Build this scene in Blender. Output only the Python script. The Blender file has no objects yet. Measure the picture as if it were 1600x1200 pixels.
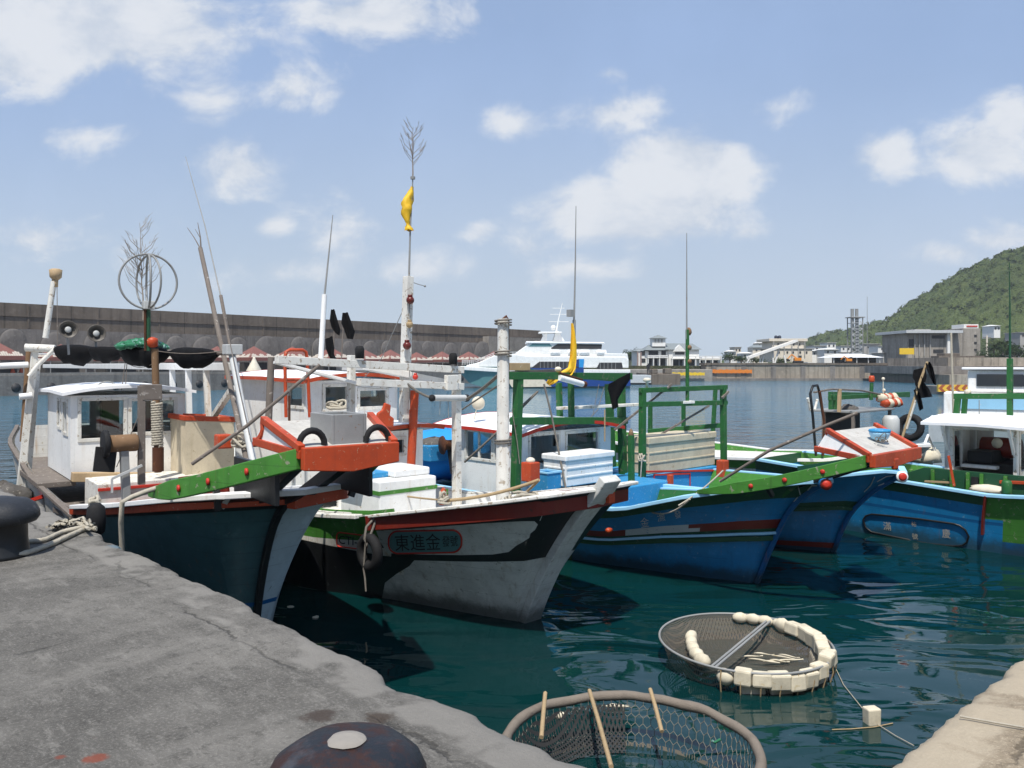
import bpy, bmesh, math, random
from mathutils import Vector, Matrix, noise
from mathutils.bvhtree import BVHTree
random.seed(7)
R = math.radians
SC = bpy.context.scene
COL = SC.collection
# ---------------------------------------------------------------- camera, sky, sun, exposure
F, HZ, EYE = 1300.0, 568.0, 3.0        # focal length and horizon row of the 1600 px photograph, eye height over the water
cd = bpy.data.cameras.new('camera'); cam = bpy.data.objects.new('camera', cd); COL.objects.link(cam)
cam.location = (0, 0, EYE); cam.rotation_euler = (R(90), 0, 0)
cd.sensor_width = 36; cd.lens = 36 * F / 1600; cd.shift_y = -(600 - HZ) / 1600
cd.clip_start = .05; cd.clip_end = 6000
SC.camera = cam
SUN_AZ = Vector((-.17, -.98)).normalized(); SUN_EL = R(63)
sd = bpy.data.lights.new('sun', 'SUN'); sd.energy = 5.0; sd.angle = R(.5); sd.color = (1, .955, .88)
sun = bpy.data.objects.new('sun', sd); COL.objects.link(sun)
sv = Vector((SUN_AZ.x * math.cos(SUN_EL), SUN_AZ.y * math.cos(SUN_EL), math.sin(SUN_EL)))
sun.rotation_euler = sv.to_track_quat('Z', 'Y').to_euler()
W = bpy.data.worlds.new('World'); SC.world = W; W.use_nodes = True
SC.view_settings.view_transform = 'Standard'; SC.view_settings.look = 'None'
SC.view_settings.exposure = .12; SC.view_settings.gamma = 1

class NT:
    def __init__(s, tree): s.t = tree
    def n(s, typ, **kw):
        nd = s.t.nodes.new('ShaderNode' + typ)
        for k, v in kw.items(): setattr(nd, k, v)
        return nd
    def put(s, sock, v):
        if hasattr(v, 'is_output'): s.t.links.new(v, sock)
        elif v is not None: sock.default_value = v
    def math(s, op, a, b=None, c=None, clamp=False):
        nd = s.n('Math', operation=op, use_clamp=clamp)
        for i, v in enumerate((a, b, c)):
            if v is not None: s.put(nd.inputs[i], v)
        return nd.outputs[0]
    def mix(s, fac, a, b, mode='MIX'):
        nd = s.n('Mix', data_type='RGBA', blend_type=mode)
        s.put(nd.inputs[0], fac)
        for i, v in ((6, a), (7, b)):
            s.put(nd.inputs[i], v if hasattr(v, 'is_output') else (*v[:3], 1))
        return nd.outputs[2]
    def ramp(s, fac, a, b, smooth=True):
        nd = s.n('MapRange', interpolation_type='SMOOTHSTEP' if smooth else 'LINEAR')
        s.put(nd.inputs[0], fac); nd.inputs[1].default_value = a; nd.inputs[2].default_value = b
        return nd.outputs[0]
    def noise(s, vec, scale, detail=5, rough=.6, dist=0):
        nd = s.n('TexNoise'); s.put(nd.inputs['Vector'], vec)
        nd.inputs['Scale'].default_value = scale; nd.inputs['Detail'].default_value = detail
        nd.inputs['Roughness'].default_value = rough; nd.inputs['Distortion'].default_value = dist
        return nd.outputs[0]
    def mapping(s, vec, scale, loc=(0, 0, 0)):
        nd = s.n('Mapping'); s.put(nd.inputs[0], vec); nd.inputs['Scale'].default_value = scale; nd.inputs['Location'].default_value = loc
        return nd.outputs[0]

def world():
    t = W.node_tree; t.nodes.clear(); g = NT(t)
    sky = g.n('TexSky', sky_type='NISHITA'); sky.sun_disc = False
    sky.sun_elevation = SUN_EL; sky.sun_rotation = math.atan2(SUN_AZ.x, SUN_AZ.y)
    sky.altitude = 0; sky.air_density = 1.0; sky.dust_density = 1.2; sky.ozone_density = 1.5
    tc = g.n('TexCoord'); sep = g.n('SeparateXYZ'); g.put(sep.inputs[0], tc.outputs['Generated'])
    ay = g.math('MAXIMUM', g.math('ABSOLUTE', sep.outputs[1]), .04)
    gx = g.math('DIVIDE', sep.outputs[0], ay); gz = g.math('DIVIDE', sep.outputs[2], ay)
    cv = g.n('CombineXYZ'); g.put(cv.inputs[0], gx); g.put(cv.inputs[2], gz)
    # clouds: direction (in photo pixels), size, strength
    bl = [(120, 45, 420, 110, 1.1), (30, 95, 190, 80, .9), (570, 20, 230, 55, .85), (460, 135, 75, 55, .62), (335, 160, 80, 70, .5),
          (372, 262, 90, 75, .75), (55, 375, 95, 55, .62), (200, 380, 120, 50, .4), (430, 352, 55, 36, .6), (530, 365, 100, 75, .5), (420, 420, 160, 50, .42),
          (800, 195, 66, 38, .5), (965, 178, 120, 52, .62), (950, 115, 45, 24, .45), (1070, 278, 140, 105, 1.35), (1000, 335, 220, 75, 1.15), (750, 362, 40, 26, .6),
          (825, 385, 70, 60, .5), (1385, 240, 80, 50, .75), (1530, 235, 120, 70, .95), (1575, 190, 60, 60, .8), (1490, 395, 90, 26, .55),
          (1560, 375, 90, 34, .6), (1165, 362, 60, 34, .55), (1215, 170, 80, 40, .35), (120, 215, 90, 40, .35), (680, 420, 160, 36, .35), (930, 420, 200, 44, .42)]
    dens = None
    for px, py, rx, ry, s in bl:
        v1 = g.n('VectorMath', operation='SUBTRACT'); g.put(v1.inputs[0], cv.outputs[0]); v1.inputs[1].default_value = ((px - 800) / F, 0, (HZ - py) / F)
        v2 = g.n('VectorMath', operation='MULTIPLY'); g.put(v2.inputs[0], v1.outputs[0]); v2.inputs[1].default_value = (F / rx, 0, F / ry)
        v3 = g.n('VectorMath', operation='LENGTH'); g.put(v3.inputs[0], v2.outputs[0])
        f = g.math('MULTIPLY_ADD', v3.outputs['Value'], -s, s)
        dens = f if dens is None else g.math('SMOOTH_MAX', dens, f, .12)
    n1 = g.noise(g.mapping(cv.outputs[0], (.8, 1, 1.25)), 9.5, 11, .62, .25)
    d = g.math('ADD', dens, g.math('MULTIPLY', g.math('SUBTRACT', n1, .5), 1.9))
    core = g.ramp(d, .07, .62)
    n2 = g.noise(cv.outputs[0], 3.2, 6, .55)
    veil = g.math('MULTIPLY', g.ramp(n2, .3, .8), .35)
    low = g.ramp(gz, .42, .0)                                   # air whitens towards the horizon
    veil = g.math('ADD', g.math('ADD', g.math('MULTIPLY', veil, .5), .66), g.math('MULTIPLY', low, .25))
    c1 = g.mix(veil, sky.outputs[0], g.mix(low, (3.95, 5.45, 8.4), (5.5, 6.45, 7.55)))
    shade = g.mix(g.ramp(n1, .35, .6), (6.1, 6.7, 7.6), (8.3, 8.5, 8.8))
    c2 = g.mix(g.math('MULTIPLY', core, .86), c1, shade)
    bg = g.n('Background'); g.put(bg.inputs[0], c2); bg.inputs[1].default_value = .092
    o = g.n('OutputWorld'); t.links.new(bg.outputs[0], o.inputs[0])
world()

# ---------------------------------------------------------------- materials (all procedural)
MATS = {}
def newmat(name):
    m = bpy.data.materials.new(name); m.use_nodes = True; t = m.node_tree; t.nodes.clear(); g = NT(t)
    o = g.n('OutputMaterial'); b = g.n('BsdfPrincipled'); t.links.new(b.outputs[0], o.inputs[0])
    MATS[name] = m
    return m, g, b, o
def paint(name, col, rough=.5, dirt=.35, wear=0.0, wearcol=(.25, .2, .15), streak=0.0, streakcol=(.22, .1, .04), scale=3.0, bump=.12, spec=.4, chip=14, seam=0):
    m, g, b, o = newmat(name)
    tc = g.n('TexCoord').outputs['Object']
    n1 = g.noise(tc, scale, 7, .65)
    dk = tuple(c * .55 for c in col)
    c = g.mix(g.math('MULTIPLY', g.ramp(n1, .38, .75), dirt), col, dk)
    n3 = g.noise(tc, scale * 9, 4, .7)
    c = g.mix(g.math('MULTIPLY', g.ramp(n3, .45, .8), dirt * .6), c, tuple(x * .5 + .03 for x in col))
    if streak:
        ns = g.noise(g.mapping(tc, (9, 9, .8)), 1.3, 5, .6)
        c = g.mix(g.math('MULTIPLY', g.ramp(ns, .52, .74), streak), c, streakcol)
    if wear:
        n2 = g.noise(tc, chip, 6, .6, .6)
        c = g.mix(g.math('MULTIPLY', g.ramp(n2, .69 - wear * .25, .72 - wear * .25), .9), c, wearcol)
    hgt = g.noise(tc, scale * 14, 4, .6)
    if seam:                                                  # plank seams, rust weeps and the weed line of a working hull
        sp = g.n('SeparateXYZ'); g.put(sp.inputs[0], tc); zz = g.math('ADD', sp.outputs[2], g.math('MULTIPLY', g.noise(tc, .9, 3), .06))
        ln = g.math('LESS_THAN', g.math('FRACT', g.math('DIVIDE', zz, seam)), .045)
        c = g.mix(g.math('MULTIPLY', g.math('MULTIPLY', ln, g.ramp(g.noise(tc, 2.5, 4), .35, .6)), .42), c, tuple(x * .35 for x in col))
        nr = g.noise(g.mapping(tc, (5, 5, .45)), 1.6, 6, .65)
        c = g.mix(g.math('MULTIPLY', g.ramp(nr, .60, .74), .45), c, (.17, .085, .04))
        c = g.mix(g.math('MULTIPLY', g.ramp(g.noise(tc, 4.5, 7, .7), .56, .70), .3), c, tuple(min(1, x * 1.5 + .05) for x in col))
        wl = g.ramp(g.math('ADD', sp.outputs[2], g.math('MULTIPLY', g.math('SUBTRACT', g.noise(tc, 3.5, 6, .7), .5), .35)), .26, .06)
        c = g.mix(g.math('MULTIPLY', wl, .75), c, (.022, .034, .02))
        hgt = g.math('SUBTRACT', hgt, g.math('MULTIPLY', ln, 1.2))
    g.put(b.inputs['Base Color'], c)
    g.put(b.inputs['Roughness'], g.math('MULTIPLY_ADD', n1, .3, max(rough - .12, .03)))
    b.inputs['Specular IOR Level'].default_value = spec
    bp = g.n('Bump'); bp.inputs['Strength'].default_value = bump; bp.inputs['Distance'].default_value = .01
    g.put(bp.inputs['Height'], hgt); g.put(b.inputs['Normal'], bp.outputs[0])
    return m
def M(n): return MATS[n]
paint('white', (.80, .80, .78), .42, .3, .16, (.5, .44, .35), streak=.3, streakcol=(.52, .42, .3))
paint('worn_white', (.70, .685, .63), .55, .5, .42, (.33, .27, .2), streak=.35, streakcol=(.35, .22, .12))
paint('hull_white', (.60, .60, .56), .45, .6, .2, (.3, .29, .25), streak=.45, streakcol=(.3, .25, .17), seam=.17)
paint('rusty_white', (.68, .66, .60), .5, .3, .25, (.4, .33, .2), streak=.55, streakcol=(.4, .22, .07), seam=.17)
paint('roof_white', (.88, .88, .88), .4, .08)
paint('grey_wood', (.17, .145, .125), .8, .5, .3, (.34, .31, .28), scale=5, spec=.2)
paint('brown_wood', (.20, .12, .065), .75, .5, .2, (.32, .26, .2), scale=5, spec=.2)
paint('tan_wood', (.42, .3, .17), .7, .45, .2, (.55, .48, .38), scale=5)
paint('green', (.055, .21, .028), .5, .5, .3, (.24, .25, .17), streak=.35, streakcol=(.02, .05, .01), seam=.17)
paint('dark_green', (.018, .115, .026), .5, .5, .34, (.12, .13, .08), scale=5)
paint('deep_green', (.012, .07, .03), .5, .35, .15, (.12, .15, .1))
paint('orange', (.47, .06, .014), .45, .65, .22, (.42, .3, .2), streak=.35, streakcol=(.2, .035, .015), chip=30)
paint('red_brown', (.17, .016, .008), .42, .45, .14, (.05, .02, .015), streak=.1)
paint('red', (.5, .03, .015), .5, .35, .15, (.35, .2, .15))
paint('hull_black', (.010, .011, .012), .4, .4, .1, (.05, .06, .06))
paint('hull_teal', (.05, .125, .135), .38, .5, .14, (.12, .15, .15), streak=.3, streakcol=(.02, .05, .06), seam=.17)
paint('hull_blue', (.009, .19, .43), .35, .45, .16, (.12, .28, .42), streak=.3, streakcol=(.006, .06, .15), seam=.17)
paint('bound_cloth', (.20, .17, .14), .9, .5, .2, (.12, .1, .09), scale=6, bump=.5, spec=.1)
paint('lamp_metal', (.09, .08, .068), .5, .4, .2, (.25, .22, .18))
paint('hull_lit_side', (.46, .55, .57), .4, .35, .08, (.15, .2, .2), seam=.17)  # port side of the teal hull: light off the water put into the colour
paint('hull_navy', (.006, .10, .27), .35, .3, .06, (.05, .1, .2), seam=.17)
paint('cabin_blue', (.03, .25, .50), .5, .3, .26, (.4, .5, .55), chip=30)
paint('bright_blue', (.02, .27, .62), .5, .25)
paint('light_blue', (.32, .60, .80), .45, .22, .12, (.6, .65, .7))
paint('stripe_grey', (.5, .52, .53), .5, .3, .2, (.1, .2, .35))
paint('beige', (.58, .50, .36), .6, .5, .2, (.36, .28, .17), streak=.25, streakcol=(.3, .22, .12))
paint('cream', (.66, .60, .48), .6, .35, .12, (.45, .38, .26))
paint('foam', (.62, .56, .43), .8, .55, .3, (.5, .42, .27), scale=8, spec=.15)
paint('rope', (.46, .42, .34), .9, .45, 0, scale=25, bump=.6, spec=.1)
paint('rope_dark', (.20, .18, .155), .9, .45, 0, scale=25, bump=.6, spec=.1)
paint('rope_tan', (.42, .31, .18), .9, .4, 0, scale=25, bump=.6, spec=.1)
paint('rubber', (.011, .011, .012), .75, .4, .12, (.05, .05, .05), scale=6, bump=.3, spec=.3)
paint('black_cloth', (.006, .006, .007), .85, .3, 0, scale=8, bump=.5, spec=.15)
paint('dark', (.012, .012, .013), .6, .3)
paint('interior', (.05, .046, .042), .7, .5)
paint('rust', (.085, .032, .016), .75, .5, .3, (.17, .075, .03), scale=5, bump=.5, spec=.25)
paint('grey_metal', (.26, .265, .26), .5, .4, .2, (.2, .12, .07))
paint('pale_metal', (.48, .49, .48), .45, .3, .1, (.3, .22, .15))
paint('aluminium', (.55, .50, .43), .4, .3, .1, (.4, .36, .3))
paint('red_bulb', (.12, .018, .012), .25, .3)
paint('yellow', (.75, .46, .02), .6, .25, .25, (.55, .07, .02), chip=16)
paint('plain_yellow', (.75, .5, .03), .6, .2)
paint('machine_orange', (.72, .25, .02), .5, .3)
paint('banner_orange', (.7, .2, .02), .6, .3, .3, (.75, .45, .1), chip=6)
paint('deck_grey', (.50, .48, .44), .7, .6, .3, (.3, .26, .22), streak=.4, streakcol=(.28, .24, .2), scale=4)
paint('net_green', (.03, .20, .10), .8, .6, .6, (.22, .36, .34), scale=20, bump=.8)
paint('wire', (.20, .19, .16), .7, .4)
paint('net_grey', (.12, .11, .10), .9, .6, .3, (.3, .28, .24), scale=20, bump=.9)
paint('teal_tone', (.10, .24, .25), .4, .3)
paint('navy', (.008, .05, .22), .35, .25)
paint('tank_navy', (.01, .016, .035), .5, .3)
paint('tent_red', (.20, .08, .065), .7, .35, 0)
paint('tent_white', (.46, .41, .35), .8, .3)
paint('house_white', (.78, .77, .74), .7, .3)
paint('house_cream', (.70, .63, .52), .7, .3, 0, streak=.15, scale=.4)
paint('house_grey', (.36, .35, .33), .8, .35, scale=.5)
paint('roof_grey', (.20, .225, .23), .7, .25, scale=1)
paint('brick_mauve', (.30, .22, .2), .8, .35, scale=1)
paint('opening', (.03, .03, .032), .6, .3)
paint('pale_bark', (.26, .22, .18), .85, .4, scale=5)
paint('skin', (.4, .24, .16), .6, .1)
paint('cloth_dark', (.02, .02, .025), .9, .2)
paint('stone', (.36, .28, .22), .85, .5, scale=.6)
def concrete(name, col, scale=.5, streak=.5, seam=0.0, band=(0, 0)):
    m, g, b, o = newmat(name); tc = g.n('TexCoord').outputs['Object']
    n1 = g.noise(tc, scale, 8, .65)
    c = g.mix(g.ramp(n1, .3, .72), col, tuple(x * .6 for x in col))
    ns = g.noise(g.mapping(tc, (1.6, 1.6, .12)), 1.0, 6, .65)
    c = g.mix(g.math('MULTIPLY', g.ramp(ns, .45, .7), streak), c, tuple(x * .34 for x in col))
    n2 = g.noise(tc, scale * 12, 5, .6)
    c = g.mix(g.math('MULTIPLY', g.ramp(n2, .5, .75), .35), c, tuple(min(1, x * 1.5) for x in col))
    if seam:
        sp = g.n('SeparateXYZ'); g.put(sp.inputs[0], tc)
        fr = g.math('FRACT', g.math('DIVIDE', sp.outputs[0], seam))
        c = g.mix(g.math('MULTIPLY', g.math('LESS_THAN', fr, .025), .6), c, tuple(x * .3 for x in col))
    g.put(b.inputs['Base Color'], c); b.inputs['Roughness'].default_value = .85; b.inputs['Specular IOR Level'].default_value = .2
    bp = g.n('Bump'); bp.inputs['Strength'].default_value = .5; bp.inputs['Distance'].default_value = .05
    g.put(bp.inputs['Height'], n2); g.put(b.inputs['Normal'], bp.outputs[0])
    return m
concrete('wall_concrete', (.185, .152, .122), .12, .6, 7.0)
concrete('pale_concrete', (.30, .275, .245), .3, .4)
concrete('arch_concrete', (.25, .222, .195), .4, .6)
concrete('grey_concrete', (.235, .215, .195), .3, .6)
concrete('plant_concrete', (.38, .345, .30), .15, .7)
concrete('quay_wall', (.38, .33, .265), .12, .95, 5.2)
def _ql(px, py):
    Y = 1.5 * F / (py - HZ); X = (px - 800) / F * Y; dx, dy = X - .845, Y - 2.53; return (-.68 * dx + .733 * dy, -(.733 * dx + .68 * dy) * -1)
STAINS = [(*_ql(150, 1186), .05, (.22, .055, .03)), (*_ql(92, 1184), .03, (.2, .06, .04)), (*_ql(500, 1118), .09, (.05, .035, .028)), (*_ql(590, 1122), .08, (.055, .04, .03)), (*_ql(190, 852), .12, (.12, .19, .24))]
def quay_mat(name, base, dark, light, stain=True):
    m, g, b, o = newmat(name); tc = g.n('TexCoord').outputs['Object']
    st = g.mapping(tc, (1, .55, 1))
    n1 = g.noise(st, 1.1, 9, .68, .5); n2 = g.noise(tc, 11, 10, .8); n3 = g.noise(g.mapping(tc, (1.4, 5, 1)), 2.6, 10, .8); n4 = g.noise(tc, 70, 8, .85)
    c = g.mix(g.ramp(n1, .40, .62), dark, base)
    n5 = g.noise(tc, 2.6, 9, .75)
    c = g.mix(g.math('MULTIPLY', g.ramp(n5, .5, .68), .45), c, tuple(x * .62 for x in dark))
    c = g.mix(g.math('MULTIPLY', g.ramp(n3, .5, .66), .6), c, light)
    c = g.mix(g.math('MULTIPLY', g.ramp(n2, .50, .62), .55), c, tuple(x * .55 for x in dark))
    c = g.mix(g.math('MULTIPLY', g.ramp(n4, .5, .62), .4), c, tuple(x * 1.5 for x in light))
    sp = g.n('SeparateXYZ'); g.put(sp.inputs[0], tc)
    wob = g.math('MULTIPLY', g.math('SUBTRACT', g.noise(tc, 2.2, 6, .7), .5), .26)
    yy = g.math('ADD', sp.outputs[1], wob)
    edge = g.ramp(yy, -.32, -.27)
    pat = g.math('MULTIPLY', edge, g.ramp(g.noise(tc, 1.7, 4, .6), .44, .54))
    c = g.mix(g.math('MULTIPLY', pat, .75), c, light)
    seamd = g.math('ABSOLUTE', g.math('ADD', yy, .34))
    seam = g.math('MULTIPLY', g.math('MULTIPLY', g.ramp(seamd, .014, .003), g.ramp(g.noise(tc, 1.3, 3), .42, .56)), .6)
    c = g.mix(seam, c, tuple(x * .3 for x in dark))
    vo = g.n('TexVoronoi', feature='DISTANCE_TO_EDGE'); vo.inputs['Scale'].default_value = .42
    wv = g.n('VectorMath', operation='MULTIPLY_ADD'); nn = g.n('TexNoise'); nn.inputs['Scale'].default_value = 1.6; nn.inputs['Detail'].default_value = 7
    g.put(nn.inputs[0], tc); g.put(wv.inputs[0], nn.outputs['Color']); wv.inputs[1].default_value = (.9, .9, 0); g.put(wv.inputs[2], tc)
    g.put(vo.inputs['Vector'], wv.outputs[0])
    crack = g.math('MULTIPLY', g.ramp(vo.outputs['Distance'], .008, .001), g.ramp(g.noise(tc, .7, 2), .45, .6))
    c = g.mix(g.math('MULTIPLY', crack, .7), c, tuple(x * .3 for x in dark))
    if stain:
        for sx, sy, sr, sc in STAINS:
            dv = g.n('VectorMath', operation='DISTANCE'); g.put(dv.inputs[0], tc); dv.inputs[1].default_value = (sx, sy, 1.5)
            dd = g.math('ADD', dv.outputs['Value'], g.math('MULTIPLY', g.math('SUBTRACT', g.noise(tc, 11, 6, .7), .5), sr * 2.2))
            c = g.mix(g.math('MULTIPLY', g.ramp(dd, sr, sr * .45), .8), c, sc)
        r = g.math('MULTIPLY', g.ramp(g.noise(tc, 1.6, 3, .5), .66, .72), g.ramp(g.noise(tc, 9, 4, .6), .5, .6))
        c = g.mix(g.math('MULTIPLY', r, .75), c, (.2, .075, .045))
    g.put(b.inputs['Base Color'], c); b.inputs['Roughness'].default_value = .88; b.inputs['Specular IOR Level'].default_value = .22
    h = g.math('ADD', g.math('MULTIPLY', n2, 1.0), g.math('MULTIPLY', n4, .35))
    h = g.math('SUBTRACT', h, g.math('MULTIPLY', g.math('MAXIMUM', seam, crack), .9))
    bp = g.n('Bump'); bp.inputs['Strength'].default_value = .75; bp.inputs['Distance'].default_value = .02
    g.put(bp.inputs['Height'], h); g.put(b.inputs['Normal'], bp.outputs[0])
quay_mat('quay_concrete', (.172, .162, .145), (.104, .098, .088), (.235, .222, .20))
quay_mat('lit_pier_concrete', (.36, .295, .21), (.25, .20, .14), (.46, .39, .29), False)  # quay concrete tinted warmer and paler: yellower light put into the colour
def glass(name, tint, refl=1.0, rough=.02):
    m, g, b, o = newmat(name); t = m.node_tree; t.nodes.remove(b)
    tr = g.n('BsdfTransparent'); tr.inputs[0].default_value = (*tint, 1)
    gl = g.n('BsdfGlossy'); gl.inputs['Roughness'].default_value = rough
    fr = g.n('Fresnel'); fr.inputs[0].default_value = 1.5
    f = g.math('MULTIPLY_ADD', fr.outputs[0], 1.0 * refl, .04)
    mx = g.n('MixShader'); g.put(mx.inputs[0], f); t.links.new(tr.outputs[0], mx.inputs[1]); t.links.new(gl.outputs[0], mx.inputs[2])
    t.links.new(mx.outputs[0], o.inputs[0])
glass('glass', (.7, .78, .78)); glass('dark_glass', (.16, .2, .22), 1.4)
def net_mat(name, col, opa, scale):
    m, g, b, o = newmat(name); t = m.node_tree
    g.put(b.inputs['Base Color'], (*col, 1)); b.inputs['Roughness'].default_value = .8
    tc = g.n('TexCoord').outputs['Object']; sp = g.n('SeparateXYZ'); g.put(sp.inputs[0], tc)
    a = g.math('FRACT', g.math('MULTIPLY', g.math('ADD', sp.outputs[0], sp.outputs[1]), scale))
    c = g.math('FRACT', g.math('MULTIPLY', g.math('SUBTRACT', sp.outputs[0], sp.outputs[1]), scale))
    k = g.math('MAXIMUM', g.math('LESS_THAN', a, opa), g.math('LESS_THAN', c, opa))
    tr = g.n('BsdfTransparent'); mx = g.n('MixShader'); g.put(mx.inputs[0], k)
    t.links.new(tr.outputs[0], mx.inputs[1]); t.links.new(b.outputs[0], mx.inputs[2]); t.links.new(mx.outputs[0], o.inputs[0])
net_mat('fine_net', (.13, .11, .085), .22, 45)
net_mat('dark_net', (.02, .02, .02), .4, 30)
net_mat('bag_net', (.16, .14, .11), .3, 30)
def foliage(name, a, bcol, scale):
    m, g, b, o = newmat(name); tc = g.n('TexCoord').outputs['Object']
    n = g.noise(tc, scale, 8, .7); n2 = g.noise(tc, scale * .15, 3, .6); n3 = g.noise(tc, scale * 5, 4, .7)
    c = g.mix(g.ramp(n, .35, .68), a, bcol)
    c = g.mix(g.math('MULTIPLY', g.ramp(n2, .45, .7), .45), c, tuple(x * 1.5 for x in bcol))
    c = g.mix(g.math('MULTIPLY', g.ramp(n3, .45, .75), .5), c, tuple(x * .4 for x in a))
    g.put(b.inputs['Base Color'], c); b.inputs['Roughness'].default_value = .75; b.inputs['Specular IOR Level'].default_value = .2
    bp = g.n('Bump'); bp.inputs['Strength'].default_value = .8; bp.inputs['Distance'].default_value = 1.2 / scale
    g.put(bp.inputs['Height'], n3); g.put(b.inputs['Normal'], bp.outputs[0])
foliage('hill_green', (.06, .098, .024), (.14, .175, .052), .22)
foliage('scrub_leaf', (.075, .115, .03), (.15, .185, .055), .12)
foliage('leaf', (.020, .045, .012), (.07, .11, .028), 1.2)
foliage('palm_leaf', (.03, .055, .018), (.075, .1, .03), 1.2)
foliage('scrub', (.05, .07, .03), (.14, .13, .07), .3)
def water_mat():
    m, g, b, o = newmat('water'); tc = g.n('TexCoord').outputs['Object']
    nb = g.noise(tc, .12, 4, .55)
    c = g.mix(g.ramp(nb, .35, .7), (.0011, .019, .0205), (.0016, .027, .0265))
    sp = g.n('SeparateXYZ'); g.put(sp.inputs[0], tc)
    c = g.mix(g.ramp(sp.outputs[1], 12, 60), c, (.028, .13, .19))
    g.put(b.inputs['Base Color'], c); b.inputs['Roughness'].default_value = .03; b.inputs['IOR'].default_value = 1.333
    b.inputs['Specular IOR Level'].default_value = .75
    w1 = g.noise(g.mapping(tc, (.8, 1.6, 1)), 0.85, 2, .4, .7)
    w2 = g.noise(g.mapping(tc, (1, 1.8, 1)), 6.5, 3, .5, .4)
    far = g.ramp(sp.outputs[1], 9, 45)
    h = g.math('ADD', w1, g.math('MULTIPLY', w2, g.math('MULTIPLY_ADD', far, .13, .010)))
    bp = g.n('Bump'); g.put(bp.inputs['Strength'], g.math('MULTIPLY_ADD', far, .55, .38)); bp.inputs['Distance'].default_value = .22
    g.put(bp.inputs['Height'], h); g.put(b.inputs['Normal'], bp.outputs[0])
water_mat()

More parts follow.
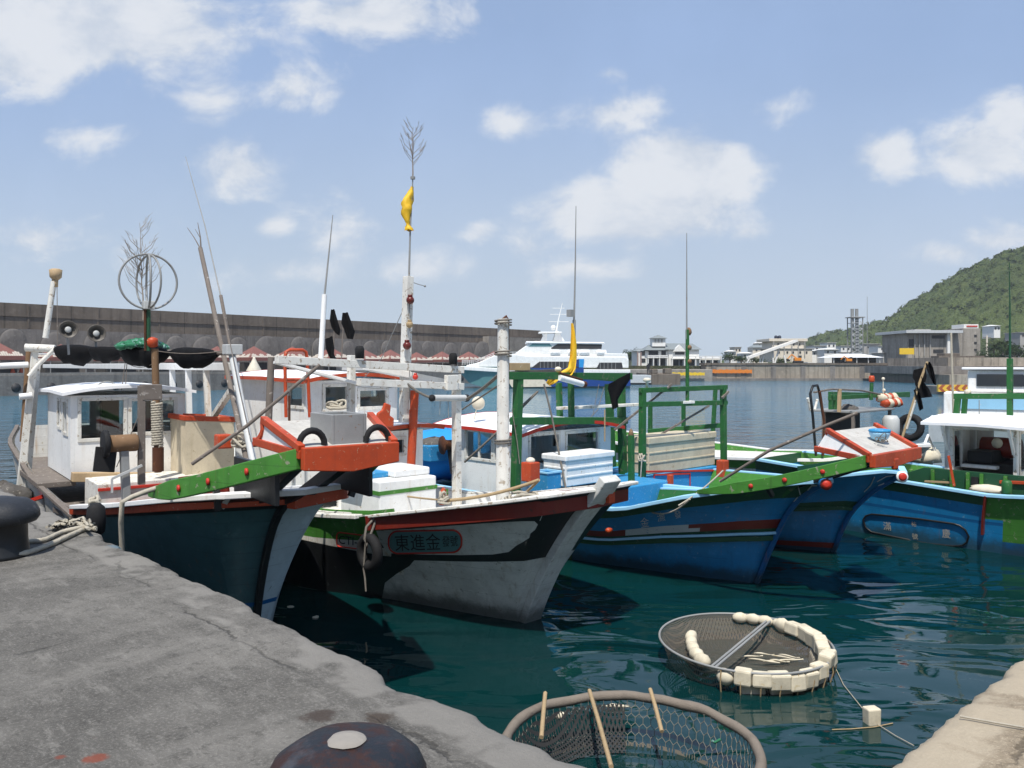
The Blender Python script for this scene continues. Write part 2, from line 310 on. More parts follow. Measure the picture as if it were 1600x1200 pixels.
# ---------------------------------------------------------------- mesh helpers
class MB:
    def __init__(s): s.v = []; s.f = []; s.m = []; s.s = []; s.mi = 0
    def add(s, vs, fs, smooth=False):
        o = len(s.v); s.v += [tuple(v) for v in vs]
        for f in fs: s.f.append([o + i for i in f]); s.m.append(s.mi); s.s.append(smooth)
        return s
    def box(s, x0, x1, y0, y1, z0, z1):
        return s.add([(x0, y0, z0), (x1, y0, z0), (x1, y1, z0), (x0, y1, z0), (x0, y0, z1), (x1, y0, z1), (x1, y1, z1), (x0, y1, z1)],
                     [(3, 2, 1, 0), (4, 5, 6, 7), (0, 1, 5, 4), (1, 2, 6, 5), (2, 3, 7, 6), (3, 0, 4, 7)])
    def bar(s, p, q, w, h=None, up=(0, 0, 1)):  # teal puts the bow's shade and water reflections into the hull colour
        h = h or w; p = Vector(p); q = Vector(q); d = (q - p).normalized(); up = Vector(up)
        if abs(d.dot(up)) > .97: up = Vector((1, 0, 0))
        a = d.cross(up).normalized() * w / 2; b = a.cross(d).normalized() * h / 2
        vs = [e + i * a + j * b for e in (p, q) for i, j in ((-1, -1), (1, -1), (1, 1), (-1, 1))]
        return s.add(vs, [(0, 1, 2, 3), (7, 6, 5, 4), (4, 5, 1, 0), (5, 6, 2, 1), (6, 7, 3, 2), (7, 4, 0, 3)])
    def tube(s, pts, r, n=8, closed=False):
        pts = [Vector(p) for p in pts]; k = len(pts); rs = r if isinstance(r, (list, tuple)) else [r] * k
        vs = []; prev = None
        for i, p in enumerate(pts):
            a = pts[(i + 1) % k] if (closed or i < k - 1) else p; b = pts[i - 1] if (closed or i > 0) else p
            d = (a - b)
            d = d.normalized() if d.length > 1e-9 else Vector((0, 0, 1))
            if prev is None:
                u = Vector((0, 0, 1)) if abs(d.z) < .9 else Vector((1, 0, 0)); prev = d.cross(u).normalized()
            prev = (prev - d * prev.dot(d)).normalized(); c = d.cross(prev)
            vs += [p + rs[i] * (math.cos(t) * prev + math.sin(t) * c) for t in (2 * math.pi * j / n for j in range(n))]
        fs = []
        for i in range(k if closed else k - 1):
            o, q = i * n, ((i + 1) % k) * n
            fs += [(o + j, q + j, q + (j + 1) % n, o + (j + 1) % n) for j in range(n)]
        fs = [tuple(reversed(f)) for f in fs]
        s.add(vs, fs, True)
        if not closed: s.add(vs[:n], [tuple(range(n))]); s.add(vs[-n:], [tuple(reversed(range(n)))])
        return s
    def sweep(s, pts, w, h, up=(0, 0, 1), closed=False):
        pts = [Vector(p) for p in pts]; k = len(pts); vs = []; up = Vector(up)
        for i, p in enumerate(pts):
            a = pts[(i + 1) % k] if (closed or i < k - 1) else p; b = pts[i - 1] if (closed or i > 0) else p
            d = (a - b).normalized(); x = d.cross(up).normalized() * w / 2; z = x.cross(d).normalized() * h / 2
            vs += [p - x - z, p + x - z, p + x + z, p - x + z]
        fs = []
        for i in range(k if closed else k - 1):
            o, q = i * 4, ((i + 1) % k) * 4
            fs += [(o + j, o + (j + 1) % 4, q + (j + 1) % 4, q + j) for j in range(4)]
        if not closed: fs += [(3, 2, 1, 0), tuple(4 * (k - 1) + j for j in range(4))]
        return s.add(vs, fs)
    def lathe(s, prof, c=(0, 0, 0), n=20, axis=None):
        c = Vector(c); mt = Vector(axis).to_track_quat('Z', 'Y').to_matrix() if axis else Matrix.Identity(3); vs = []
        for r, z in prof: vs += [c + mt @ Vector((r * math.cos(t), r * math.sin(t), z)) for t in (2 * math.pi * j / n for j in range(n))]
        fs = []
        for i in range(len(prof) - 1): fs += [(i * n + j, i * n + (j + 1) % n, (i + 1) * n + (j + 1) % n, (i + 1) * n + j) for j in range(n)]
        fs += [tuple(reversed(range(n))), tuple((len(prof) - 1) * n + j for j in range(n))]
        return s.add(vs, fs, True)
    def ball(s, c, r, n=12, jit=0):
        r = (r, r, r) if not isinstance(r, (list, tuple)) else r; c = Vector(c); m = max(5, n * 2 // 3); vs = []
        for i in range(m + 1):
            a = math.pi * i / m
            for j in range(n):
                t = 2 * math.pi * j / n; q = 1 + (noise.noise(Vector((math.cos(t) * 2, math.sin(t) * 2, a * 2)) + c * 3) * jit if jit else 0)
                vs.append(c + Vector((r[0] * math.sin(a) * math.cos(t), r[1] * math.sin(a) * math.sin(t), -r[2] * math.cos(a))) * q)
        return s.add(vs, [(i * n + j, i * n + (j + 1) % n, (i + 1) * n + (j + 1) % n, (i + 1) * n + j) for i in range(m) for j in range(n)], True)
    def prism(s, poly, off):
        k = len(poly); p = [Vector(v) for v in poly]; off = Vector(off)
        nrm = sum(((p[i] - p[0]).cross(p[(i + 1) % k] - p[0]) for i in range(k)), Vector())
        if nrm.dot(off) < 0: p.reverse()
        return s.add(p + [v + off for v in p], [tuple(reversed(range(k))), tuple(range(k, 2 * k))] + [(i, (i + 1) % k, k + (i + 1) % k, k + i) for i in range(k)])
    def build(s, name, mats, parent=None, bevel=0, loc=None, rz=0):
        me = bpy.data.meshes.new(name); me.from_pydata(s.v, [], s.f)
        for m in (mats if isinstance(mats, (list, tuple)) else [mats]): me.materials.append(MATS[m])
        me.polygons.foreach_set('material_index', s.m); me.polygons.foreach_set('use_smooth', s.s); me.validate(); me.update()
        o = bpy.data.objects.new(name, me); COL.objects.link(o)
        if parent: o.parent = parent
        if loc is not None: o.location = loc
        if rz: o.rotation_euler.z = rz
        if bevel:
            bm = o.modifiers.new('bevel', 'BEVEL'); bm.width = bevel; bm.segments = 2; bm.limit_method = 'ANGLE'; bm.angle_limit = R(40)
        return o
def tag(o, label, cat, group=None):
    o['label'] = label; o['category'] = cat
    if group: o['group'] = group
    return o
def thing(name, label, cat, loc=(0, 0, 0), rz=0, group=None):
    o = bpy.data.objects.new(name, None); COL.objects.link(o); o.location = loc; o.rotation_euler.z = rz; o.empty_display_size = .3
    return tag(o, label, cat, group)
def structure(o): o['kind'] = 'structure'; return o
def dup(o, parent=None):
    c = o.copy(); COL.objects.link(c)
    if parent: c.parent = parent
    for ch in list(o.children): dup(ch, c)
    return c
def WP(px, py, Y): return Vector(((px - 800) / F * Y, Y, EYE - (py - HZ) / F * Y))
def WZ(px, py, z): return WP(px, py, (EYE - z) * F / (py - HZ))
def lerp(pts, x):
    if x <= pts[0][0]: return pts[0][1]
    for (a, u), (b, v) in zip(pts, pts[1:]):
        if x <= b: return u + (v - u) * (x - a) / (b - a) if b > a else v
    return pts[-1][1]
def smooth(pts, x):                       # monotone-ish cubic through the points
    if x <= pts[0][0]: return pts[0][1]
    if x >= pts[-1][0]: return pts[-1][1]
    for i in range(len(pts) - 1):
        if x <= pts[i + 1][0]: break
    (a, u), (b, v) = pts[i], pts[i + 1]; h = b - a
    def sl(j):
        if j <= 0 or j >= len(pts) - 1:
            j = min(max(j, 0), len(pts) - 2); return (pts[j + 1][1] - pts[j][1]) / (pts[j + 1][0] - pts[j][0])
        s0 = (pts[j][1] - pts[j - 1][1]) / (pts[j][0] - pts[j - 1][0]); s1 = (pts[j + 1][1] - pts[j][1]) / (pts[j + 1][0] - pts[j][0])
        return 0 if s0 * s1 <= 0 else 2 * s0 * s1 / (s0 + s1)
    t = (x - a) / h; m0, m1 = sl(i) * h, sl(i + 1) * h
    return (2 * t**3 - 3 * t**2 + 1) * u + (t**3 - 2 * t**2 + t) * m0 + (-2 * t**3 + 3 * t**2) * v + (t**3 - t**2) * m1
def sag(p, q, d, n=14):
    p = Vector(p); q = Vector(q)
    return [p.lerp(q, i / n) - Vector((0, 0, d * 4 * (i / n) * (1 - i / n))) for i in range(n + 1)]

class Boat:
    def __init__(s, O, deg, label, name='fishing_boat', cat='fishing boat', group='fishing boats moored at the quay'):
        s.O = Vector(O); s.a = R(deg); s.d = Vector((math.cos(s.a), math.sin(s.a))); s.n = Vector((-s.d.y, s.d.x))
        s.root = thing(name, label, cat, (O[0], O[1], 0), s.a, group)
    def at(s, px, py, x=None, y=None, z=None):
        r = Vector(((px - 800) / F, 1, -(py - HZ) / F))
        if z is not None: t = (z - EYE) / r.z
        elif y is not None: t = (y + s.O.dot(s.n)) / r.xy.dot(s.n)
        else: t = (x + s.O.dot(s.d)) / r.xy.dot(s.d)
        P = r * t; q = P.xy - s.O
        return Vector((q.dot(s.d), q.dot(s.n), EYE + P.z))
    def w(s, p): return Vector((*(s.O + p[0] * s.d + p[1] * s.n), p[2]))
    def part(s, mb, name, mat, bevel=0, parent=None): return mb.build(name, mat, parent or s.root, bevel)
    def post(s, name, mat, a, b, w, h=None, bevel=.006, rnd=False, parent=None):
        m = MB()
        if rnd: m.tube([a, b], w / 2, 10)
        else: m.bar(a, b, w, h)
        return s.part(m, name, mat, bevel if not rnd else 0, parent)
    # ---- hull
    def hull(s, xs, stem, sheer, wt, wb, vs, bandf, mats, keel=-.35, flare=1.3, deckz=None, deckmat='worn_white', inmat='white', breaks=(), pull=.55):
        s.pull = pull
        s.xs, s.stemp, s.sheer, s.wt, s.wb, s.keel, s.flare = xs, stem, sheer, wt, wb, keel, flare
        s.xtop, s.xbot = stem[-1][1], stem[0][1]; s.ztop = stem[-1][0]
        xlist = sorted(set([xs + (s.xtop - xs) * (1 - (1 - i / 44)**1.6) for i in range(45)] + [b for b in breaks]))
        s.us = [(x - xs) / (s.xtop - xs) for x in xlist]
        mb = MB(); nu, nv = len(s.us), len(vs)
        for side in (-1, 1):
            g = [[s.pt(u, v, side) for v in vs] for u in s.us]; o = len(mb.v); mb.v += [tuple(p) for c in g for p in c]
            for i in range(nu - 1):
                for j in range(nv - 1):
                    q = [o + i * nv + j, o + (i + 1) * nv + j, o + (i + 1) * nv + j + 1, o + i * nv + j + 1]
                    if side > 0: q.reverse()
                    c = (g[i][j] + g[i + 1][j + 1]) / 2
                    mb.f.append(q); mb.m.append(bandf(c.x, (vs[j] + vs[j + 1]) / 2, side, c.z)); mb.s.append(True)
        n1 = nu * nv
        for j in range(nv - 1):          # close the bow and the transom
            a, b = (nu - 1) * nv + j, n1 + (nu - 1) * nv + j
            c = s.pt(1, vs[j], 1)
            k = len(mb.v)
            for vv in (vs[j], vs[j + 1]): zz = s.keel + (s.ztop - s.keel) * vv; mb.v.append((smooth(s.stemp, zz), 0, zz))
            mb.f.append([a, k, k + 1, a + 1]); mb.m.append(bandf(c.x - .05, (vs[j] + vs[j + 1]) / 2, -1, c.z)); mb.s.append(True)
            mb.f.append([k, b, b + 1, k + 1]); mb.m.append(bandf(c.x - .05, (vs[j] + vs[j + 1]) / 2, 1, c.z)); mb.s.append(True)
            mb.f.append([n1 + j, j, j + 1, n1 + j + 1]); mb.m.append(bandf(xs + .05, (vs[j] + vs[j + 1]) / 2, -1, s.pt(0, vs[j], 1).z)); mb.s.append(False)
        s.h = s.part(mb, 'hull', mats)
        s.tree = BVHTree.FromPolygons([s.w(v) for v in mb.v], mb.f)
        if deckz:
            dk = MB(); inn = MB(); st = [s.xs + u * (s.xtop - s.xs) for u in s.us]
            rows = []
            for u, x in zip(s.us, st):
                z = lerp(deckz, x); top = lerp(s.sheer, x); v = (z - keel) / (top - keel); p = s.pt(u, v, 1); t = s.pt(u, 1, 1)
                rows.append((p.x, max(p.y - .07, .02), z, t.x, max(t.y - .07, .03), t.z))
            vv = []
            for r in rows: vv += [(r[0], -r[1], r[2]), (r[0], r[1], r[2])]
            dk.add(vv, [(2 * i, 2 * i + 2, 2 * i + 3, 2 * i + 1) for i in range(len(rows) - 1)])
            s.part(dk, 'deck', deckmat)
            for sd in (-1, 1):
                vv = []
                for r in rows: vv += [(r[0], sd * r[1], r[2] - .02), (r[3], sd * r[4], r[5])]
                fs = [(2 * i, 2 * i + 2, 2 * i + 3, 2 * i + 1) for i in range(len(rows) - 1)]
                inn.add(vv, fs if sd > 0 else [tuple(reversed(f)) for f in fs])
            s.part(inn, 'inner_bulwark', inmat)
    def pt(s, u, v, side):
        x0 = s.xs + u * (s.xtop - s.xs); zs = lerp(s.sheer, x0); z = s.keel + (zs - s.keel) * v
        zb = s.keel + (s.ztop - s.keel) * v; a, b = smooth(s.wb, x0), smooth(s.wt, x0); ew = s.wb[-1][1] + (s.wt[-1][1] - s.wb[-1][1]) * v**s.flare
        xe = smooth(s.stemp, zb); x = s.xs + u * (xe - s.pull * ew - s.xs)
        return Vector((x, side * (a + (b - a) * v**s.flare), z))
    def line(s, v, side, x0=-99, x1=99, out=0.0):
        r = []
        for u in s.us:
            x = s.xs + u * (s.xtop - s.xs)
            if x0 - 1e-6 <= x <= x1 + 1e-6:
                p = s.pt(u, v, side); q = s.pt(min(u + .004, 1), v, side) - s.pt(max(u - .004, 0), v, side)
                q = Vector((-q.y, q.x, 0)).normalized() * (side * out); r.append(p + q)
        return r
    def strake(s, name, mat, v, w, h, x0=-99, x1=99, out=.01, sides=(-1, 1), around=False):
        m = MB()
        if around:
            zz = s.keel + (s.ztop - s.keel) * v
            m.sweep(s.line(v, -1, x0, x1, out) + [Vector((smooth(s.stemp, zz) + out, 0, zz))] + list(reversed(s.line(v, 1, x0, x1, out))), w, h)
        else:
            for sd in sides: m.sweep(s.line(v, sd, x0, x1, out), w, h)
        return s.part(m, name, mat, .008)
    def hit(s, px, py, off=.005):
        d = Vector(((px - 800) / F, 1, -(py - HZ) / F)).normalized()
        loc, nrm, i, ds = s.tree.ray_cast(Vector((0, 0, EYE)), d)
        if loc is None: return None
        if nrm.dot(d) > 0: nrm = -nrm
        p = loc + nrm * off; q = p.xy - s.O
        return Vector((q.dot(s.d), q.dot(s.n), p.z))
    def decal(s, name, mat, poly, off=.005, res=6.0, label=None):
        """painted marking: an outline subdivided and laid on the hull surface itself"""
        bm = bmesh.new(); f = bm.faces.new([bm.verts.new((x, y, 0)) for x, y in poly]); bmesh.ops.triangulate(bm, faces=[f])
        for _ in range(6):
            lg = [e for e in bm.edges if e.calc_length() > res]
            if not lg: break
            bmesh.ops.subdivide_edges(bm, edges=lg, cuts=1); bmesh.ops.triangulate(bm, faces=bm.faces[:])
        return s.lay(bm, name, mat, off)
    def lay(s, bm, name, mat, off):
        bad = []
        for v in bm.verts:
            p = s.hit(v.co.x, v.co.y, off)
            if p is None: bad.append(v)
            else: v.co = p
        bmesh.ops.delete(bm, geom=bad, context='VERTS')
        bmesh.ops.recalc_face_normals(bm, faces=bm.faces[:])
        me = bpy.data.meshes.new(name); bm.to_mesh(me); bm.free(); me.materials.append(MATS[mat])
        o = bpy.data.objects.new(name, me); COL.objects.link(o); o.parent = s.root
        return o
    def outline(s, name, mat, poly, w, closed=True, off=.008):
        pts = [s.hit(x, y, off) for x, y in poly]; pts = [p for p in pts if p is not None]
        m = MB(); m.tube(pts, w, 6, closed); return s.part(m, name, mat)
    def text(s, name, mat, txt, quad, off=.008):
        """lettering mapped into the four photo corners (tl, tr, br, bl) and laid on the hull"""
        bm = text_bm(txt); xs = [v.co.x for v in bm.verts]; ys = [v.co.y for v in bm.verts]
        a, b, c, d = min(xs), max(xs), min(ys), max(ys); tl, tr, br, bl = [Vector(q) for q in quad]
        for v in bm.verts:
            u = (v.co.x - a) / (b - a); t = (v.co.y - c) / (d - c)
            p = tl.lerp(tr, u) * t + bl.lerp(br, u) * (1 - t); v.co = (p.x, p.y, 0)
        return s.lay(bm, name, mat, off)
def text_bm(txt):
    cu = bpy.data.curves.new('lettering', 'FONT'); cu.body = txt; cu.resolution_u = 3
    ob = bpy.data.objects.new('lettering', cu); COL.objects.link(ob)
    dg = bpy.context.evaluated_depsgraph_get(); dg.update()
    me = bpy.data.meshes.new_from_object(ob.evaluated_get(dg)); bm = bmesh.new(); bm.from_mesh(me)
    bpy.data.objects.remove(ob); bpy.data.curves.remove(cu); bpy.data.meshes.remove(me)
    return bm
def wall(mb, p0, p1, z0, z1, holes, t=.05):
    p0 = Vector(p0); p1 = Vector(p1); L = (p1 - p0).length; d = (p1 - p0) / L; nr = Vector((d.y, -d.x))
    ss = sorted({0, L, *[h[0] for h in holes], *[h[1] for h in holes]}); zs = sorted({z0, z1, *[h[2] for h in holes], *[h[3] for h in holes]})
    solid = lambda i, j: 0 <= i < len(ss) - 1 and 0 <= j < len(zs) - 1 and not any(h[0] - 1e-6 <= ss[i] and ss[i + 1] <= h[1] + 1e-6 and h[2] - 1e-6 <= zs[j] and zs[j + 1] <= h[3] + 1e-6 for h in holes)
    P = lambda s_, z, k: (*(p0 + d * s_ - nr * t * k), z)
    for i in range(len(ss) - 1):
        for j in range(len(zs) - 1):
            if not solid(i, j): continue
            a, b, c, e = ss[i], ss[i + 1], zs[j], zs[j + 1]
            mb.add([P(a, c, 0), P(b, c, 0), P(b, e, 0), P(a, e, 0)], [(0, 1, 2, 3)]); mb.add([P(a, c, 1), P(b, c, 1), P(b, e, 1), P(a, e, 1)], [(3, 2, 1, 0)])
            for (di, dj, q) in ((-1, 0, (P(a, c, 0), P(a, e, 0), P(a, e, 1), P(a, c, 1))), (1, 0, (P(b, c, 0), P(b, c, 1), P(b, e, 1), P(b, e, 0))),
                                (0, -1, (P(a, c, 0), P(a, c, 1), P(b, c, 1), P(b, c, 0))), (0, 1, (P(a, e, 0), P(b, e, 0), P(b, e, 1), P(a, e, 1)))):
                if not solid(i + di, j + dj): mb.add(q, [(0, 1, 2, 3)])
def cabin(B, x0, x1, y0, y1, z0, z1, front=(), star=(), port=(), back=(), mat='white', glassm='glass', frame='worn_white', roof=.15, roofm='roof_white', trim=None, crown=.06, fw=.05, rise=0):
    r = B.root; m = MB()
    sides = [((x1, y0), (x1, y1), front), ((x0, y0), (x1, y0), star), ((x1, y1), (x0, y1), port), ((x0, y1), (x0, y0), back)]
    for i, (a, b, hs) in enumerate(sides):
        a = Vector(a); b = Vector(b); d = (b - a).normalized()
        if i % 2: aa, bb = a + d * .0, b - d * .0
        else: aa, bb = a + d * .051, b - d * .051      # butt the ends between the side walls
        hh = [(h[0] - (.051 if i % 2 == 0 else 0), h[1] - (.051 if i % 2 == 0 else 0), h[2], h[3]) for h in hs]
        wall(m, aa, bb, z0, z1, hh)
        nr = Vector((d.y, -d.x))
        for h in hs:
            w = MB(); P = lambda s_, z, k: (*(a + d * s_ + nr * k), z)
            up = (nr.x, nr.y, 0)
            s0, s1, za, zb = h[:4]
            for p, q in (((s0 - fw / 2, za), (s0 - fw / 2, zb + fw)), ((s1 + fw / 2, za - fw), (s1 + fw / 2, zb)), ((s0 - fw, za - fw / 2), (s1, za - fw / 2)), ((s0, zb + fw / 2), (s1 + fw, zb + fw / 2))):
                w.bar(P(p[0], p[1], .002), P(q[0], q[1], .002), fw, .03, up)
            if len(h) > 4 and h[4]:
                for k in range(1, h[4]): sx = s0 + (s1 - s0) * k / h[4]; w.bar(P(sx, za, -.01), P(sx, zb, -.01), .045, .03, up)
            wo = w.build('window', frame, r, .004)
            if not (len(h) > 5 and h[5]):
                gq = MB(); gq.add([P(s0, za, -.025), P(s1, za, -.025), P(s1, zb, -.025), P(s0, zb, -.025)], [(0, 1, 2, 3)]); gq.build('glass', glassm, wo)
    m.build('cabin_wall', mat, r)
    o = roof if isinstance(roof, tuple) else (roof, roof, roof); n = 8; rf = MB()
    xa, xb, ya, yb = x0 - o[0], x1 + o[1], y0 - o[2], y1 + o[2]; ym = (ya + yb) / 2
    top = []
    for i in range(n + 1):
        y = ya + (yb - ya) * i / n; c = crown * (1 - ((y - ym) / (yb - ya) * 2)**2)
        top += [(xa, y, z1 + .05 + c), ((xa + xb) / 2, y, z1 + .05 + c + rise * .5 + .02), (xb, y, z1 + .05 + c + rise)]
    bot = [(p[0], p[1], p[2] - .046) for p in top]; k = len(top)
    fs = []
    for i in range(n):
        for j in range(2):
            q = (i * 3 + j, i * 3 + j + 1, i * 3 + j + 4, i * 3 + j + 3); fs += [q, tuple(k + t for t in reversed(q))]
    for i in range(n): fs += [(i * 3, i * 3 + 3, k + i * 3 + 3, k + i * 3), (i * 3 + 5, i * 3 + 2, k + i * 3 + 2, k + i * 3 + 5)]
    for j in range(2): fs += [(j + 1, j, k + j, k + j + 1), (n * 3 + j, n * 3 + j + 1, k + n * 3 + j + 1, k + n * 3 + j)]
    rf.add(top + bot, fs); ro = rf.build('cabin_roof', roofm, r)
    if trim:
        t = MB(); ring = [top[i * 3 + 2] for i in range(n + 1)] + [top[n * 3 + 1]] + [top[i * 3] for i in range(n, -1, -1)] + [top[1]]
        t.sweep([(p[0], p[1], p[2] - .022) for p in ring], .018, .056, closed=True); t.build('roof_trim', trim, ro)
    return ro
# ---------------------------------------------------------------- the setting: water, quay, pier
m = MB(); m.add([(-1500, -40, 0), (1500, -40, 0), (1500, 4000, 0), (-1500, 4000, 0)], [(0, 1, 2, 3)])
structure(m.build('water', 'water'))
CQ = Vector((.845, 2.53)); QA = math.atan2(.733, -.68)       # inner corner of the L-shaped quay; local +x runs back along the near edge
qd = Vector((math.cos(QA), math.sin(QA)))                    # (-.68,.733)
def jag(a, seed, amp=1.0):
    v = Vector((a, seed, 0))
    e = .05 * noise.noise(v * .9) + .045 * noise.noise(v * 3.1) + .022 * noise.noise(v * 9) + .01 * noise.noise(v * 27)
    k = noise.noise(v * 2.3 + Vector((9, 3, 1)))
    if k > .32: e -= (k - .32) * .28
    return e * amp
def slab(name, mat, a0, a1, b0, seed, ang, fine0, fine1, amp=1.0, top=1.5):
    """a slab whose broken edge runs along local x; the ground lies on the -y side"""
    xs = []; x = a0
    while x < a1: xs.append(x); x += .03 if fine0 < x < fine1 else .5
    rows = [(.0, -2.6), (-.01, -.9), (.005, -.35), (0, -.16), (-.006, -.06), (-.022, -.022), (-.05, -.006), (-.1, 0), (-.2, 0), (-.4, 0), (-.8, 0), (-1.6, 0), (-3.2, 0), (b0, 0)]
    mb = MB(); vs = []
    for x in xs:
        e = jag(x, seed, amp)
        for j, (b, z) in enumerate(rows):
            w = 1 if j < 8 else max(0, 1 + b / .5)
            n = noise.noise(Vector((x * 1.7, b * 1.7, seed + 4))) * .012 + noise.noise(Vector((x * 7, b * 7, seed + 8))) * .004
            side = noise.noise(Vector((x * 2.1, z * 3, seed + 2))) * .05 if j < 4 else 0
            vs.append((x, b + e * w + side, top + z + (n if j > 2 else 0)))
    k = len(rows)
    mb.add(vs, [(i * k + j, i * k + j + 1, (i + 1) * k + j + 1, (i + 1) * k + j) for i in range(len(xs) - 1) for j in range(k - 1)], True)
    o = mb.build(name, mat); o.location = (CQ.x, CQ.y, 0); o.rotation_euler.z = ang
    return structure(o)
# near quay: local x along the edge away from the corner, water on +y (right of travel) -> mirrored frame
q = slab('quay', 'quay_concrete', -14, 60, -16, 3.3, QA, -1, 12)
q.scale.y = -1            # water lies towards (.733,.68)
p = slab('pier', 'lit_pier_concrete', -.3, 40, -14, 7.1, QA - R(90), -.3, 6, 1.0)
p.location.x += qd.x * .1; p.location.y += qd.y * .1; p.location.z = -.004
# ---------------------------------------------------------------- the moored boats: hulls first
HV = lambda *k: sorted(set([i / 26 for i in range(27)] + list(k)))
b1 = Boat((-2.62, 8.4), -53, 'teal-hulled fishing boat beside the quay with an orange-fronted bow platform over green planks')
b1.hull(-11, [(-.35, -.12), (0, 0), (.5, .1), (1.0, .28), (1.45, .54), (1.72, .86), (1.86, 1.25)],
        [(-11, 1.75), (-8.5, 1.55), (-6, 1.25), (-2.72, 1.16), (-2.6, 1.3), (-1, 1.52), (.6, 1.77), (1.25, 1.86)],
        [(-11, .85), (-8.5, 1.2), (-2.7, 1.16), (-1, 1.04), (.3, .9), (.9, .76), (1.25, .62)],
        [(-11, .5), (-8.5, .9), (-3, .95), (-1.2, .74), (.3, .46), (1.25, .03)], HV(.9, .42, .44),
        lambda x, v, sd, z: 1 if v > .9 and x > -2.7 else (2 if x < -2.7 and v > .5 else (3 if .42 < v < .44 else (4 if sd > 0 and x > -2 else 0))), ['hull_teal', 'hull_black', 'rusty_white', 'hull_navy', 'hull_lit_side'],
        deckz=[(-11, 1.1), (-6, .95), (-2.7, 1.0), (-2.5, 1.02), (.6, 1.5), (1.45, 1.75)], deckmat='grey_wood', breaks=(-2.72, -2.6), pull=.3)
b2 = Boat((.19, 9.75), -47.1, 'black and white fishing boat with an oval name panel and a thick white stem post')
b2.hull(-11, [(-.35, -.1), (0, 0), (.6, .3), (1.2, .72), (1.66, 1.14)],
        [(-11, 1.3), (-6, 1.05), (-2.5, 1.04), (-1.4, 1.16), (.69, 1.55), (1.14, 1.64)],
        [(-11, .9), (-8, 1.25), (-2, 1.3), (-.6, 1.2), (.3, 1.06), (.8, .9), (1.14, .72)],
        [(-11, .6), (-8, 1.2), (-2.4, 1.26), (-1.5, .88), (-.8, .58), (1.14, .05)], HV(.56, .585, .45, .8),
        lambda x, v, sd, z: (1 if v > .8 else (0 if v < .585 else 1)) if x > -1.45 else (2 if v > .78 else (3 if v > .44 else 0)),
        ['hull_white', 'hull_black', 'green', 'rusty_white'], flare=1.15,
        deckz=[(-11, .9), (-2.5, .8), (-1.4, .95), (1.14, 1.35)], breaks=(-1.45,), pull=.2)
b3 = Boat((3.33, 11.4), -47.1, 'blue fishing boat with white characters on its bow, white cabin and green gallows')
def band3(x, v, sd, z):
    if x < -2.6 and v > .4: return 5 if v > .74 else (3 if v > .69 else 6)
    if v > .86: return 1
    if v > .69: return 0
    if x < -2.6: return 5 if v > .6 else 6
    if v > .62: return 2 if -1.55 < x < -.55 else 3
    if v > .57: return 1
    return 4 if v < .2 else 0
b3.hull(-11, [(-.35, -.12), (0, 0), (.6, .25), (1.1, .52), (1.36, .8), (1.5, 1.06)],
        [(-11, 1.2), (-6, .85), (-2.6, .86), (-1.2, .97), (-.24, 1.24), (.8, 1.46), (1.06, 1.5)],
        [(-11, .9), (-8, 1.2), (-2, 1.25), (-.5, 1.12), (.3, .86), (.8, .55), (1.06, .34)],
        [(-11, .6), (-8, .9), (-2, .78), (-.8, .5), (1.06, .04)], HV(.2, .57, .62, .69, .86), band3,
        ['hull_blue', 'deep_green', 'stripe_grey', 'red_brown', 'hull_navy', 'cabin_blue', 'green'], deckz=[(-11, .6), (-1.2, .62), (1.06, 1.2)], deckmat='cabin_blue', inmat='dark_green')
b4 = Boat((5.1, 13.27), -47.1, 'blue fishing boat with a ringed eye on its bow and a beige chest amidships')
b4.hull(-11, [(-.35, -.12), (0, 0), (.6, .25), (1.0, .6), (1.25, .95), (1.36, 1.12)],
        [(-11, 1.2), (-6, .85), (-1.2, .95), (.09, 1.24), (1.12, 1.4)],
        [(-11, .9), (-8, 1.2), (-2, 1.25), (-.5, 1.12), (.3, .86), (.8, .55), (1.12, .32)],
        [(-11, .6), (-8, .9), (-2, .78), (-.8, .5), (1.12, .04)], HV(.24, .29, .62, .70),
        lambda x, v, sd, z: 1 if .62 < v < .70 else (2 if .24 < v < .29 else (3 if v < .24 else 0)), ['hull_blue', 'deep_green', 'red_brown', 'hull_navy'],
        deckz=[(-11, .55), (-1.2, .6), (1.12, 1.1)], deckmat='cabin_blue', inmat='green')
b5 = Boat((6.98, 15.42), -47.1, 'blue and green fishing boat at the right edge with an open white wheelhouse')
b5.hull(-2.2, [(-.35, 7.3), (0, 7.4), (1, 7.6), (1.6, 7.8)],
        [(-2.2, 1.12), (.84, 1.0), (2.0, .93), (2.2, .92), (4.5, 1.1), (7.8, 1.6)],
        [(-2.2, .95), (-1, 1.12), (.8, 1.2), (4, 1.2), (6.5, .9), (7.8, .3)],
        [(-2.2, .85), (.8, .99), (4, .95), (6, .4), (7.8, .05)], HV(.62, .66, .86),
        lambda x, v, sd, z: (1 if v > .86 else (3 if .62 < v < .66 else 0)) if x < 2.1 else (2 if v > .42 else 3), ['hull_blue', 'deep_green', 'green', 'hull_navy'],
        deckz=[(-2.2, .62), (3, .6), (7.8, 1.3)], deckmat='cream', inmat='green', breaks=(2.1,))
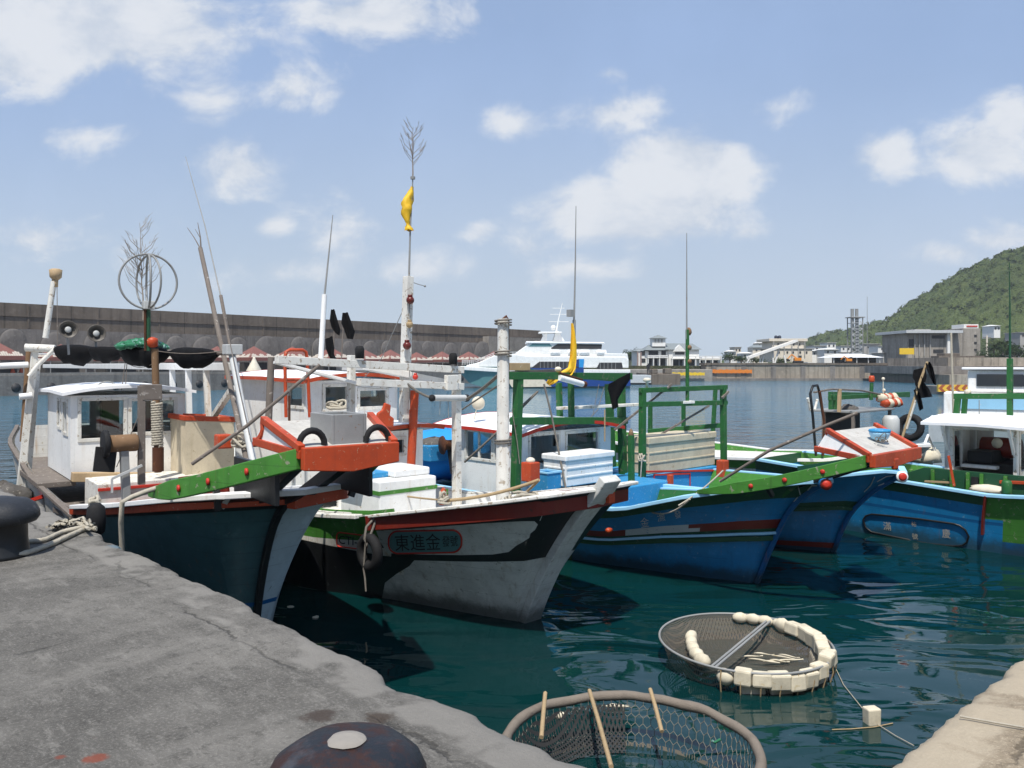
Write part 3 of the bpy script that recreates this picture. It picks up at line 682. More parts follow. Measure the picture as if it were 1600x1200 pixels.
# ---------------------------------------------------------------- boat fittings
V3 = lambda v, dx=0, dy=0, dz=0: Vector((v[0] + dx, v[1] + dy, v[2] + dz))
def gun(b, name, mat, w, h, x0=-99, x1=99, v=1.0, out=0.0): return b.strake(name, mat, v, w, h, x0, x1, out, around=x1 > 50)
def stempost(b, mat, w, h, ext=None, z0=-.3):
    pts = [(smooth(b.stemp, z0 + (b.ztop - z0) * i / 16) + .03, 0, z0 + (b.ztop - z0) * i / 16) for i in range(17)]
    if ext: pts.append((ext[0], 0, ext[1]))
    m = MB(); m.sweep(pts, w, h, (0, 1, 0)); 
    # sweep: width lies along cross(up); up=y so w/h swap
    return b.part(m, 'stem_post', mat, .012)
def platform(b, FL, FR, BL, BR, xf, xb, low, ap, plank, deck='deck_grey', bulge=.2):
    fl, fr = b.at(*FL, x=xf), b.at(*FR, x=xf); bl, br = b.at(*BL, x=xb), b.at(*BR, x=xb)
    z = (fl.z + fr.z) / 2; fl.z = fr.z = z; zb = (bl.z + br.z) / 2; bl.z = br.z = zb
    m = MB(); m.prism([fl, fr, br, bl], (0, 0, -.04)); b.part(m, 'bow_platform', deck, .004)
    sl = MB()                                        # slats over the ramp
    for i in range(9):
        t = (i + .5) / 9; p = bl.lerp(fl, t); q = br.lerp(fr, t); sl.bar(V3(p, 0, .03, .002), V3(q, 0, -.03, .002), (bl - fl).length / 9 * .985, .006)
    mid = (fl + fr) / 2; h = ap
    m = MB(); m.prism([V3(fl, 0, -.03, .03), V3(fr, 0, .03, .03), V3(fr, 0, .03, -h * .72), V3(mid, 0, 0, -h), V3(fl, 0, -.03, -h * .8)], (.07, 0, 0)); b.part(m, 'apron', 'orange', .008)
    for s, bk, ft in ((-1, bl, fl), (1, br, fr)):
        lo = V3(ft, low, s * .0, -.02); lo.y = bk.y + s * .02
        m = MB(); m.prism([bk, V3(ft, -.05), lo], (0, s * .03, 0)); b.part(m, 'side_panel', 'white')
        m = MB(); m.bar(V3(bk, 0, s * .02, .02), V3(ft, 0, s * .02, .02), .06, .06); m.bar(V3(lo, 0, s * .02, .03), V3(ft, 0, s * .02, -.03), .05, .07)
        k = [V3(bk, 0, s * .02, 0).lerp(V3(lo, 0, s * .02, 0), i / 6) + Vector((.09 * math.sin(math.pi * i / 6), 0, 0)) for i in range(7)]
        m.sweep(k, .05, .05, (0, 1, 0)); b.part(m, 'side_trim', 'orange', .006)
    pa = b.at(*plank[0], y=plank[1]); pb = V3(fl, -.04, 0, -ap * .35)
    n = 10
    for s in (-1, 1):
        bolts = []
        m = MB(); pts = []
        e = pb if s < 0 else V3(fr, -.04, -.12, .0)
        for i in range(n + 1):
            t = i / n; p = pa.lerp(pb, t); yy = p.y if s < 0 else -pa.y + (e.y + pa.y) * t; pts.append((p.x, yy, p.z - .05 * math.sin(math.pi * t)))
            pts[-1] = (pts[-1][0], pts[-1][1] + s * (bulge if s < 0 else -.04) * math.sin(math.pi * t)**.8 if 0 < i < n else pts[-1][1], pts[-1][2])
        lo, hi = [], []
        for i, p in enumerate(pts):
            hh = plank[2] * min(1, .35 + i * .22); lo.append((p[0], p[1], p[2] - hh / 2)); hi.append((p[0], p[1], p[2] + hh / 2))
        t_ = s * .05
        vs = lo + hi + [(x, y + t_, z_) for x, y, z_ in lo] + [(x, y + t_, z_) for x, y, z_ in hi]; k = n + 1
        fs = [(i, i + 1, k + i + 1, k + i) for i in range(n)] + [(2 * k + i, 3 * k + i, 3 * k + i + 1, 2 * k + i + 1) for i in range(n)] + [(k + i, k + i + 1, 3 * k + i + 1, 3 * k + i) for i in range(n)] + [(i, 2 * k + i, 2 * k + i + 1, i + 1) for i in range(n)] + [(0, k, 3 * k, 2 * k), (n, 2 * k + n, 3 * k + n, k + n)]
        m.add(vs, fs); po = b.part(m, 'side_plank', 'green', .008)
        for i in (4, 6, 8):
            m = MB(); m.lathe([(.03, 0), (.03, .015), (.012, .02)], V3(pts[i], 0, t_ if s < 0 else t_, 0), 8, (0, s, 0)); m.build('bolt', 'red', po)
    # knees carrying the platform
    for s in (-1, 1):
        for t in (.4,):
            e = pb if s < 0 else V3(fr, -.04, 0, -ap * .35); q = pa if s < 0 else Vector((pa.x, -pa.y, pa.z)); p = q.lerp(e, t)
            vx = min(p.x, b.xtop - .25); sh = lerp(b.sheer, vx); wy = smooth(b.wt, vx) - .12
            m = MB(); m.bar((vx, s * wy, sh - .1), (p.x, p.y * .92, p.z - .02), .05, .06); b.part(m, 'platform_knee', 'hull_black', .006)
    m = MB()                                         # beam under the front of the platform
    for yy in (-.2, .2): m.bar((b.xtop - .5, yy, lerp(b.sheer, b.xtop) - .12), ((fl.x + bl.x) / 2 + .25, yy * 1.2, (z + zb) / 2 - .16), .09, .12)
    b.part(m, 'platform_beam', 'hull_black', .006)
    return fl, fr, bl, br
def bulb(b, c, r, mat, parent=None):
    m = MB(); m.ball(c, r, 12); m.lathe([(r * .6, 0), (r * .6, r * .5), (r * .5, r * .55)], V3(c, 0, 0, r * .8), 10); return m.build('lamp', mat, parent or b.root)
def twigs(m, base, h, n, spread, seed, bend=0.0):
    rd = random.Random(seed); base = Vector(base)
    top = base + Vector((bend * h, 0, h))
    stem = [base.lerp(top, i / 8) + Vector((rd.uniform(-1, 1), rd.uniform(-1, 1), 0)) * h * .008 for i in range(9)]
    m.tube(stem, [.012 * (1 - i / 10) for i in range(9)], 5)
    for k in range(n):
        t = rd.uniform(.25, .98); p = base.lerp(top, t); a = rd.uniform(0, 6.28); l = h * spread * (1.15 - t * .6)
        q = p + Vector((math.cos(a) * l * .55, math.sin(a) * l * .55, l * .75)); mid = p.lerp(q, .5) + Vector((math.cos(a), math.sin(a), -.2)) * l * .1
        m.tube([p, mid, q], [.0045, .0035, .002], 4)
        for j in range(3):
            u = rd.uniform(.35, .95); s0 = p.lerp(q, u); a2 = a + rd.uniform(-1, 1); ll = l * rd.uniform(.15, .35)
            m.tube([s0, s0 + Vector((math.cos(a2) * ll * .7, math.sin(a2) * ll * .7, ll * .7))], [.0025, .0012], 3)
def onboat(b, mb, name, mat, p, label, cat, group=None, bevel=0, rz=0):
    """a loose thing lying on a boat: its own top-level object, origin at its base point p (boat frame)"""
    o = mb.build(name, mat, None, bevel); o.location = b.w(p); o.rotation_euler.z = b.a + rz
    return tag(o, label, cat, group)
def loose(b, name, p, label, cat, group=None, rz=0): return thing(name, label, cat, b.w(p), b.a + rz, group)
def chest(b, p, sx, sy, sz, mat, label, name='ice_chest'):
    t = loose(b, name, p, label, 'ice chest')
    m = MB(); m.box(-sx / 2, sx / 2, -sy / 2, sy / 2, 0, sz * .8); m.build('body', mat, t, .015)
    m = MB(); m.box(-sx / 2 - .025, sx / 2 + .025, -sy / 2 - .025, sy / 2 + .025, sz * .8 + .002, sz); m.build('lid', mat, t, .02)
    m = MB()
    for i in (.28, .55): m.box(sx / 2 - .004, sx / 2 + .012, -sy / 2 + .02, sy / 2 - .02, sz * i, sz * i + .03); m.box(-sx / 2 + .02, sx / 2 - .02, -sy / 2 - .012, -sy / 2 + .004, sz * i, sz * i + .03)
    m.build('rib', mat, t, .005)
    return t
def ropeheap(b, p, r, n, mat, label, seed, name='rope_coil', th=.014, flat=.35, group='coils of rope on the boats'):
    rd = random.Random(seed); m = MB(); pts = []
    for i in range(n * 14):
        a = i * .45; k = 1 + .35 * math.sin(a * .37 + seed); rr = r * (.55 + .45 * noise.noise(Vector((i * .09, seed, 0)))) * k
        pts.append((rr * math.cos(a), rr * math.sin(a) * .8, th + abs(noise.noise(Vector((i * .13, seed + 5, 0)))) * r * flat * 1.6))
    m.tube(pts, th, 6)
    return onboat(b, m, name, mat, p, label, 'rope', group)

# ======== boat 1 (teal, beside the quay)
b = b1; A = b.at
gun(b, 'gunwale', 'white', .13, .05, -2.6)
zz = b.keel + (b.ztop - b.keel) * .945; m = MB(); m.sweep(b.line(.945, -1, -2.6, 2, .02) + [Vector((smooth(b.stemp, zz) + .02, 0, zz))], .05, .075); b.part(m, 'rubbing_strake', 'orange', .008)
for yy in (-.44, .40): m = MB(); m.box(.75, 1.75, yy, yy + .04, 1.84, 2.16); b.part(m, 'platform_shade_board', 'hull_black', .006)  # black boards added to paint the dark gap shaded by the bow platform
gun(b, 'aft_gunwale', 'grey_wood', .07, .05, -11, -2.72)
m = MB(); zz = b.keel + (b.ztop - b.keel) * .95; m.sweep([Vector((smooth(b.stemp, zz) + .07, 0, zz - .01))] + list(reversed(b.line(.95, 1, -.3, 1.3, .05))), .11, .14); b.part(m, 'bow_cap', 'orange', .03)
m = MB(); m.sweep([V3(v, 0, .05, .10) for v in b.line(1, -1, .35, 1.2, -.05)], .03, .2); b.part(m, 'bulwark_board', 'red_brown', .005)
stempost(b, 'hull_black', .06, .07)
fl, fr, bl, br = platform(b, (475, 703), (613, 697), (415, 655), (575, 655), 2.0, 1.2, -.95, .19, ((240, 770), -1.0, .17))
bx = MB(); c = fl.lerp(fr, .52).lerp(bl.lerp(br, .52), .38)           # open grey anchor box on the platform
for (x0, x1, y0, y1) in ((-.24, .2, -.16, -.13), (-.24, .2, .13, .16), (.17, .2, -.13, .13), (-.24, -.21, -.13, .13)): bx.box(c.x + x0, c.x + x1, c.y + y0, c.y + y1, c.z - .06, c.z + .2)
b.part(bx, 'anchor_box', 'grey_metal', .006)
dkm = MB(); dkm.box(c.x - .2, c.x + .16, c.y - .125, c.y + .125, c.z - .05, c.z + .02); b.part(dkm, 'box_floor', 'dark')
for t in (.14, .86):
    p = fl.lerp(fr, t).lerp(bl.lerp(br, t), .16); m = MB()
    m.tube([(p.x + .02, p.y + .11 * math.cos(a), p.z + .0 + .12 * math.sin(a)) for a in (math.pi * i / 10 for i in range(11))], .028, 8); b.part(m, 'rubber_handle', 'rubber')
m = MB(); q = A(452, 640, x=1.2); m.tube([(q.x, q.y, bl.z - .02), (q.x, q.y, bl.z + .22)], .012, 6); b.part(m, 'pin', 'rust')
# wheelhouse
fx = -5.2; y0 = A(110, 700, x=fx).y; y1 = A(291, 700, x=fx).y; z0, z1 = A(180, 745, x=fx).z, A(180, 617, x=fx).z
S = lambda px, py=640: A(px, py, x=fx).y - y0
Zf = lambda py: A(200, py, x=fx).z
Sx = lambda px: A(px, 640, y=y0).x - (fx - 2.1)
ro = cabin(b, fx - 2.1, fx, y0, y1, z0, z1, front=[(S(127), S(193), Zf(682), Zf(625)), (S(206), S(272), Zf(676), Zf(627))],
      star=[(Sx(91), Sx(95), Zf(668), Zf(628)), (Sx(99.5), Sx(105.5), Zf(674), Zf(628))], port=[(.5, 1.4, Zf(676), Zf(627))], back=[(.2, .8, Zf(676), Zf(625)), (1.0, 1.55, Zf(676), Zf(625))],
      roof=(.1, .12, .12), crown=.1)
m = MB(); m.box(fx - 2.0, fx - .1, y0 + .08, y1 - .08, z0 + .01, z0 + .05); b.part(m, 'cabin_floor', 'interior')
m = MB(); m.box(fx - .6, fx - .12, y0 + .15, y1 - .35, z0 + .05, z0 + .62); m.box(fx - .9, fx - .7, y0 + .55, y0 + .8, z0 + .05, z1 - .02); m.ball((fx - .5, y0 + 1.0, z0 + .66), .06); b.part(m, 'helm_console', 'dark', .01)
m = MB(); zc = z1 + .13
m.tube([(fx - .5, y0 + .45 + .5 * t, zc + .01 + .05 * math.sin(6 * t)) for t in (i / 14 for i in range(15))], .012, 5); b.part(m, 'roof_cable', 'grey_metal', parent=ro)
# deck works in front of the wheelhouse
m = MB(); p = A(112, 742, x=fx + .15); q = A(292, 742, x=fx + .15); m.bar(V3(p, 0, 0, -.03), V3(q, 0, 0, -.03), .16, .13); b.part(m, 'deck_beam', 'tan_wood', .008)
m = MB(); p = A(150, 756, x=-4.2); q = A(330, 756, x=-4.2); m.box(-5.0, -4.1, p.y, q.y, .9, p.z); b.part(m, 'hatch_coaming', 'worn_white', .01)
m = MB(); m.box(-4.09, -4.06, p.y, q.y, p.z - .09, p.z - .05); m.box(-4.09, -4.06, p.y + .1, q.y, p.z - .3, p.z - .26); b.part(m, 'coaming_trim', 'red', .004)
m = MB(); p = A(40, 752, x=-5.6); q = A(118, 752, x=-5.6); m.box(-7.2, -5.25, p.y + .1, q.y - .05, p.z - .08, p.z); b.part(m, 'side_deck', 'grey_wood', .01)
m = MB(); p = A(86, 784, y=-1.15)
for dz in (0, -.1): m.bar(V3(p, 0, 0, dz), V3(p, 1.0, .05, dz + .03), .06, .06)
b.part(m, 'rail_timber', 'grey_wood', .006)
# winch and its post
wx = -3.6; p = A(221, 757, x=wx); t = A(221, 603, x=wx)
b.post('winch_post', 'grey_wood', p, t, .085)
pb_ = A(252, 615, x=wx); m = MB(); m.box(wx - .12, wx + .05, t.y + .0, pb_.y, A(0, 631, x=wx).z, A(0, 604, x=wx).z); b.part(m, 'post_box', 'grey_wood', .01)
m = MB(); c = A(200, 692, x=wx); r_ = .16
m.lathe([(r_ * .7, -.26), (r_ * .72, .1), (r_ * .6, .12)], c, 20, (0, 1, 0)); wd = b.part(m, 'winch_drum', 'brown_wood')
m = MB(); m.lathe([(r_ * 1.1, -.04), (r_ * 1.15, 0), (r_ * 1.1, .03)], V3(c, 0, -.27, 0), 22, (0, 1, 0)); m.bar(V3(c, 0, -.26, -.04), V3(c, .02, -.3, -.36), .04, .26, (0, 1, 0)); b.part(m, 'winch_cheek', 'rubber', .01)
m = MB(); m.bar(V3(c, 0, -.05, -.1), (c.x, c.y - .02, p.z - .2), .1, .12); b.part(m, 'winch_stand', 'grey_metal', .01)
m = MB(); m.bar(A(175, 748, x=wx + .1), A(222, 727, x=wx + .1), .03); m.bar(A(175, 748, x=wx + .1), A(175, 770, x=wx + .1), .025); b.part(m, 'winch_lever', 'pale_metal')
# mast with the rope-wrapped foot, direction finder loops on top
mx = -4.3; p, t = A(247, 738, x=mx), A(242, 545, x=mx)
m = MB(); m.tube([p, t], .05, 12); ms = b.part(m, 'mast', 'brown_wood')
w0, w1 = A(246, 697, x=mx), A(245, 628, x=mx); m = MB(); n = 150
m.tube([w0.lerp(w1, i / n) + Vector((math.cos(i * .75), math.sin(i * .75), 0)) * .066 for i in range(n + 1)], .02, 6); b.part(m, 'rope_wrapping', 'rope', parent=ms)
m = MB(); m.tube([A(247, 736, x=mx + .02), A(247, 699, x=mx + .02)], .08, 10); b.part(m, 'mast_foot', 'rust', parent=ms)
p, t = A(232, 548, x=mx), A(232, 482, x=mx); m = MB(); m.tube([p, t], .03, 10); b.part(m, 'antenna_pole', 'deep_green')
m = MB(); m.tube([A(227, 548, x=mx), A(227, 470, x=mx)], .018, 8); b.part(m, 'stay_rod', 'rust')
c = A(232, 440, x=mx); rr = .39; lp = A(232, 477, x=mx); m = MB(); m.box(lp.x - .07, lp.x + .07, lp.y - .075, lp.y + .075, lp.z - .06, lp.z + .06); hd = b.part(m, 'loop_antenna_box', 'pale_metal', .01)
for k, rad in ((0, rr), (R(78), rr * .96), (R(99), rr * .96)):
    ca = b.a; dv = Vector((math.sin(k) , math.cos(k), 0)); m = MB()
    m.tube([c + dv * rad * math.sin(a) + Vector((0, 0, 1)) * rad * math.cos(a) for a in (2 * math.pi * i / 40 for i in range(40))], .016, 6, True); b.part(m, 'loop', 'grey_metal', parent=hd)
m = MB(); m.lathe([(.04, 0), (.075, .02), (.08, .1), (.07, .13), (.02, .15)], A(238, 543, x=mx), 14); b.part(m, 'beacon', 'orange')
m = MB(); twigs(m, (0, 0, 0), 1.4, 30, .36, 5, -.1); onboat(b, m, 'bamboo_branch', 'pale_bark', V3(A(223, 500, x=mx), 0, -.0, 0), 'bare bamboo branch tied beside the round loop antenna', 'branch')
# right-hand A-frame mast with whips
fy = .9; pA, tA = A(389, 690, y=fy), A(313, 388, y=fy + .35); b.post('mast', 'grey_wood', V3(pA, 0, 0, -.4), V3(tA, 0, 0, 0), .075, rnd=True)
pB, tB = A(402, 715, y=fy - .25), A(345, 462, y=fy); b.post('mast', 'pale_metal', V3(pB, 0, 0, -.3), A(362, 552, y=fy - .05), .095, rnd=True); b.post('whip_base', 'grey_wood', A(362, 552, y=fy - .05), tB, .05, rnd=True)
m = MB(); m.tube([A(351, 490, y=fy), A(320, 352, y=fy), A(290, 245, y=fy)], [.012, .009, .005], 6); b.part(m, 'whip_antenna', 'grey_metal')
m = MB(); m.tube([A(313, 388, y=fy + .35), A(304, 372, y=fy + .35), A(293, 356, y=fy + .35)], [.012, .008, .005], 5); m.tube([A(314, 388, y=fy + .35), A(313, 370, y=fy + .35), A(309, 348, y=fy + .35)], [.014, .01, .005], 5); m.tube([A(313, 372, y=fy + .35), A(305, 358, y=fy + .35)], [.008, .004], 4); b.part(m, 'mast_twig', 'grey_wood')
p = A(362, 545, y=fy - .06); m = MB(); m.box(p.x - .1, p.x + .1, p.y - .1, p.y + .12, p.z - .08, p.z + .06); b.part(m, 'junction_box', 'pale_metal', .01)
m = MB(); m.tube([A(300, 725, x=-1.6), A(386, 665, x=-1.2), A(500, 570, x=-.9)], .022, 7); o = m.build('boat_hook', 'grey_wood'); o.parent = None; o.location = (b.O.x, b.O.y, 0); o.rotation_euler.z = b.a; tag(o, 'long dark boat hook slanting up past the orange-fronted bow platform', 'pole')
# left-hand A-frame with boom wrapped in black netting
lx = -7.2
P_ = lambda px, py, d=0: A(px, py, x=lx + d)
b.post('frame_leg', 'worn_white', V3(P_(26, 790), 0, 0, -.2), P_(55, 545), .10); b.post('frame_leg', 'worn_white', V3(P_(38, 775, -.4), 0, 0, -.2), P_(58, 560, -.4), .11); b.post('frame_leg', 'brown_wood', V3(P_(36, 690, -.2)), P_(46, 545, -.2), .1, rnd=True)
b.post('boom', 'worn_white', P_(40, 543), P_(86, 545, .2), .13, rnd=True); b.post('pole', 'worn_white', P_(71, 528), P_(84, 440), .09, rnd=True)
m = MB(); m.lathe([(.05, 0), (.09, .04), (.1, .16), (.06, .18)], P_(87, 437), 12); m.lathe([(.045, -.12), (.05, 0)], P_(86, 437), 10); b.part(m, 'lamp', 'tan_wood')
m = MB(); m.tube([P_(0, 572), P_(44, 570)], .05, 8); m.tube([P_(30, 620, .1), P_(50, 618, .1)], .05, 8); b.part(m, 'cross_pipe', 'white')
m = MB(); m.tube([P_(45, 588, .1), P_(60, 570, .1), P_(86, 545, .25)], .035, 7); b.part(m, 'brace', 'worn_white')
e0, e1 = P_(84, 545, .2), A(358, 552, y=fy - .05)
m = MB(); m.tube([e0, e1], .03, 8); b.part(m, 'boom', 'grey_wood')
t = loose(b, 'net_roll', (0, 0, 0), 'black netting rolled in lumps along the boom over the white wheelhouse', 'net')
for i, (cx, w_, h_) in enumerate(((122, 46, 17), (176, 40, 13), (238, 54, 18), (312, 50, 17))):
    f = (cx - 84) / (358 - 84); c = e0.lerp(e1, f * .985 + .0); Y = b.w(c).y; s_ = Y / F; m = MB(); n = 14; rows = []
    dr = (e1 - e0).normalized(); L = w_ * s_ / max(.3, abs(dr.dot(Vector((-.3, .95, 0))) * 0 + 1))
    vs = []
    for k in range(n + 1):
        u = -1 + 2 * k / n; prof = max(.22, (1 - abs(u)**3.2)); cc = c + dr * u * L * 1.12
        for j in range(10):
            a = 2 * math.pi * j / 10; hh = h_ * s_ * prof * (1 + .22 * noise.noise(Vector((k * .5, j * .6, i * 7))))
            zz = math.sin(a) * hh; zz = zz * (.45 if zz > 0 else 1.45); side = Vector((-dr.y, dr.x, 0)).normalized()
            vs.append(cc + side * math.cos(a) * hh * .9 + Vector((0, 0, zz)))
    m.add(vs, [(k * 10 + j, k * 10 + (j + 1) % 10, (k + 1) * 10 + (j + 1) % 10, (k + 1) * 10 + j) for k in range(n) for j in range(10)], True); m.build('net_lump', 'black_cloth', t)
c = e0.lerp(e1, .545); m = MB()
for k in range(26):
    a = k * 2.4; r_ = .33 * (k / 26)**.5; m.ball((r_ * math.cos(a) * .75, r_ * math.sin(a), .05 + .1 * (1 - k / 26)), (.09, .09, .05), 7, .5)
onboat(b, m, 'net_heap', 'net_green', c, 'green and blue net heap lying on the black netting roll', 'net')
for px, py in ((107, 515), (151, 521)):
    c = A(px, py, x=-5.9); m = MB(); m.lathe([(.04, -.16), (.07, -.14), (.12, -.02), (.135, .02), (.125, .02), (.09, -.05), (.02, -.06)], c, 20, (.9, -.1, .1)); lo = b.part(m, 'deck_lamp', 'lamp_metal')
    m = MB(); m.ball(V3(c, -.03), (.02, .05, .05), 10); b.part(m, 'lamp_bulb', 'pale_metal', parent=lo)
    m = MB(); m.tube([V3(c, -.08, 0, -.1), V3(c, -.1, .02, -.38)], .018, 6); b.part(m, 'lamp_bracket', 'grey_metal', parent=lo)
# awning frame astern
yy = 1.15
G = lambda px, py: A(px, py, y=yy)
m = MB(); m.bar(G(70, 572), G(368, 573), .12, .12); m.bar(G(60, 553), G(368, 553), .03, .05); b.part(m, 'awning_rail', 'white', .008)
for px in (272, 297, 325): b.post('awning_post', 'white' if px != 325 else 'rusty_white', V3(G(px - 3, 575)), V3(G(px + 3 if px == 325 else px, 655), 0, 0, -.5), .085)
m = MB(); m.bar(G(364, 606), G(334, 650), .08, .08); b.part(m, 'awning_brace', 'worn_white', .006)
t = loose(b, 'fish_tank', V3(A(330, 740, x=-4.4), 0, 0, -.25), 'pale tank with an orange rim beside the white wheelhouse', 'tank'); tz = A(330, 655, x=-4.4).z - A(330, 740, x=-4.4).z + .25
ty0, ty1 = A(290, 700, x=-4.4).y - A(330, 740, x=-4.4).y, A(366, 700, x=-4.4).y - A(330, 740, x=-4.4).y
m = MB(); wall(m, (0, ty0), (0, ty1), 0, tz, []); wall(m, (-.8, ty0), (-.05, ty0), 0, tz, []); wall(m, (-.05, ty1), (-.8, ty1), 0, tz, []); wall(m, (-.85, ty1), (-.85, ty0), 0, tz, []); m.build('body', 'beige', t)
m = MB(); m.sweep([(-.02, ty0, tz + .03), (-.02, ty1, tz - .02), (-.83, ty1, tz - .02), (-.83, ty0, tz + .03)], .09, .075, closed=True); m.build('rim', 'orange', t, .01)
m = MB(); c = A(349, 690, x=-3.2); m.box(c.x - .1, c.x + .1, c.y - .1, c.y + .1, c.z - .09, c.z + .1); b.part(m, 'bracket_block', 'orange', .02)
ropeheap(b, A(378, 700, x=-3.0), .22, 7, 'rope', 'pale rope heap below the slanting grey masts of the teal boat', 3, th=.018, flat=.8)
# mooring line over the rail, tyre-black fender at the rail end
m = MB(); r0 = A(262, 757, y=-.95); pts = [r0, A(228, 768, y=-1.12), A(205, 777, y=-1.24), A(191, 784, y=-1.32), A(189, 815, y=-1.3), A(191, 870, y=-1.28)]
m.tube(pts, .022, 8); o = m.build('mooring_rope', 'rope'); o.location = (b.O.x, b.O.y, 0); o.rotation_euler.z = b.a; tag(o, 'thick pale mooring rope hanging over the red and white rail of the teal boat', 'rope')
m = MB(); m.lathe([(.04, -.16), (.08, -.12), (.09, 0), (.08, .12), (.04, .16)], (0, 0, 0), 14); onboat(b, m, 'fender', 'rubber', A(150, 812, y=-1.32), 'black rubber fender hanging where the teal bow meets the quay edge', 'fender')
ropeheap(b, A(146, 792, y=-1.15), .09, 4, 'rope', 'frayed pale rope knot on the rail end beside the black fender', 8, th=.018, flat=1.2)
m = MB(); m.ball((0, 0, .12), (.5, .4, .32), 18, .35); onboat(b, m, 'net_heap', 'net_grey', V3(A(6, 790, x=-6.6), 0, 0, -.1), 'grey fishing net heap at the left edge behind the mooring bollard', 'net')
m = MB(); m.bar(A(40, 785, x=-5.6), A(70, 775, x=-5.2), .08, .05); b.part(m, 'stanchion', 'red')

for nm, pts in (('pole_line', [A(89, 436, x=-7.2), A(90, 548, x=-7.0)]), ('boom_cable', sag(A(186, 556, x=-5.5), A(242, 566, x=-4.6), .12)), ('boom_cable', [A(199, 556, x=-5.4), A(196, 606, x=-5.3)]), ('boom_cable', [A(197, 556, x=-5.4), A(190, 610, x=-5.35)]),
                ('mast_stay', sag(A(243, 548, x=-4.3), A(360, 546, y=.85), .05)), ('mast_stay', [A(345, 462, y=.9), A(372, 600, y=.7), A(392, 690, y=.6)]), ('winch_line', [A(221, 640, x=-3.6), A(182, 730, x=-3.6)])):
    m = MB(); m.tube(pts, .006, 5); b.part(m, nm, 'grey_wood')

# ======== boat 2 (black and white)
b = b2; A = b.at
gun(b, 'gunwale', 'worn_white', .11, .035, -1.42)
b.strake('rail_board', 'red_brown', .935, .07, .17, -1.42, 99, .025, around=True)
gun(b, 'aft_gunwale', 'worn_white', .12, .05, -11, -1.46)
m = MB(); L = [b.pt(1, v, 1) for v in (.86, 1.0)]
stempost(b, 'hull_white', .1, .27, (1.26, 1.78))
wing = [(588, 829), (640, 826), (705, 821), (760, 817), (815, 814), (835, 814), (840, 819), (836, 827), (829, 833), (827, 840), (818, 846), (807, 852), (795, 862), (770, 866), (720, 867), (660, 866), (606, 864), (594, 846)]
b.decal('white_panel', 'hull_white', wing, .004)
rr = lambda x0, x1, y0, y1, r, n=7, sl=0: [(cx + r * math.cos(a), cy + r * math.sin(a) + sl * (cx - x0)) for cx, cy, a0 in ((x1 - r, y0 + r, -90), (x1 - r, y1 - r, 0), (x0 + r, y1 - r, 90), (x0 + r, y0 + r, 180)) for a in (R(a0 + 90 * i / n) for i in range(n + 1))]
pl = rr(608, 722, 829, 864, 15, sl=-.02)
b.decal('name_panel', 'teal_tone', pl, .010); b.outline('name_panel_border', 'red', pl, .011, off=.013)
b.text('name_lettering', 'dark', '東進金', [(617, 834), (688, 832), (690, 858), (619, 860)], .015)
b.text('name_lettering', 'dark', '發號', [(692, 836), (716, 835), (716, 852), (692, 853)], .015)
b.decal('boot_shade_patch', 'hull_black', [(410, 830), (520, 853), (560, 861), (600, 868), (650, 872), (640, 884), (620, 896), (602, 910), (596, 940), (410, 905)], .006)  # black boot top aft; towards the bow it paints in the hull's shade
p2 = rr(527, 574, 831, 853, 5, sl=.12); b.outline('registration_border', 'red', p2, .009); b.text('registration_lettering', 'dark', 'CTI-3', [(530, 836), (566, 840), (566, 853), (530, 849)], .008)
b.decal('white_panel', 'hull_white', [(956, 822), (968, 812), (984, 808), (1000, 811), (986, 822), (974, 838), (962, 858), (950, 868), (940, 868)], .005)
m = MB()                                                  # bow bitts with orange and green faces
for px, py in ((951, 768), (691, 772)):
    c = A(px, py, y=.12 if px > 900 else -.75); q = MB(); q.prism([(c.x, c.y - .05, c.z - .12), (c.x, c.y + .05, c.z - .12), (c.x, c.y + .05, c.z + .02), (c.x, c.y, c.z + .08), (c.x, c.y - .05, c.z + .02)], (.05, 0, 0)); bo = b.part(q, 'bitt', 'orange', .006)
    q = MB(); q.prism([(c.x + .052, c.y + .005, c.z + .0), (c.x + .052, c.y + .045, c.z + .0), (c.x + .052, c.y + .04, c.z + .06), (c.x + .052, c.y + .02, c.z + .07)], (.008, 0, 0)); b.part(q, 'bitt_face', 'green', parent=bo)
p = A(786, 792, y=0); t = A(786, 498, y=0); m = MB(); m.tube([V3(p, 0, 0, -.3), p.lerp(t, .35), p.lerp(t, .36), t], [.092, .086, .08, .066], 14); bm_ = b.part(m, 'bow_mast', 'worn_white')
m = MB()
for f in (.33, .80, .965):
    m = MB(); m.tube([p.lerp(t, f) + Vector((math.cos(i * .7), math.sin(i * .7), 0)) * .1 + Vector((0, 0, i * .0035)) for i in range(22)], .011, 5); b.part(m, 'lashing', 'rope_dark', parent=bm_)
m = MB(); m.tube([A(794, 775, y=.1), A(794, 500, y=.1), A(791, 494, y=.08), A(784, 500, y=.0)], .016, 6); b.part(m, 'mast_rod', 'rust', parent=bm_)
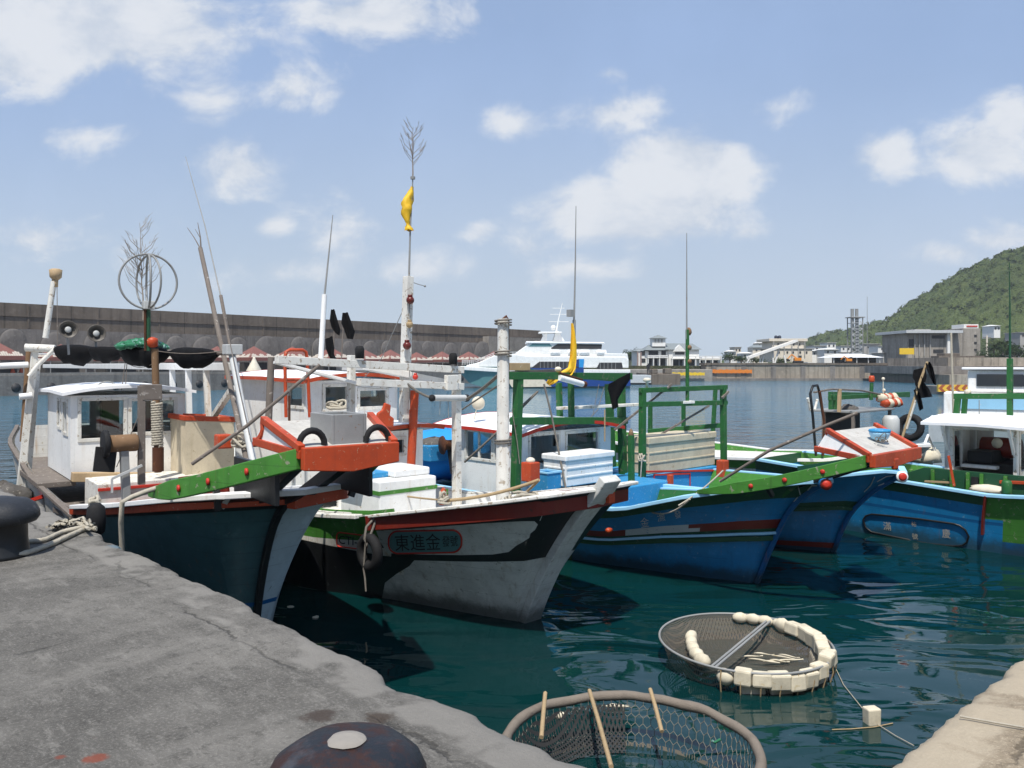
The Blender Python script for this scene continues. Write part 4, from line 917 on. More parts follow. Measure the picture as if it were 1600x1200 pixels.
# gantry of white timbers
gx = -2.5
g_ = lambda px, py, d=0: A(px, py, x=gx + d)
b.post('gantry_post', 'worn_white', V3(g_(714, 790), 0, 0, -.1), g_(713, 585), .105); b.post('gantry_post', 'worn_white', V3(g_(548, 660, -.3), 0, 0, -.3), g_(549, 555, -.3), .09)
mp = b.post('gantry_mast', 'worn_white', V3(g_(631, 660, -.2)), g_(638, 432, -.2), .115)
for w0, w1, d in (((432, 562), (722, 578), .0), ((560, 597), (722, 604), .08)): b.post('gantry_beam', 'worn_white', g_(*w0, d), g_(*w1, d), .11, .1)
m = MB(); m.bar(g_(430, 566, -.5), g_(560, 600, -.2), .25, .04); m.bar(g_(572, 573, -.3), g_(706, 600, -.1), .2, .09); b.part(m, 'gantry_plank', 'white', .006)
for px, py in ((562, 552), (708, 562)):
    c = g_(px, py, .05); m = MB(); m.lathe([(.06, -.07), (.062, .05), (.05, .09), (.02, .1)], c, 14); b.part(m, 'gantry_lamp', 'rubber')
m = MB(); c = g_(705, 600, .12); m.box(c.x - .04, c.x + .04, c.y - .1, c.y + .1, c.z - .09, c.z + .13); b.part(m, 'gantry_block', 'worn_white', .008)
bulb(b, g_(641, 469, -.08), .058, 'red_bulb', mp); bulb(b, g_(640, 507, -.08), .05, 'rope_tan', mp); bulb(b, g_(636, 540, -.08), .06, 'red_bulb', mp); bulb(b, g_(649, 589, .06), .04, 'red', mp)
m = MB(); m.tube([g_(639, 434, -.2), g_(641, 360, -.2), g_(645, 280, -.2)], [.017, .013, .009], 6); m.tube([g_(642, 440, -.2), g_(653, 444, -.2), g_(664, 447, -.2)], .006, 4); m.ball(g_(664, 447, -.2), .018, 8); m.tube([g_(645, 280, -.2), g_(645, 276, -.2)], .035, 8); b.part(m, 'mast_pole', 'grey_metal', parent=mp)
m = MB(); twigs(m, (0, 0, 0), .75, 22, .5, 11); onboat(b, m, 'bamboo_branch', 'pale_bark', g_(645, 280, -.2), 'sparse bare branch at the very top of the tallest mast', 'branch')
m = MB(); rows = []; n = 16                                # yellow streamer bundled round the pole
for i in range(n + 1):
    f = i / n; c = g_(645 - 6 * f, 292 + 68 * f, -.2); w_ = (.02 + .07 * math.sin(math.pi * min(1, f * 1.12))**1.2) * (1 if f < .85 else 1.0) + (.05 if f > .93 else 0); bow = -.05 * math.sin(math.pi * f)
    for j in range(10):
        a = 2 * math.pi * j / 10; rows.append((c.x + math.cos(a) * w_ * .7 + bow * .6, c.y + math.sin(a) * w_ + bow, c.z + .012 * math.sin(a * 3 + i)))
rows = [tuple(Vector(v) + Vector((noise.noise(Vector(v) * 14), noise.noise(Vector(v) * 14 + Vector((5, 5, 5))), 0)) * .028) for v in rows]
m.add(rows, [(i * 10 + j, i * 10 + (j + 1) % 10, (i + 1) * 10 + (j + 1) % 10, (i + 1) * 10 + j) for i in range(n) for j in range(10)], True)
o = m.build('streamer', 'yellow'); o.location = (b.O.x, b.O.y, 0); o.rotation_euler.z = b.a; tag(o, 'yellow cloth streamer bound round the tallest mast just below its bare branch', 'streamer')
m = MB(); m.tube([g_(678, 622, .3), g_(727, 622, .3)], .045, 12); ro = b.part(m, 'line_roller', 'pale_metal'); m = MB(); m.ball(g_(675, 622, .3), .05, 10); m.ball(g_(729, 622, .3), .055, 10); b.part(m, 'roller_end', 'rubber', parent=ro)
m = MB(); m.tube(sag(g_(632, 596, .1), g_(675, 622, .3), .03, 8), .02, 6); m.tube(sag(g_(729, 624, .3), A(780, 585, y=0), .02, 8), .022, 6); m.tube([g_(722, 640, .3), A(782, 600, y=0)], .012, 5); b.part(m, 'hauling_rope', 'rope_dark')
for pts in ([g_(636, 470, -.2), g_(596, 560, -.5), A(560, 600, x=-4)], [g_(640, 436, -.2), g_(640, 640, .1)], sag(g_(548, 600, -.3), g_(632, 600, -.1), .06), [g_(700, 622, .3), g_(701, 655, .3)], [g_(688, 622, .3), g_(687, 648, .3)]):
    m = MB(); m.tube(pts, .006, 5); b.part(m, 'rigging_wire', 'grey_metal')
# wheelhouse aft
fx = -4.1; y0 = A(478, 620, x=fx).y; y1 = A(624, 620, x=fx).y; S = lambda px: A(px, 620, x=fx).y - y0; Zf = lambda py: A(550, py, x=fx).z; Sx = lambda px: A(px, 620, y=y0).x - (fx - 2.4)
ro = cabin(b, fx - 2.4, fx, y0, y1, .95, Zf(594), front=[(S(508), S(541), Zf(636), Zf(604)), (S(562), S(603), Zf(636), Zf(611))], star=[(Sx(452), Sx(473), Zf(632), Zf(603))], back=[(.3, 1.2, Zf(632), Zf(603))],
      port=[(.5, 1.6, Zf(632), Zf(603))], roof=(.1, .14, .13), trim='orange', crown=.1, rise=-.04)
m = MB(); cx = A(462, 600, x=-3.6)
f_ = lambda px, py: A(px, py, x=-3.7)
m.tube([f_(447, 652), f_(445, 560), f_(447, 550), f_(452, 547), f_(473, 547), f_(478, 550), f_(480, 560), f_(484, 652)], .025, 8); m.tube([f_(446, 593), f_(481, 593)], .022, 8); b.part(m, 'ladder_hoop', 'orange')
b.post('whip_base', 'white', V3(A(501, 565, x=-5)), A(507, 460, x=-5), .085, rnd=True); m = MB(); m.tube([A(507, 462, x=-5), A(514, 395, x=-5), A(520, 336, x=-5)], [.02, .014, .007], 6); b.part(m, 'whip_antenna', 'grey_metal')
b.post('flue', 'grey_wood', V3(A(418, 650, x=-4.0), 0, 0, -.4), A(424, 558, x=-4.0), .1, rnd=True)
def flag(name, mat, label, pts, cat='flag', group=None):
    """a limp cloth: strip of (left, right) world points, rippled and given two faces"""
    m = MB(); n = len(pts); vs = []
    for i, (p, q) in enumerate(pts):
        for j in range(5):
            u = j / 4; w_ = Vector(p).lerp(Vector(q), u) + Vector((0, -.05 * math.sin(u * 9 + i * .9), 0)); vs.append(w_)
    k = len(vs); vs += [v + Vector((.006, .012, 0)) for v in vs]
    f = [(i * 5 + j, i * 5 + j + 1, i * 5 + j + 6, i * 5 + j + 5) for i in range(n - 1) for j in range(4)]
    m.add(vs, f + [tuple(k + t for t in reversed(q)) for q in f], True); return tag(m.build(name, mat), label, cat, group)
Y = 13.2
flag('black_flag', 'black_cloth', 'black cloth flag hanging left of its twin beside the white antenna base', [(WP(517, 484, Y), WP(522, 483, Y)), (WP(516, 500, Y), WP(527, 503, Y)), (WP(519, 512, Y), WP(530, 515, Y)), (WP(524, 520, Y), WP(529, 524, Y))], 'flag', 'black flags')
flag('black_flag', 'black_cloth', 'black cloth flag nearest the tall lamp mast, wider than its twin', [(WP(535, 489, Y), WP(543, 488, Y)), (WP(534, 505, Y), WP(549, 506, Y)), (WP(539, 516, Y), WP(553, 518, Y)), (WP(543, 529, Y), WP(550, 530, Y))], 'flag', 'black flags')
flag('black_flag', 'black_cloth', 'ragged black cloth hanging low over the white wheelhouse roof', [(WP(508, 530, Y), WP(519, 525, Y)), (WP(510, 545, Y), WP(521, 543, Y)), (WP(514, 555, Y), WP(520, 553, Y)), (WP(517, 561, Y), WP(525, 562, Y))], 'flag', 'black flags')
m = MB(); m.tube([A(519, 545, x=-5), A(517, 565, x=-5)], .012, 5); m.tube([A(523, 486, x=-5), A(521, 565, x=-5)], .010, 5); m.tube([A(538, 489, x=-5), A(533, 565, x=-5)], .010, 5); b.part(m, 'flag_staff', 'grey_wood')
# low house, orange pole, hatch
hx = -2.85; y0, y1 = A(596, 720, x=hx).y, A(664, 720, x=hx).y; Zf = lambda py: A(640, py, x=hx).z; S = lambda px: A(px, 700, x=hx).y - y0
cabin(b, hx - 1.2, hx, y0, y1, .8, Zf(672), front=[(S(612), S(630), Zf(706), Zf(686))], roof=(.1, .2, .2), trim='orange', crown=.05, glassm='dark_glass')
m = MB(); p = A(640, 742, x=-2.6); m.tube([V3(p, 0, 0, -.3), A(648, 610, x=-2.6)], .062, 14); b.part(m, 'orange_pole', 'orange')
m = MB(); a0, a1 = -1.0, A(682, 770, x=-1.6).y; zt = A(620, 750, x=-1.6).z; m.box(-2.5, -1.6, a0, a1, .75, zt); b.part(m, 'hatch', 'white', .02); a1_ = a1 + .01
m = MB(); a0, a1 = A(617, 750, x=-1.75).y, A(672, 750, x=-1.75).y; m.box(-2.4, -1.75, a0, a1, zt + .002, zt + .1); b.part(m, 'hatch_lid', 'white', .02)
m = MB(); a0, a1 = A(556, 745, x=-1.9).y, A(608, 745, x=-1.9).y; m.box(-2.5, -1.9, a0, a1, zt + .002, zt + .07); b.part(m, 'hatch_mat', 'cabin_blue', .01)
m = MB(); m.sweep(b.line(.93, -1, -5, -1.5, -.12), .04, .25); b.part(m, 'washboard', 'worn_white', .006)
m = MB(); m.box(-2.52, -1.595, -1.012, a1_, zt - .17, zt - .12); b.part(m, 'hatch_stripe', 'green')
m = MB(); m.sweep([V3(v, 0, .12, .03) for v in b.line(1, -1, -6, -1.0, -.02)], .03, .05); b.part(m, 'deck_stripe', 'green')
m = MB(); m.ball((0, 0, .08), (.3, .3, .18), 14, .4); onboat(b, m, 'blue_tarpaulin', 'bright_blue', A(585, 742, x=-3.6), 'bright blue tarpaulin heap below the orange-fronted platform', 'tarpaulin')
m = MB(); m.prism([(0, -.12, 0), (0, .16, 0), (0, .17, .12), (0, .1, .16), (0, .12, .3), (0, .02, .34), (0, -.02, .24), (0, -.1, .2)], (.05, 0, 0)); onboat(b, m, 'orange_cloth', 'orange', A(597, 668, x=-2.4), 'orange cloth draped beside the low house roof', 'cloth', bevel=.02)
ropeheap(b, A(525, 640, x=-3.7), .25, 6, 'rope', 'rope heap under the wheelhouse window with the orange roof trim', 21, th=.02, flat=.5)
m = MB(); m.sweep([(x, -.9 + .1 * i, 1.95 - .02 * i) for i, x in enumerate((-3.6, -3.3, -3.1, -3.0, -3.0, -3.1))], .04, .06); b.part(m, 'pipe_rail', 'light_blue')
# tyre fender and its rope
t = loose(b, 'tyre_fender', A(583, 862, y=-1.28), 'black tyre hanging by a rope beside the oval name panel', 'tyre')
m = MB(); rad = .17; m.tube([(rad * math.cos(a), -.05, rad * math.sin(a)) for a in (2 * math.pi * i / 28 for i in range(28))], .062, 10, True); m.build('tread', 'rubber', t)
m = MB(); m.tube([(0, .05, .42), (-.02, -.08, .3), (0, -.12, .17), (.01, -.1, .08), (.03, -.06, .2), (.02, .05, .42)], .016, 6); m.build('lashing', 'rope_dark', t); m = MB(); m.tube([(-.01, -.1, .12), (-.05, -.1, -.2), (-.02, -.1, -.3), (.0, -.1, -.45)], .012, 6); m.build('lashing', 'rope_dark', t)
ropeheap(b, A(692, 788, y=-.8), .1, 6, 'rope', 'white rope knotted round the orange bitt on the black boat rail', 31, th=.016, flat=1.3)
ropeheap(b, V3(A(825, 782, y=-.3), 0, 0, -.05), .3, 9, 'rope', 'tangled pale rope coil on the foredeck of the black and white boat', 41, th=.016, flat=.6)
ropeheap(b, V3(A(870, 776, y=-.1), 0, 0, -.06), .14, 4, 'red', 'red rope bundle near the white stem post', 42, th=.014, flat=.8)
m = MB(); m.tube(sag(A(700, 782, y=-.75), A(842, 750, y=-.2), .04), .02, 7); m.tube(sag(A(842, 750, y=-.2), A(800, 785, y=.1), .02), .016, 6); m.tube(sag(A(700, 782, y=-.75), A(560, 760, y=-.3), .03), .012, 6); b.part(m, 'deck_line', 'rope_tan')

# ======== boat 3 (blue, white characters)
b = b3; A = b.at
gun(b, 'gunwale', 'light_blue', .11, .05)
b.strake('rubbing_strake', 'light_blue', .585, .05, .035, -11, 99, .02, around=True); b.strake('rubbing_strake', 'deep_green', .545, .04, .07, -11, 99, .015, around=True)
stempost(b, 'hull_navy', .06, .07)
for q, ch in (([(1000, 809), (1013, 807), (1015, 822), (1002, 824)], '金'), ([(1026, 801), (1038, 799), (1040, 813), (1028, 815)], '漁'), ([(1053, 798), (1063, 796), (1065, 808), (1055, 810)], '發')): b.text('name_character', 'stripe_grey', ch, q)
fl, fr, bl, br = platform(b, (1360, 714), (1430, 702), (1294, 675), (1366, 665), 1.85, 1.15, -.85, .15, ((1092, 768), -1.0, .15))
m = MB(); c = A(1395, 715, x=1.88); m.prism([(c.x, c.y - .07, c.z), (c.x, c.y + .07, c.z), (c.x, c.y + .06, c.z - .14), (c.x, c.y - .06, c.z - .14)], (.05, 0, 0)); b.part(m, 'apron_lug', 'orange', .02)
def eye(b, px, py, x, r, axis, ring='white'):
    c = A(px, py, x=x); ax = Vector(axis).normalized(); m = MB(); m.tube([c - ax * .5, c - ax * .02], [r * .85, r], 14); e = b.part(m, 'eye_beam', 'hull_blue')
    m = MB(); m.lathe([(r, -.03), (r * 1.02, 0), (r * .8, .012)], c, 18, tuple(ax)); b.part(m, 'eye_ring', ring, parent=e)
    m = MB(); m.lathe([(r * .74, .0), (r * .7, .022), (r * .3, .03)], c, 16, tuple(ax)); b.part(m, 'eye_pupil', 'red', parent=e)
eye(b, 1291, 757, 1.2, .07, (.55, -.75, .05), 'red_brown')
for pts in ([(1250, 772), (1247, 760), (1252, 750), (1262, 755), (1270, 757)], [(1262, 765), (1268, 758), (1276, 758)], [(1240, 783), (1246, 776), (1254, 778)], [(1228, 800), (1236, 792), (1244, 790)], [(1220, 815), (1228, 806)]): b.outline('whisker', 'stripe_grey', pts, .007, False)
# gallows
gx = -3.75; g_ = lambda px, py, d=0: A(px, py, x=gx + d)
b.post('gallows_post', 'dark_green', V3(g_(804, 770, .3), 0, 0, -.4), g_(810, 590, .3), .12); b.post('gallows_post', 'dark_green', V3(g_(974, 730), 0, 0, -.5), g_(970, 590), .12); b.post('gallows_post', 'dark_green', g_(875, 658, -.9), g_(873, 598, -.9), .09); b.post('gallows_post', 'dark_green', g_(893, 655), g_(892, 595), .085)
b.post('gallows_post', 'dark_green', V3(g_(957, 700, -.9), 0, 0, -.5), g_(951, 600, -.9), .12)
b.post('gallows_beam', 'dark_green', g_(790, 587, .35), g_(985, 588, .0), .1, .12); b.post('gallows_beam', 'dark_green', g_(800, 658, .32), g_(978, 657, .02), .1, .12); b.post('gallows_beam', 'dark_green', g_(808, 580, -.3), g_(960, 592, -.95), .1, .1)
m = MB(); m.bar(g_(790, 583, .35), g_(880, 578, -.6), .06, .05); m.bar(g_(810, 640, .2), g_(840, 612, -.4), .03, .03); b.part(m, 'gallows_brace', 'grey_wood')
m = MB(); m.bar(g_(792, 573, .2), g_(826, 573, .2), .08, .12); m.bar(g_(945, 690, .3), g_(945, 640, .3), .02); b.part(m, 'gallows_board', 'tan_wood', .006)
for px, py in ((820, 573), (872, 577)):
    m = MB(); m.ball(g_(px, py, .1), (.06, .06, .045), 12); b.part(m, 'gallows_lamp', 'cream')
m = MB(); p, q = g_(874, 590, .3), g_(910, 600, .3); m.tube([p, q], .05, 12); lm = b.part(m, 'tube_lamp', 'white'); m = MB(); m.tube([q, V3(q, .0, .07, -.01)], .055, 12); m.tube([V3(p, 0, 0, .08), V3(q, 0, 0, .07)], .018, 6); b.part(m, 'lamp_cap', 'rust', parent=lm)
m = MB(); m.tube([g_(897, 590, -.3), g_(897, 500, -.3)], .03, 8); m.tube([g_(897, 500, -.3), g_(899, 410, -.3), g_(900, 322, -.3)], [.018, .013, .006], 6); m.box(g_(892, 492, -.3).x - .05, g_(892, 492, -.3).x + .05, g_(892, 492, -.3).y - .06, g_(892, 492, -.3).y + .03, g_(892, 495, -.3).z, g_(892, 484, -.3).z); b.part(m, 'whip_antenna', 'grey_metal')
Y = 14.0
flag('yellow_banner', 'yellow', 'long yellow banner with red writing hanging from the antenna of the green gallows', [(WP(892, 505, Y), WP(895, 505, Y)), (WP(892, 520, Y), WP(898, 518, Y)), (WP(891, 540, Y), WP(901, 538, Y)), (WP(890, 558, Y), WP(901, 558, Y)), (WP(888, 574, Y), WP(899, 576, Y)), (WP(878, 580, Y), WP(893, 586, Y)), (WP(868, 582, Y), WP(880, 588, Y)), (WP(858, 590, Y), WP(868, 598, Y)), (WP(853, 598, Y), WP(859, 603, Y))], 'banner')
flag('blue_cloth', 'black_cloth', 'dark cloth hanging from the right end of the green gallows', [(WP(951, 600, Y), WP(984, 582, Y)), (WP(949, 607, Y), WP(985, 592, Y)), (WP(952, 618, Y), WP(975, 608, Y)), (WP(955, 630, Y), WP(965, 625, Y)), (WP(957, 640, Y), WP(966, 636, Y))], 'cloth')
m = MB(); m.tube([g_(850, 600, .4), g_(862, 650, .5), g_(872, 700, .6), g_(884, 762, .9)], .016, 6); b.part(m, 'rigging_line', 'rope_dark'); m = MB(); m.tube([g_(944, 605, -.3), g_(934, 640, -.3), g_(920, 655, -.3)], .008, 5); b.part(m, 'rigging_line', 'rope_dark'); m = MB(); m.tube([g_(936, 600, -.3), g_(926, 650, -.3)], .006, 5); b.part(m, 'rigging_line', 'rope_dark'); m = MB(); m.tube([g_(800, 640, .4), g_(808, 690, .5), g_(812, 725, .6)], .008, 5); b.part(m, 'rigging_line', 'rope_dark'); m = MB(); m.tube([g_(726, 722, -.8), g_(785, 668, 0), g_(840, 612, .3)], .018, 6); b.part(m, 'rigging_line', 'rope_dark')
# white cabin
fx = -3.75; y0, y1 = A(816, 700, x=fx).y, A(957, 700, x=fx).y; S = lambda px: A(px, 700, x=fx).y - y0; Zf = lambda py: A(880, py, x=fx).z; L = A(690, 700, y=y0).x; xb_ = A(706, 700, y=y0).x
Sx = lambda px: A(px, 700, y=y0).x - xb_; Zs = lambda py: A(750, py, y=y0).z
cabin(b, xb_, fx, y0, y1, .7, Zf(672), front=[(S(829), S(872), Zf(720), Zf(678), 1, True), (S(886), S(934), Zf(711), Zf(679))], star=[(Sx(729), Sx(768), Zs(716), Zs(676), 2), (Sx(774), Sx(792), Zs(716), Zs(676))], back=[(.2, .8, Zf(720), Zf(678)), (1.0, 1.8, Zf(720), Zf(678))],
      port=[(.3, 1.5, Zf(715), Zf(678))], roof=(.35, .16, .15), trim='red', crown=.16, rise=-.05)
m = MB(); m.box(fx - .5, fx - .15, y0 + .3, y1 - .2, .75, 1.3); b.part(m, 'helm_console', 'interior', .01)
m = MB(); c = A(697, 634, x=-5.2); m.lathe([(.03, -.06), (.11, -.02), (.12, .02), (.1, .06)], V3(A(747, 630, x=-5.0)), 16, (.8, -.5, .1)); m.tube([A(741, 655, x=-5), A(745, 636, x=-5)], .012, 6); b.part(m, 'searchlight', 'cream')
m = MB(); m.box(-3.7, -2.5, y0 + .1, y1 + .05, .6, 1.0); b.part(m, 'deck_coaming', 'cabin_blue', .02); m = MB(); m.box(-2.52, -2.44, y1 - .03, y1 + .06, .6, 1.1); b.part(m, 'corner_post', 'orange', .01)
bs = A(920, 756, x=-2.95); tp = A(920, 712, x=-2.95); sy = A(958, 740, x=-2.95).y - A(884, 740, x=-2.95).y
chest(b, (-3.2, (A(884, 740, x=-2.95).y + A(958, 740, x=-2.95).y) / 2, bs.z), .5, sy, tp.z - bs.z + .04, 'white', 'white foam ice chest in front of the white cabin under the green gallows')
p = A(829, 752, x=-2.6); m = MB(); m.box(p.x - .1, p.x + .1, p.y - .1, p.y + .1, p.z, p.z + .28); bt = b.part(m, 'mooring_bitt', 'orange', .015); m = MB(); m.ball((p.x, p.y, p.z + .3), (.07, .07, .05), 12); b.part(m, 'bitt_cap', 'cream', parent=bt)
t = loose(b, 'crate', V3(A(855, 762, x=-2.9)), 'light blue plastic crate between the orange bitt and the white ice chest', 'crate'); m = MB()
for (a, c, e, f) in ((-.15, .15, -.15, -.13), (-.15, .15, .13, .15), (-.15, -.13, -.13, .13), (.13, .15, -.13, .13)): m.box(a, c, e, f, 0, .24)
m.build('body', 'cabin_blue', t, .004); m = MB(); m.sweep([(-.15, -.15, .25), (.15, -.15, .25), (.15, .15, .25), (-.15, .15, .25)], .035, .03, closed=True); m.build('rim', 'light_blue', t, .004)
# blue stern gear seen past the cabin
t = loose(b, 'blue_tarpaulin', (-7.0, .2, .9), 'bright blue tarpaulin tent behind the white cabin with the red trim', 'tarpaulin')
m = MB(); m.ball((0, 0, .3), (.9, 1.1, .5), 20, .25); m.build('cover', 'bright_blue', t)
m = MB(); c = A(706, 695, x=-5.6); m.lathe([(.16, -.2), (.17, -.17), (.09, -.15), (.09, .15), (.17, .17), (.16, .2)], c, 18, (.3, 1, 0)); wd = b.part(m, 'net_winch', 'rust'); m = MB(); m.bar(V3(c, 0, 0, -.05), V3(c, .1, 0, -.5), .1, .16); b.part(m, 'winch_stand', 'dark', parent=wd)
t = loose(b, 'net_basket', V3(A(680, 718, x=-6.4)), 'blue basket with dark netting behind the orange pole', 'basket'); m = MB(); m.box(-.3, .3, -.35, .35, 0, .3); m.build('body', 'cabin_blue', t, .02); m = MB(); m.ball((0, 0, .3), (.26, .3, .12), 12, .4); m.build('netting', 'net_grey', t)
m = MB(); m.lathe([(.03, 0), (.04, .05), (.035, .09), (.01, .1)], A(955, 828, y=-1.2), 10, (0, -1, 0)); b.part(m, 'hull_fitting', 'orange')
m = MB(); m.tube(sag(A(998, 788, y=-.9), A(1078, 780, y=-1.2), .16), .011, 6); m.tube(sag(A(1060, 790, y=-1.24), A(1130, 735, y=-.7), .03), .011, 6); b.part(m, 'rail_rope', 'rope')
m = MB(); m.tube([A(1125, 752, y=-1.05), A(1200, 705, y=-1.0), A(1290, 665, y=-.7), A(1340, 645, y=-.5)], .02, 7); o = m.build('boat_hook', 'grey_wood'); o.location = (b.O.x, b.O.y, 0); o.rotation_euler.z = b.a; tag(o, 'long grey boat hook leaning over the bow of the blue boat toward the platform', 'pole')
# things on the platform
c = fl.lerp(fr, .55).lerp(bl.lerp(br, .55), .4); t = loose(b, 'blue_buoy_bowl', V3(c, 0, .03, .02), 'round light blue bowl on the orange-trimmed bow platform', 'bowl')
m = MB(); m.lathe([(.05, 0), (.10, .03), (.125, .09), (.125, .11)], (0, 0, 0), 22); m.build('bowl', 'light_blue', t); m = MB(); m.tube([(.112 * math.cos(a), .112 * math.sin(a), .125) for a in (2 * math.pi * i / 24 for i in range(24))], .022, 8, True); m.build('rim', 'cabin_blue', t); m = MB(); m.lathe([(.09, .115), (.06, .13), (.01, .135)], (0, 0, 0), 16); m.build('contents', 'foam', t)
ropeheap(b, V3(c, .1, -.16, .02), .09, 4, 'rope_dark', 'dark wire tangle beside the light blue bowl on the platform', 61, th=.005, flat=1.6)

# ======== boat 4 (green frame, beige chest)
b = b4; A = b.at
gun(b, 'gunwale', 'light_blue', .11, .05); stempost(b, 'hull_navy', .06, .07)
b.strake('rubbing_strake', 'deep_green', .63, .04, .06, -11, 99, .015, around=True)
eye(b, 1410, 745, 1.15, .085, (.62, -.7, .05))
for pts in ([(1370, 752), (1384, 744), (1398, 742)], [(1372, 758), (1388, 752), (1400, 752)], [(1366, 745), (1360, 758), (1350, 768), (1357, 772), (1366, 768)], [(1350, 790), (1356, 780)], [(1343, 800), (1348, 790)]): b.outline('whisker', 'stripe_grey', pts, .009, False)
gx = -3.0; g_ = lambda px, py, d=0: A(px, py, x=gx + d)
b.post('frame_post', 'dark_green', V3(g_(1003, 775), 0, 0, -.2), g_(1004, 607), .10); b.post('frame_post', 'dark_green', V3(g_(1131, 720), 0, 0, -.2), g_(1130, 606), .10); b.post('frame_post', 'dark_green', V3(g_(1016, 690, -1.2)), g_(1016, 630, -1.2), .07); b.post('frame_post', 'dark_green', V3(g_(1068, 690, -1.2)), g_(1068, 630, -1.2), .07); b.post('frame_post', 'dark_green', g_(1113, 690, -.6), g_(1118, 606, -.6), .07)
for a, c, d0, d1 in (((1000, 610), (1135, 605), 0, 0), ((1000, 632), (1135, 629), 0, 0), ((1012, 674), (1132, 664), -1.2, 0)): b.post('frame_rail', 'dark_green', g_(*a, d0), g_(*c, d1), .07, .09)
m = MB(); m.bar(g_(872, 638, -.9), g_(1082, 628, .05), .16, .05); b.part(m, 'frame_plank', 'worn_white', .006)
m = MB(); m.bar(g_(960, 672, -.4), g_(1050, 600, .06), .035); b.part(m, 'frame_pole', 'grey_wood'); m = MB(); m.bar(g_(1022, 685, -.6), g_(1108, 634, .06), .035); b.part(m, 'frame_pole', 'grey_wood'); m = MB(); m.bar(g_(1128, 622, .06), g_(1138, 612, .06), .04); b.part(m, 'frame_pole', 'grey_wood')
m = MB(); m.lathe([(.025, 0), (.025, .1), (.07, .12), (.07, .16), (.03, .18)], g_(1011, 606), 12); b.part(m, 'frame_lamp', 'cream')
m = MB(); m.tube([g_(1074, 634), g_(1074, 515)], .035, 8); ms = b.part(m, 'mast', 'dark_green')
m = MB(); m.tube([g_(1073, 530), g_(1073, 440), g_(1073, 364)], [.016, .012, .006], 6); b.part(m, 'whip_antenna', 'grey_metal', parent=ms)
m = MB(); m.lathe([(.03, -.05), (.06, 0), (.05, .06), (.02, .1)], g_(1076, 520), 10); m.ball(g_(1077, 543, .03), .05, 8); m.ball(g_(1077, 565, .03), .05, 8); b.part(m, 'mast_ornament', 'brown_wood', parent=ms)
m = MB(); hy0, hy1 = g_(1012, 760).y, g_(1122, 760).y; zt = g_(1060, 737).z; m.box(gx - 1.3, gx, hy0, hy1, .5, zt); b.part(m, 'deckhouse', 'cabin_blue', .015)
m = MB(); pp = [g_(1022, 742, .01), g_(1078, 740, .01), g_(1078, 764, .01), g_(1022, 768, .01)]; m.sweep(pp, .03, .03, (1, 0, 0), True); m.bar(V3(g_(1010, 737, .015)), V3(g_(1122, 735, .015)), .03, .035); b.part(m, 'panel_trim', 'red', .004)
bs = g_(1060, 738); sy = g_(1118, 700, -.1).y - g_(1014, 700, -.1).y
chest(b, (gx - .42, (g_(1118, 700, -.1).y + g_(1014, 700, -.1).y) / 2, zt + .004), .62, sy, g_(1060, 681).z - zt, 'beige', 'weathered beige ice chest on the blue deckhouse inside the green frame')
m = MB(); p = g_(1129, 738, .2); m.box(p.x - .09, p.x + .09, p.y - .09, p.y + .09, p.z - .1, p.z + .24); b.part(m, 'mooring_bitt', 'orange', .02)
b.post('green_post', 'dark_green', V3(g_(987, 778, .3), 0, 0, -.2), g_(986, 680, .3), .085); m = MB(); m.lathe([(.03, 0), (.05, .03), (.03, .1), (.0, .14)], g_(986, 682, .3), 8); b.part(m, 'post_tip', 'brown_wood')
ropeheap(b, V3(g_(1003, 722, .07)), .09, 5, 'rope', 'pale rope lashed round the green frame post beside the beige chest', 71, th=.014, flat=1.8)
m = MB(); m.tube([g_(1003, 715, .1), g_(1001, 745, .1), g_(1004, 770, .1)], .012, 5); b.part(m, 'lashing', 'rope')
m = MB(); x0 = A(1150, 720, y=-.95).x; m.sweep([V3(v, 0, .04, .06) for v in b.line(1, 1, x0, 1, -.04)], .05, .22); b.part(m, 'inner_board', 'deep_green', .006)
# ======== boat 5 (open wheelhouse, right edge)
b = b5; A = b.at
gun(b, 'gunwale', 'light_blue', .13, .05)
m = MB(); m.sweep([b.pt((2.1 - b.xs) / (b.xtop - b.xs), v, -1) + Vector((0, -.012, 0)) for v in (1, .9, .8, .7, .6, .5)], .13, .03, (1, 0, 0)); b.part(m, 'side_band', 'red_brown')
oval = [(1349, 812), (1353, 806), (1362, 803), (1395, 806), (1440, 811), (1490, 818), (1500, 821), (1509, 828), (1514, 838), (1511, 847), (1504, 852), (1490, 853), (1450, 849), (1434, 846), (1428, 848), (1420, 843), (1385, 836), (1362, 831), (1353, 824)]
b.outline('name_panel_border', 'hull_black', oval, .016, off=.012)
b.text('name_lettering', 'rope', '滿', [(1380, 815), (1392, 815.5), (1393, 829), (1381, 828)]); b.text('name_lettering', 'rope', '慶', [(1472, 826), (1484, 827), (1486, 841), (1473, 840)])
b.text('name_lettering', 'rope', '祐', [(1424, 814), (1432, 815), (1432, 823), (1424, 822)]); b.text('name_lettering', 'rope', '號', [(1425, 833), (1434, 834), (1435, 843), (1426, 842)])
fx = A(1590, 700, y=-.55).x; y0 = -.55; xb_ = A(1476, 700, y=y0).x; zr = A(1560, 668, y=y0).z; zf = A(1560, 735, y=y0).z - .05
L = fx - xb_
ro = cabin(b, xb_, fx, y0, .95, .62, zr, star=[(.14, L - .06, .66, zr - .06, 1, True)], front=[(.12, 1.35, 1.25, zr - .1)], back=[(.1, .45, 1.2, zr - .12), (.8, 1.3, 1.2, zr - .12)], port=[(.15, L - .3, zf + .28, zr - .08)],
      roof=(.28, .35, .3), crown=.10, rise=-.02)
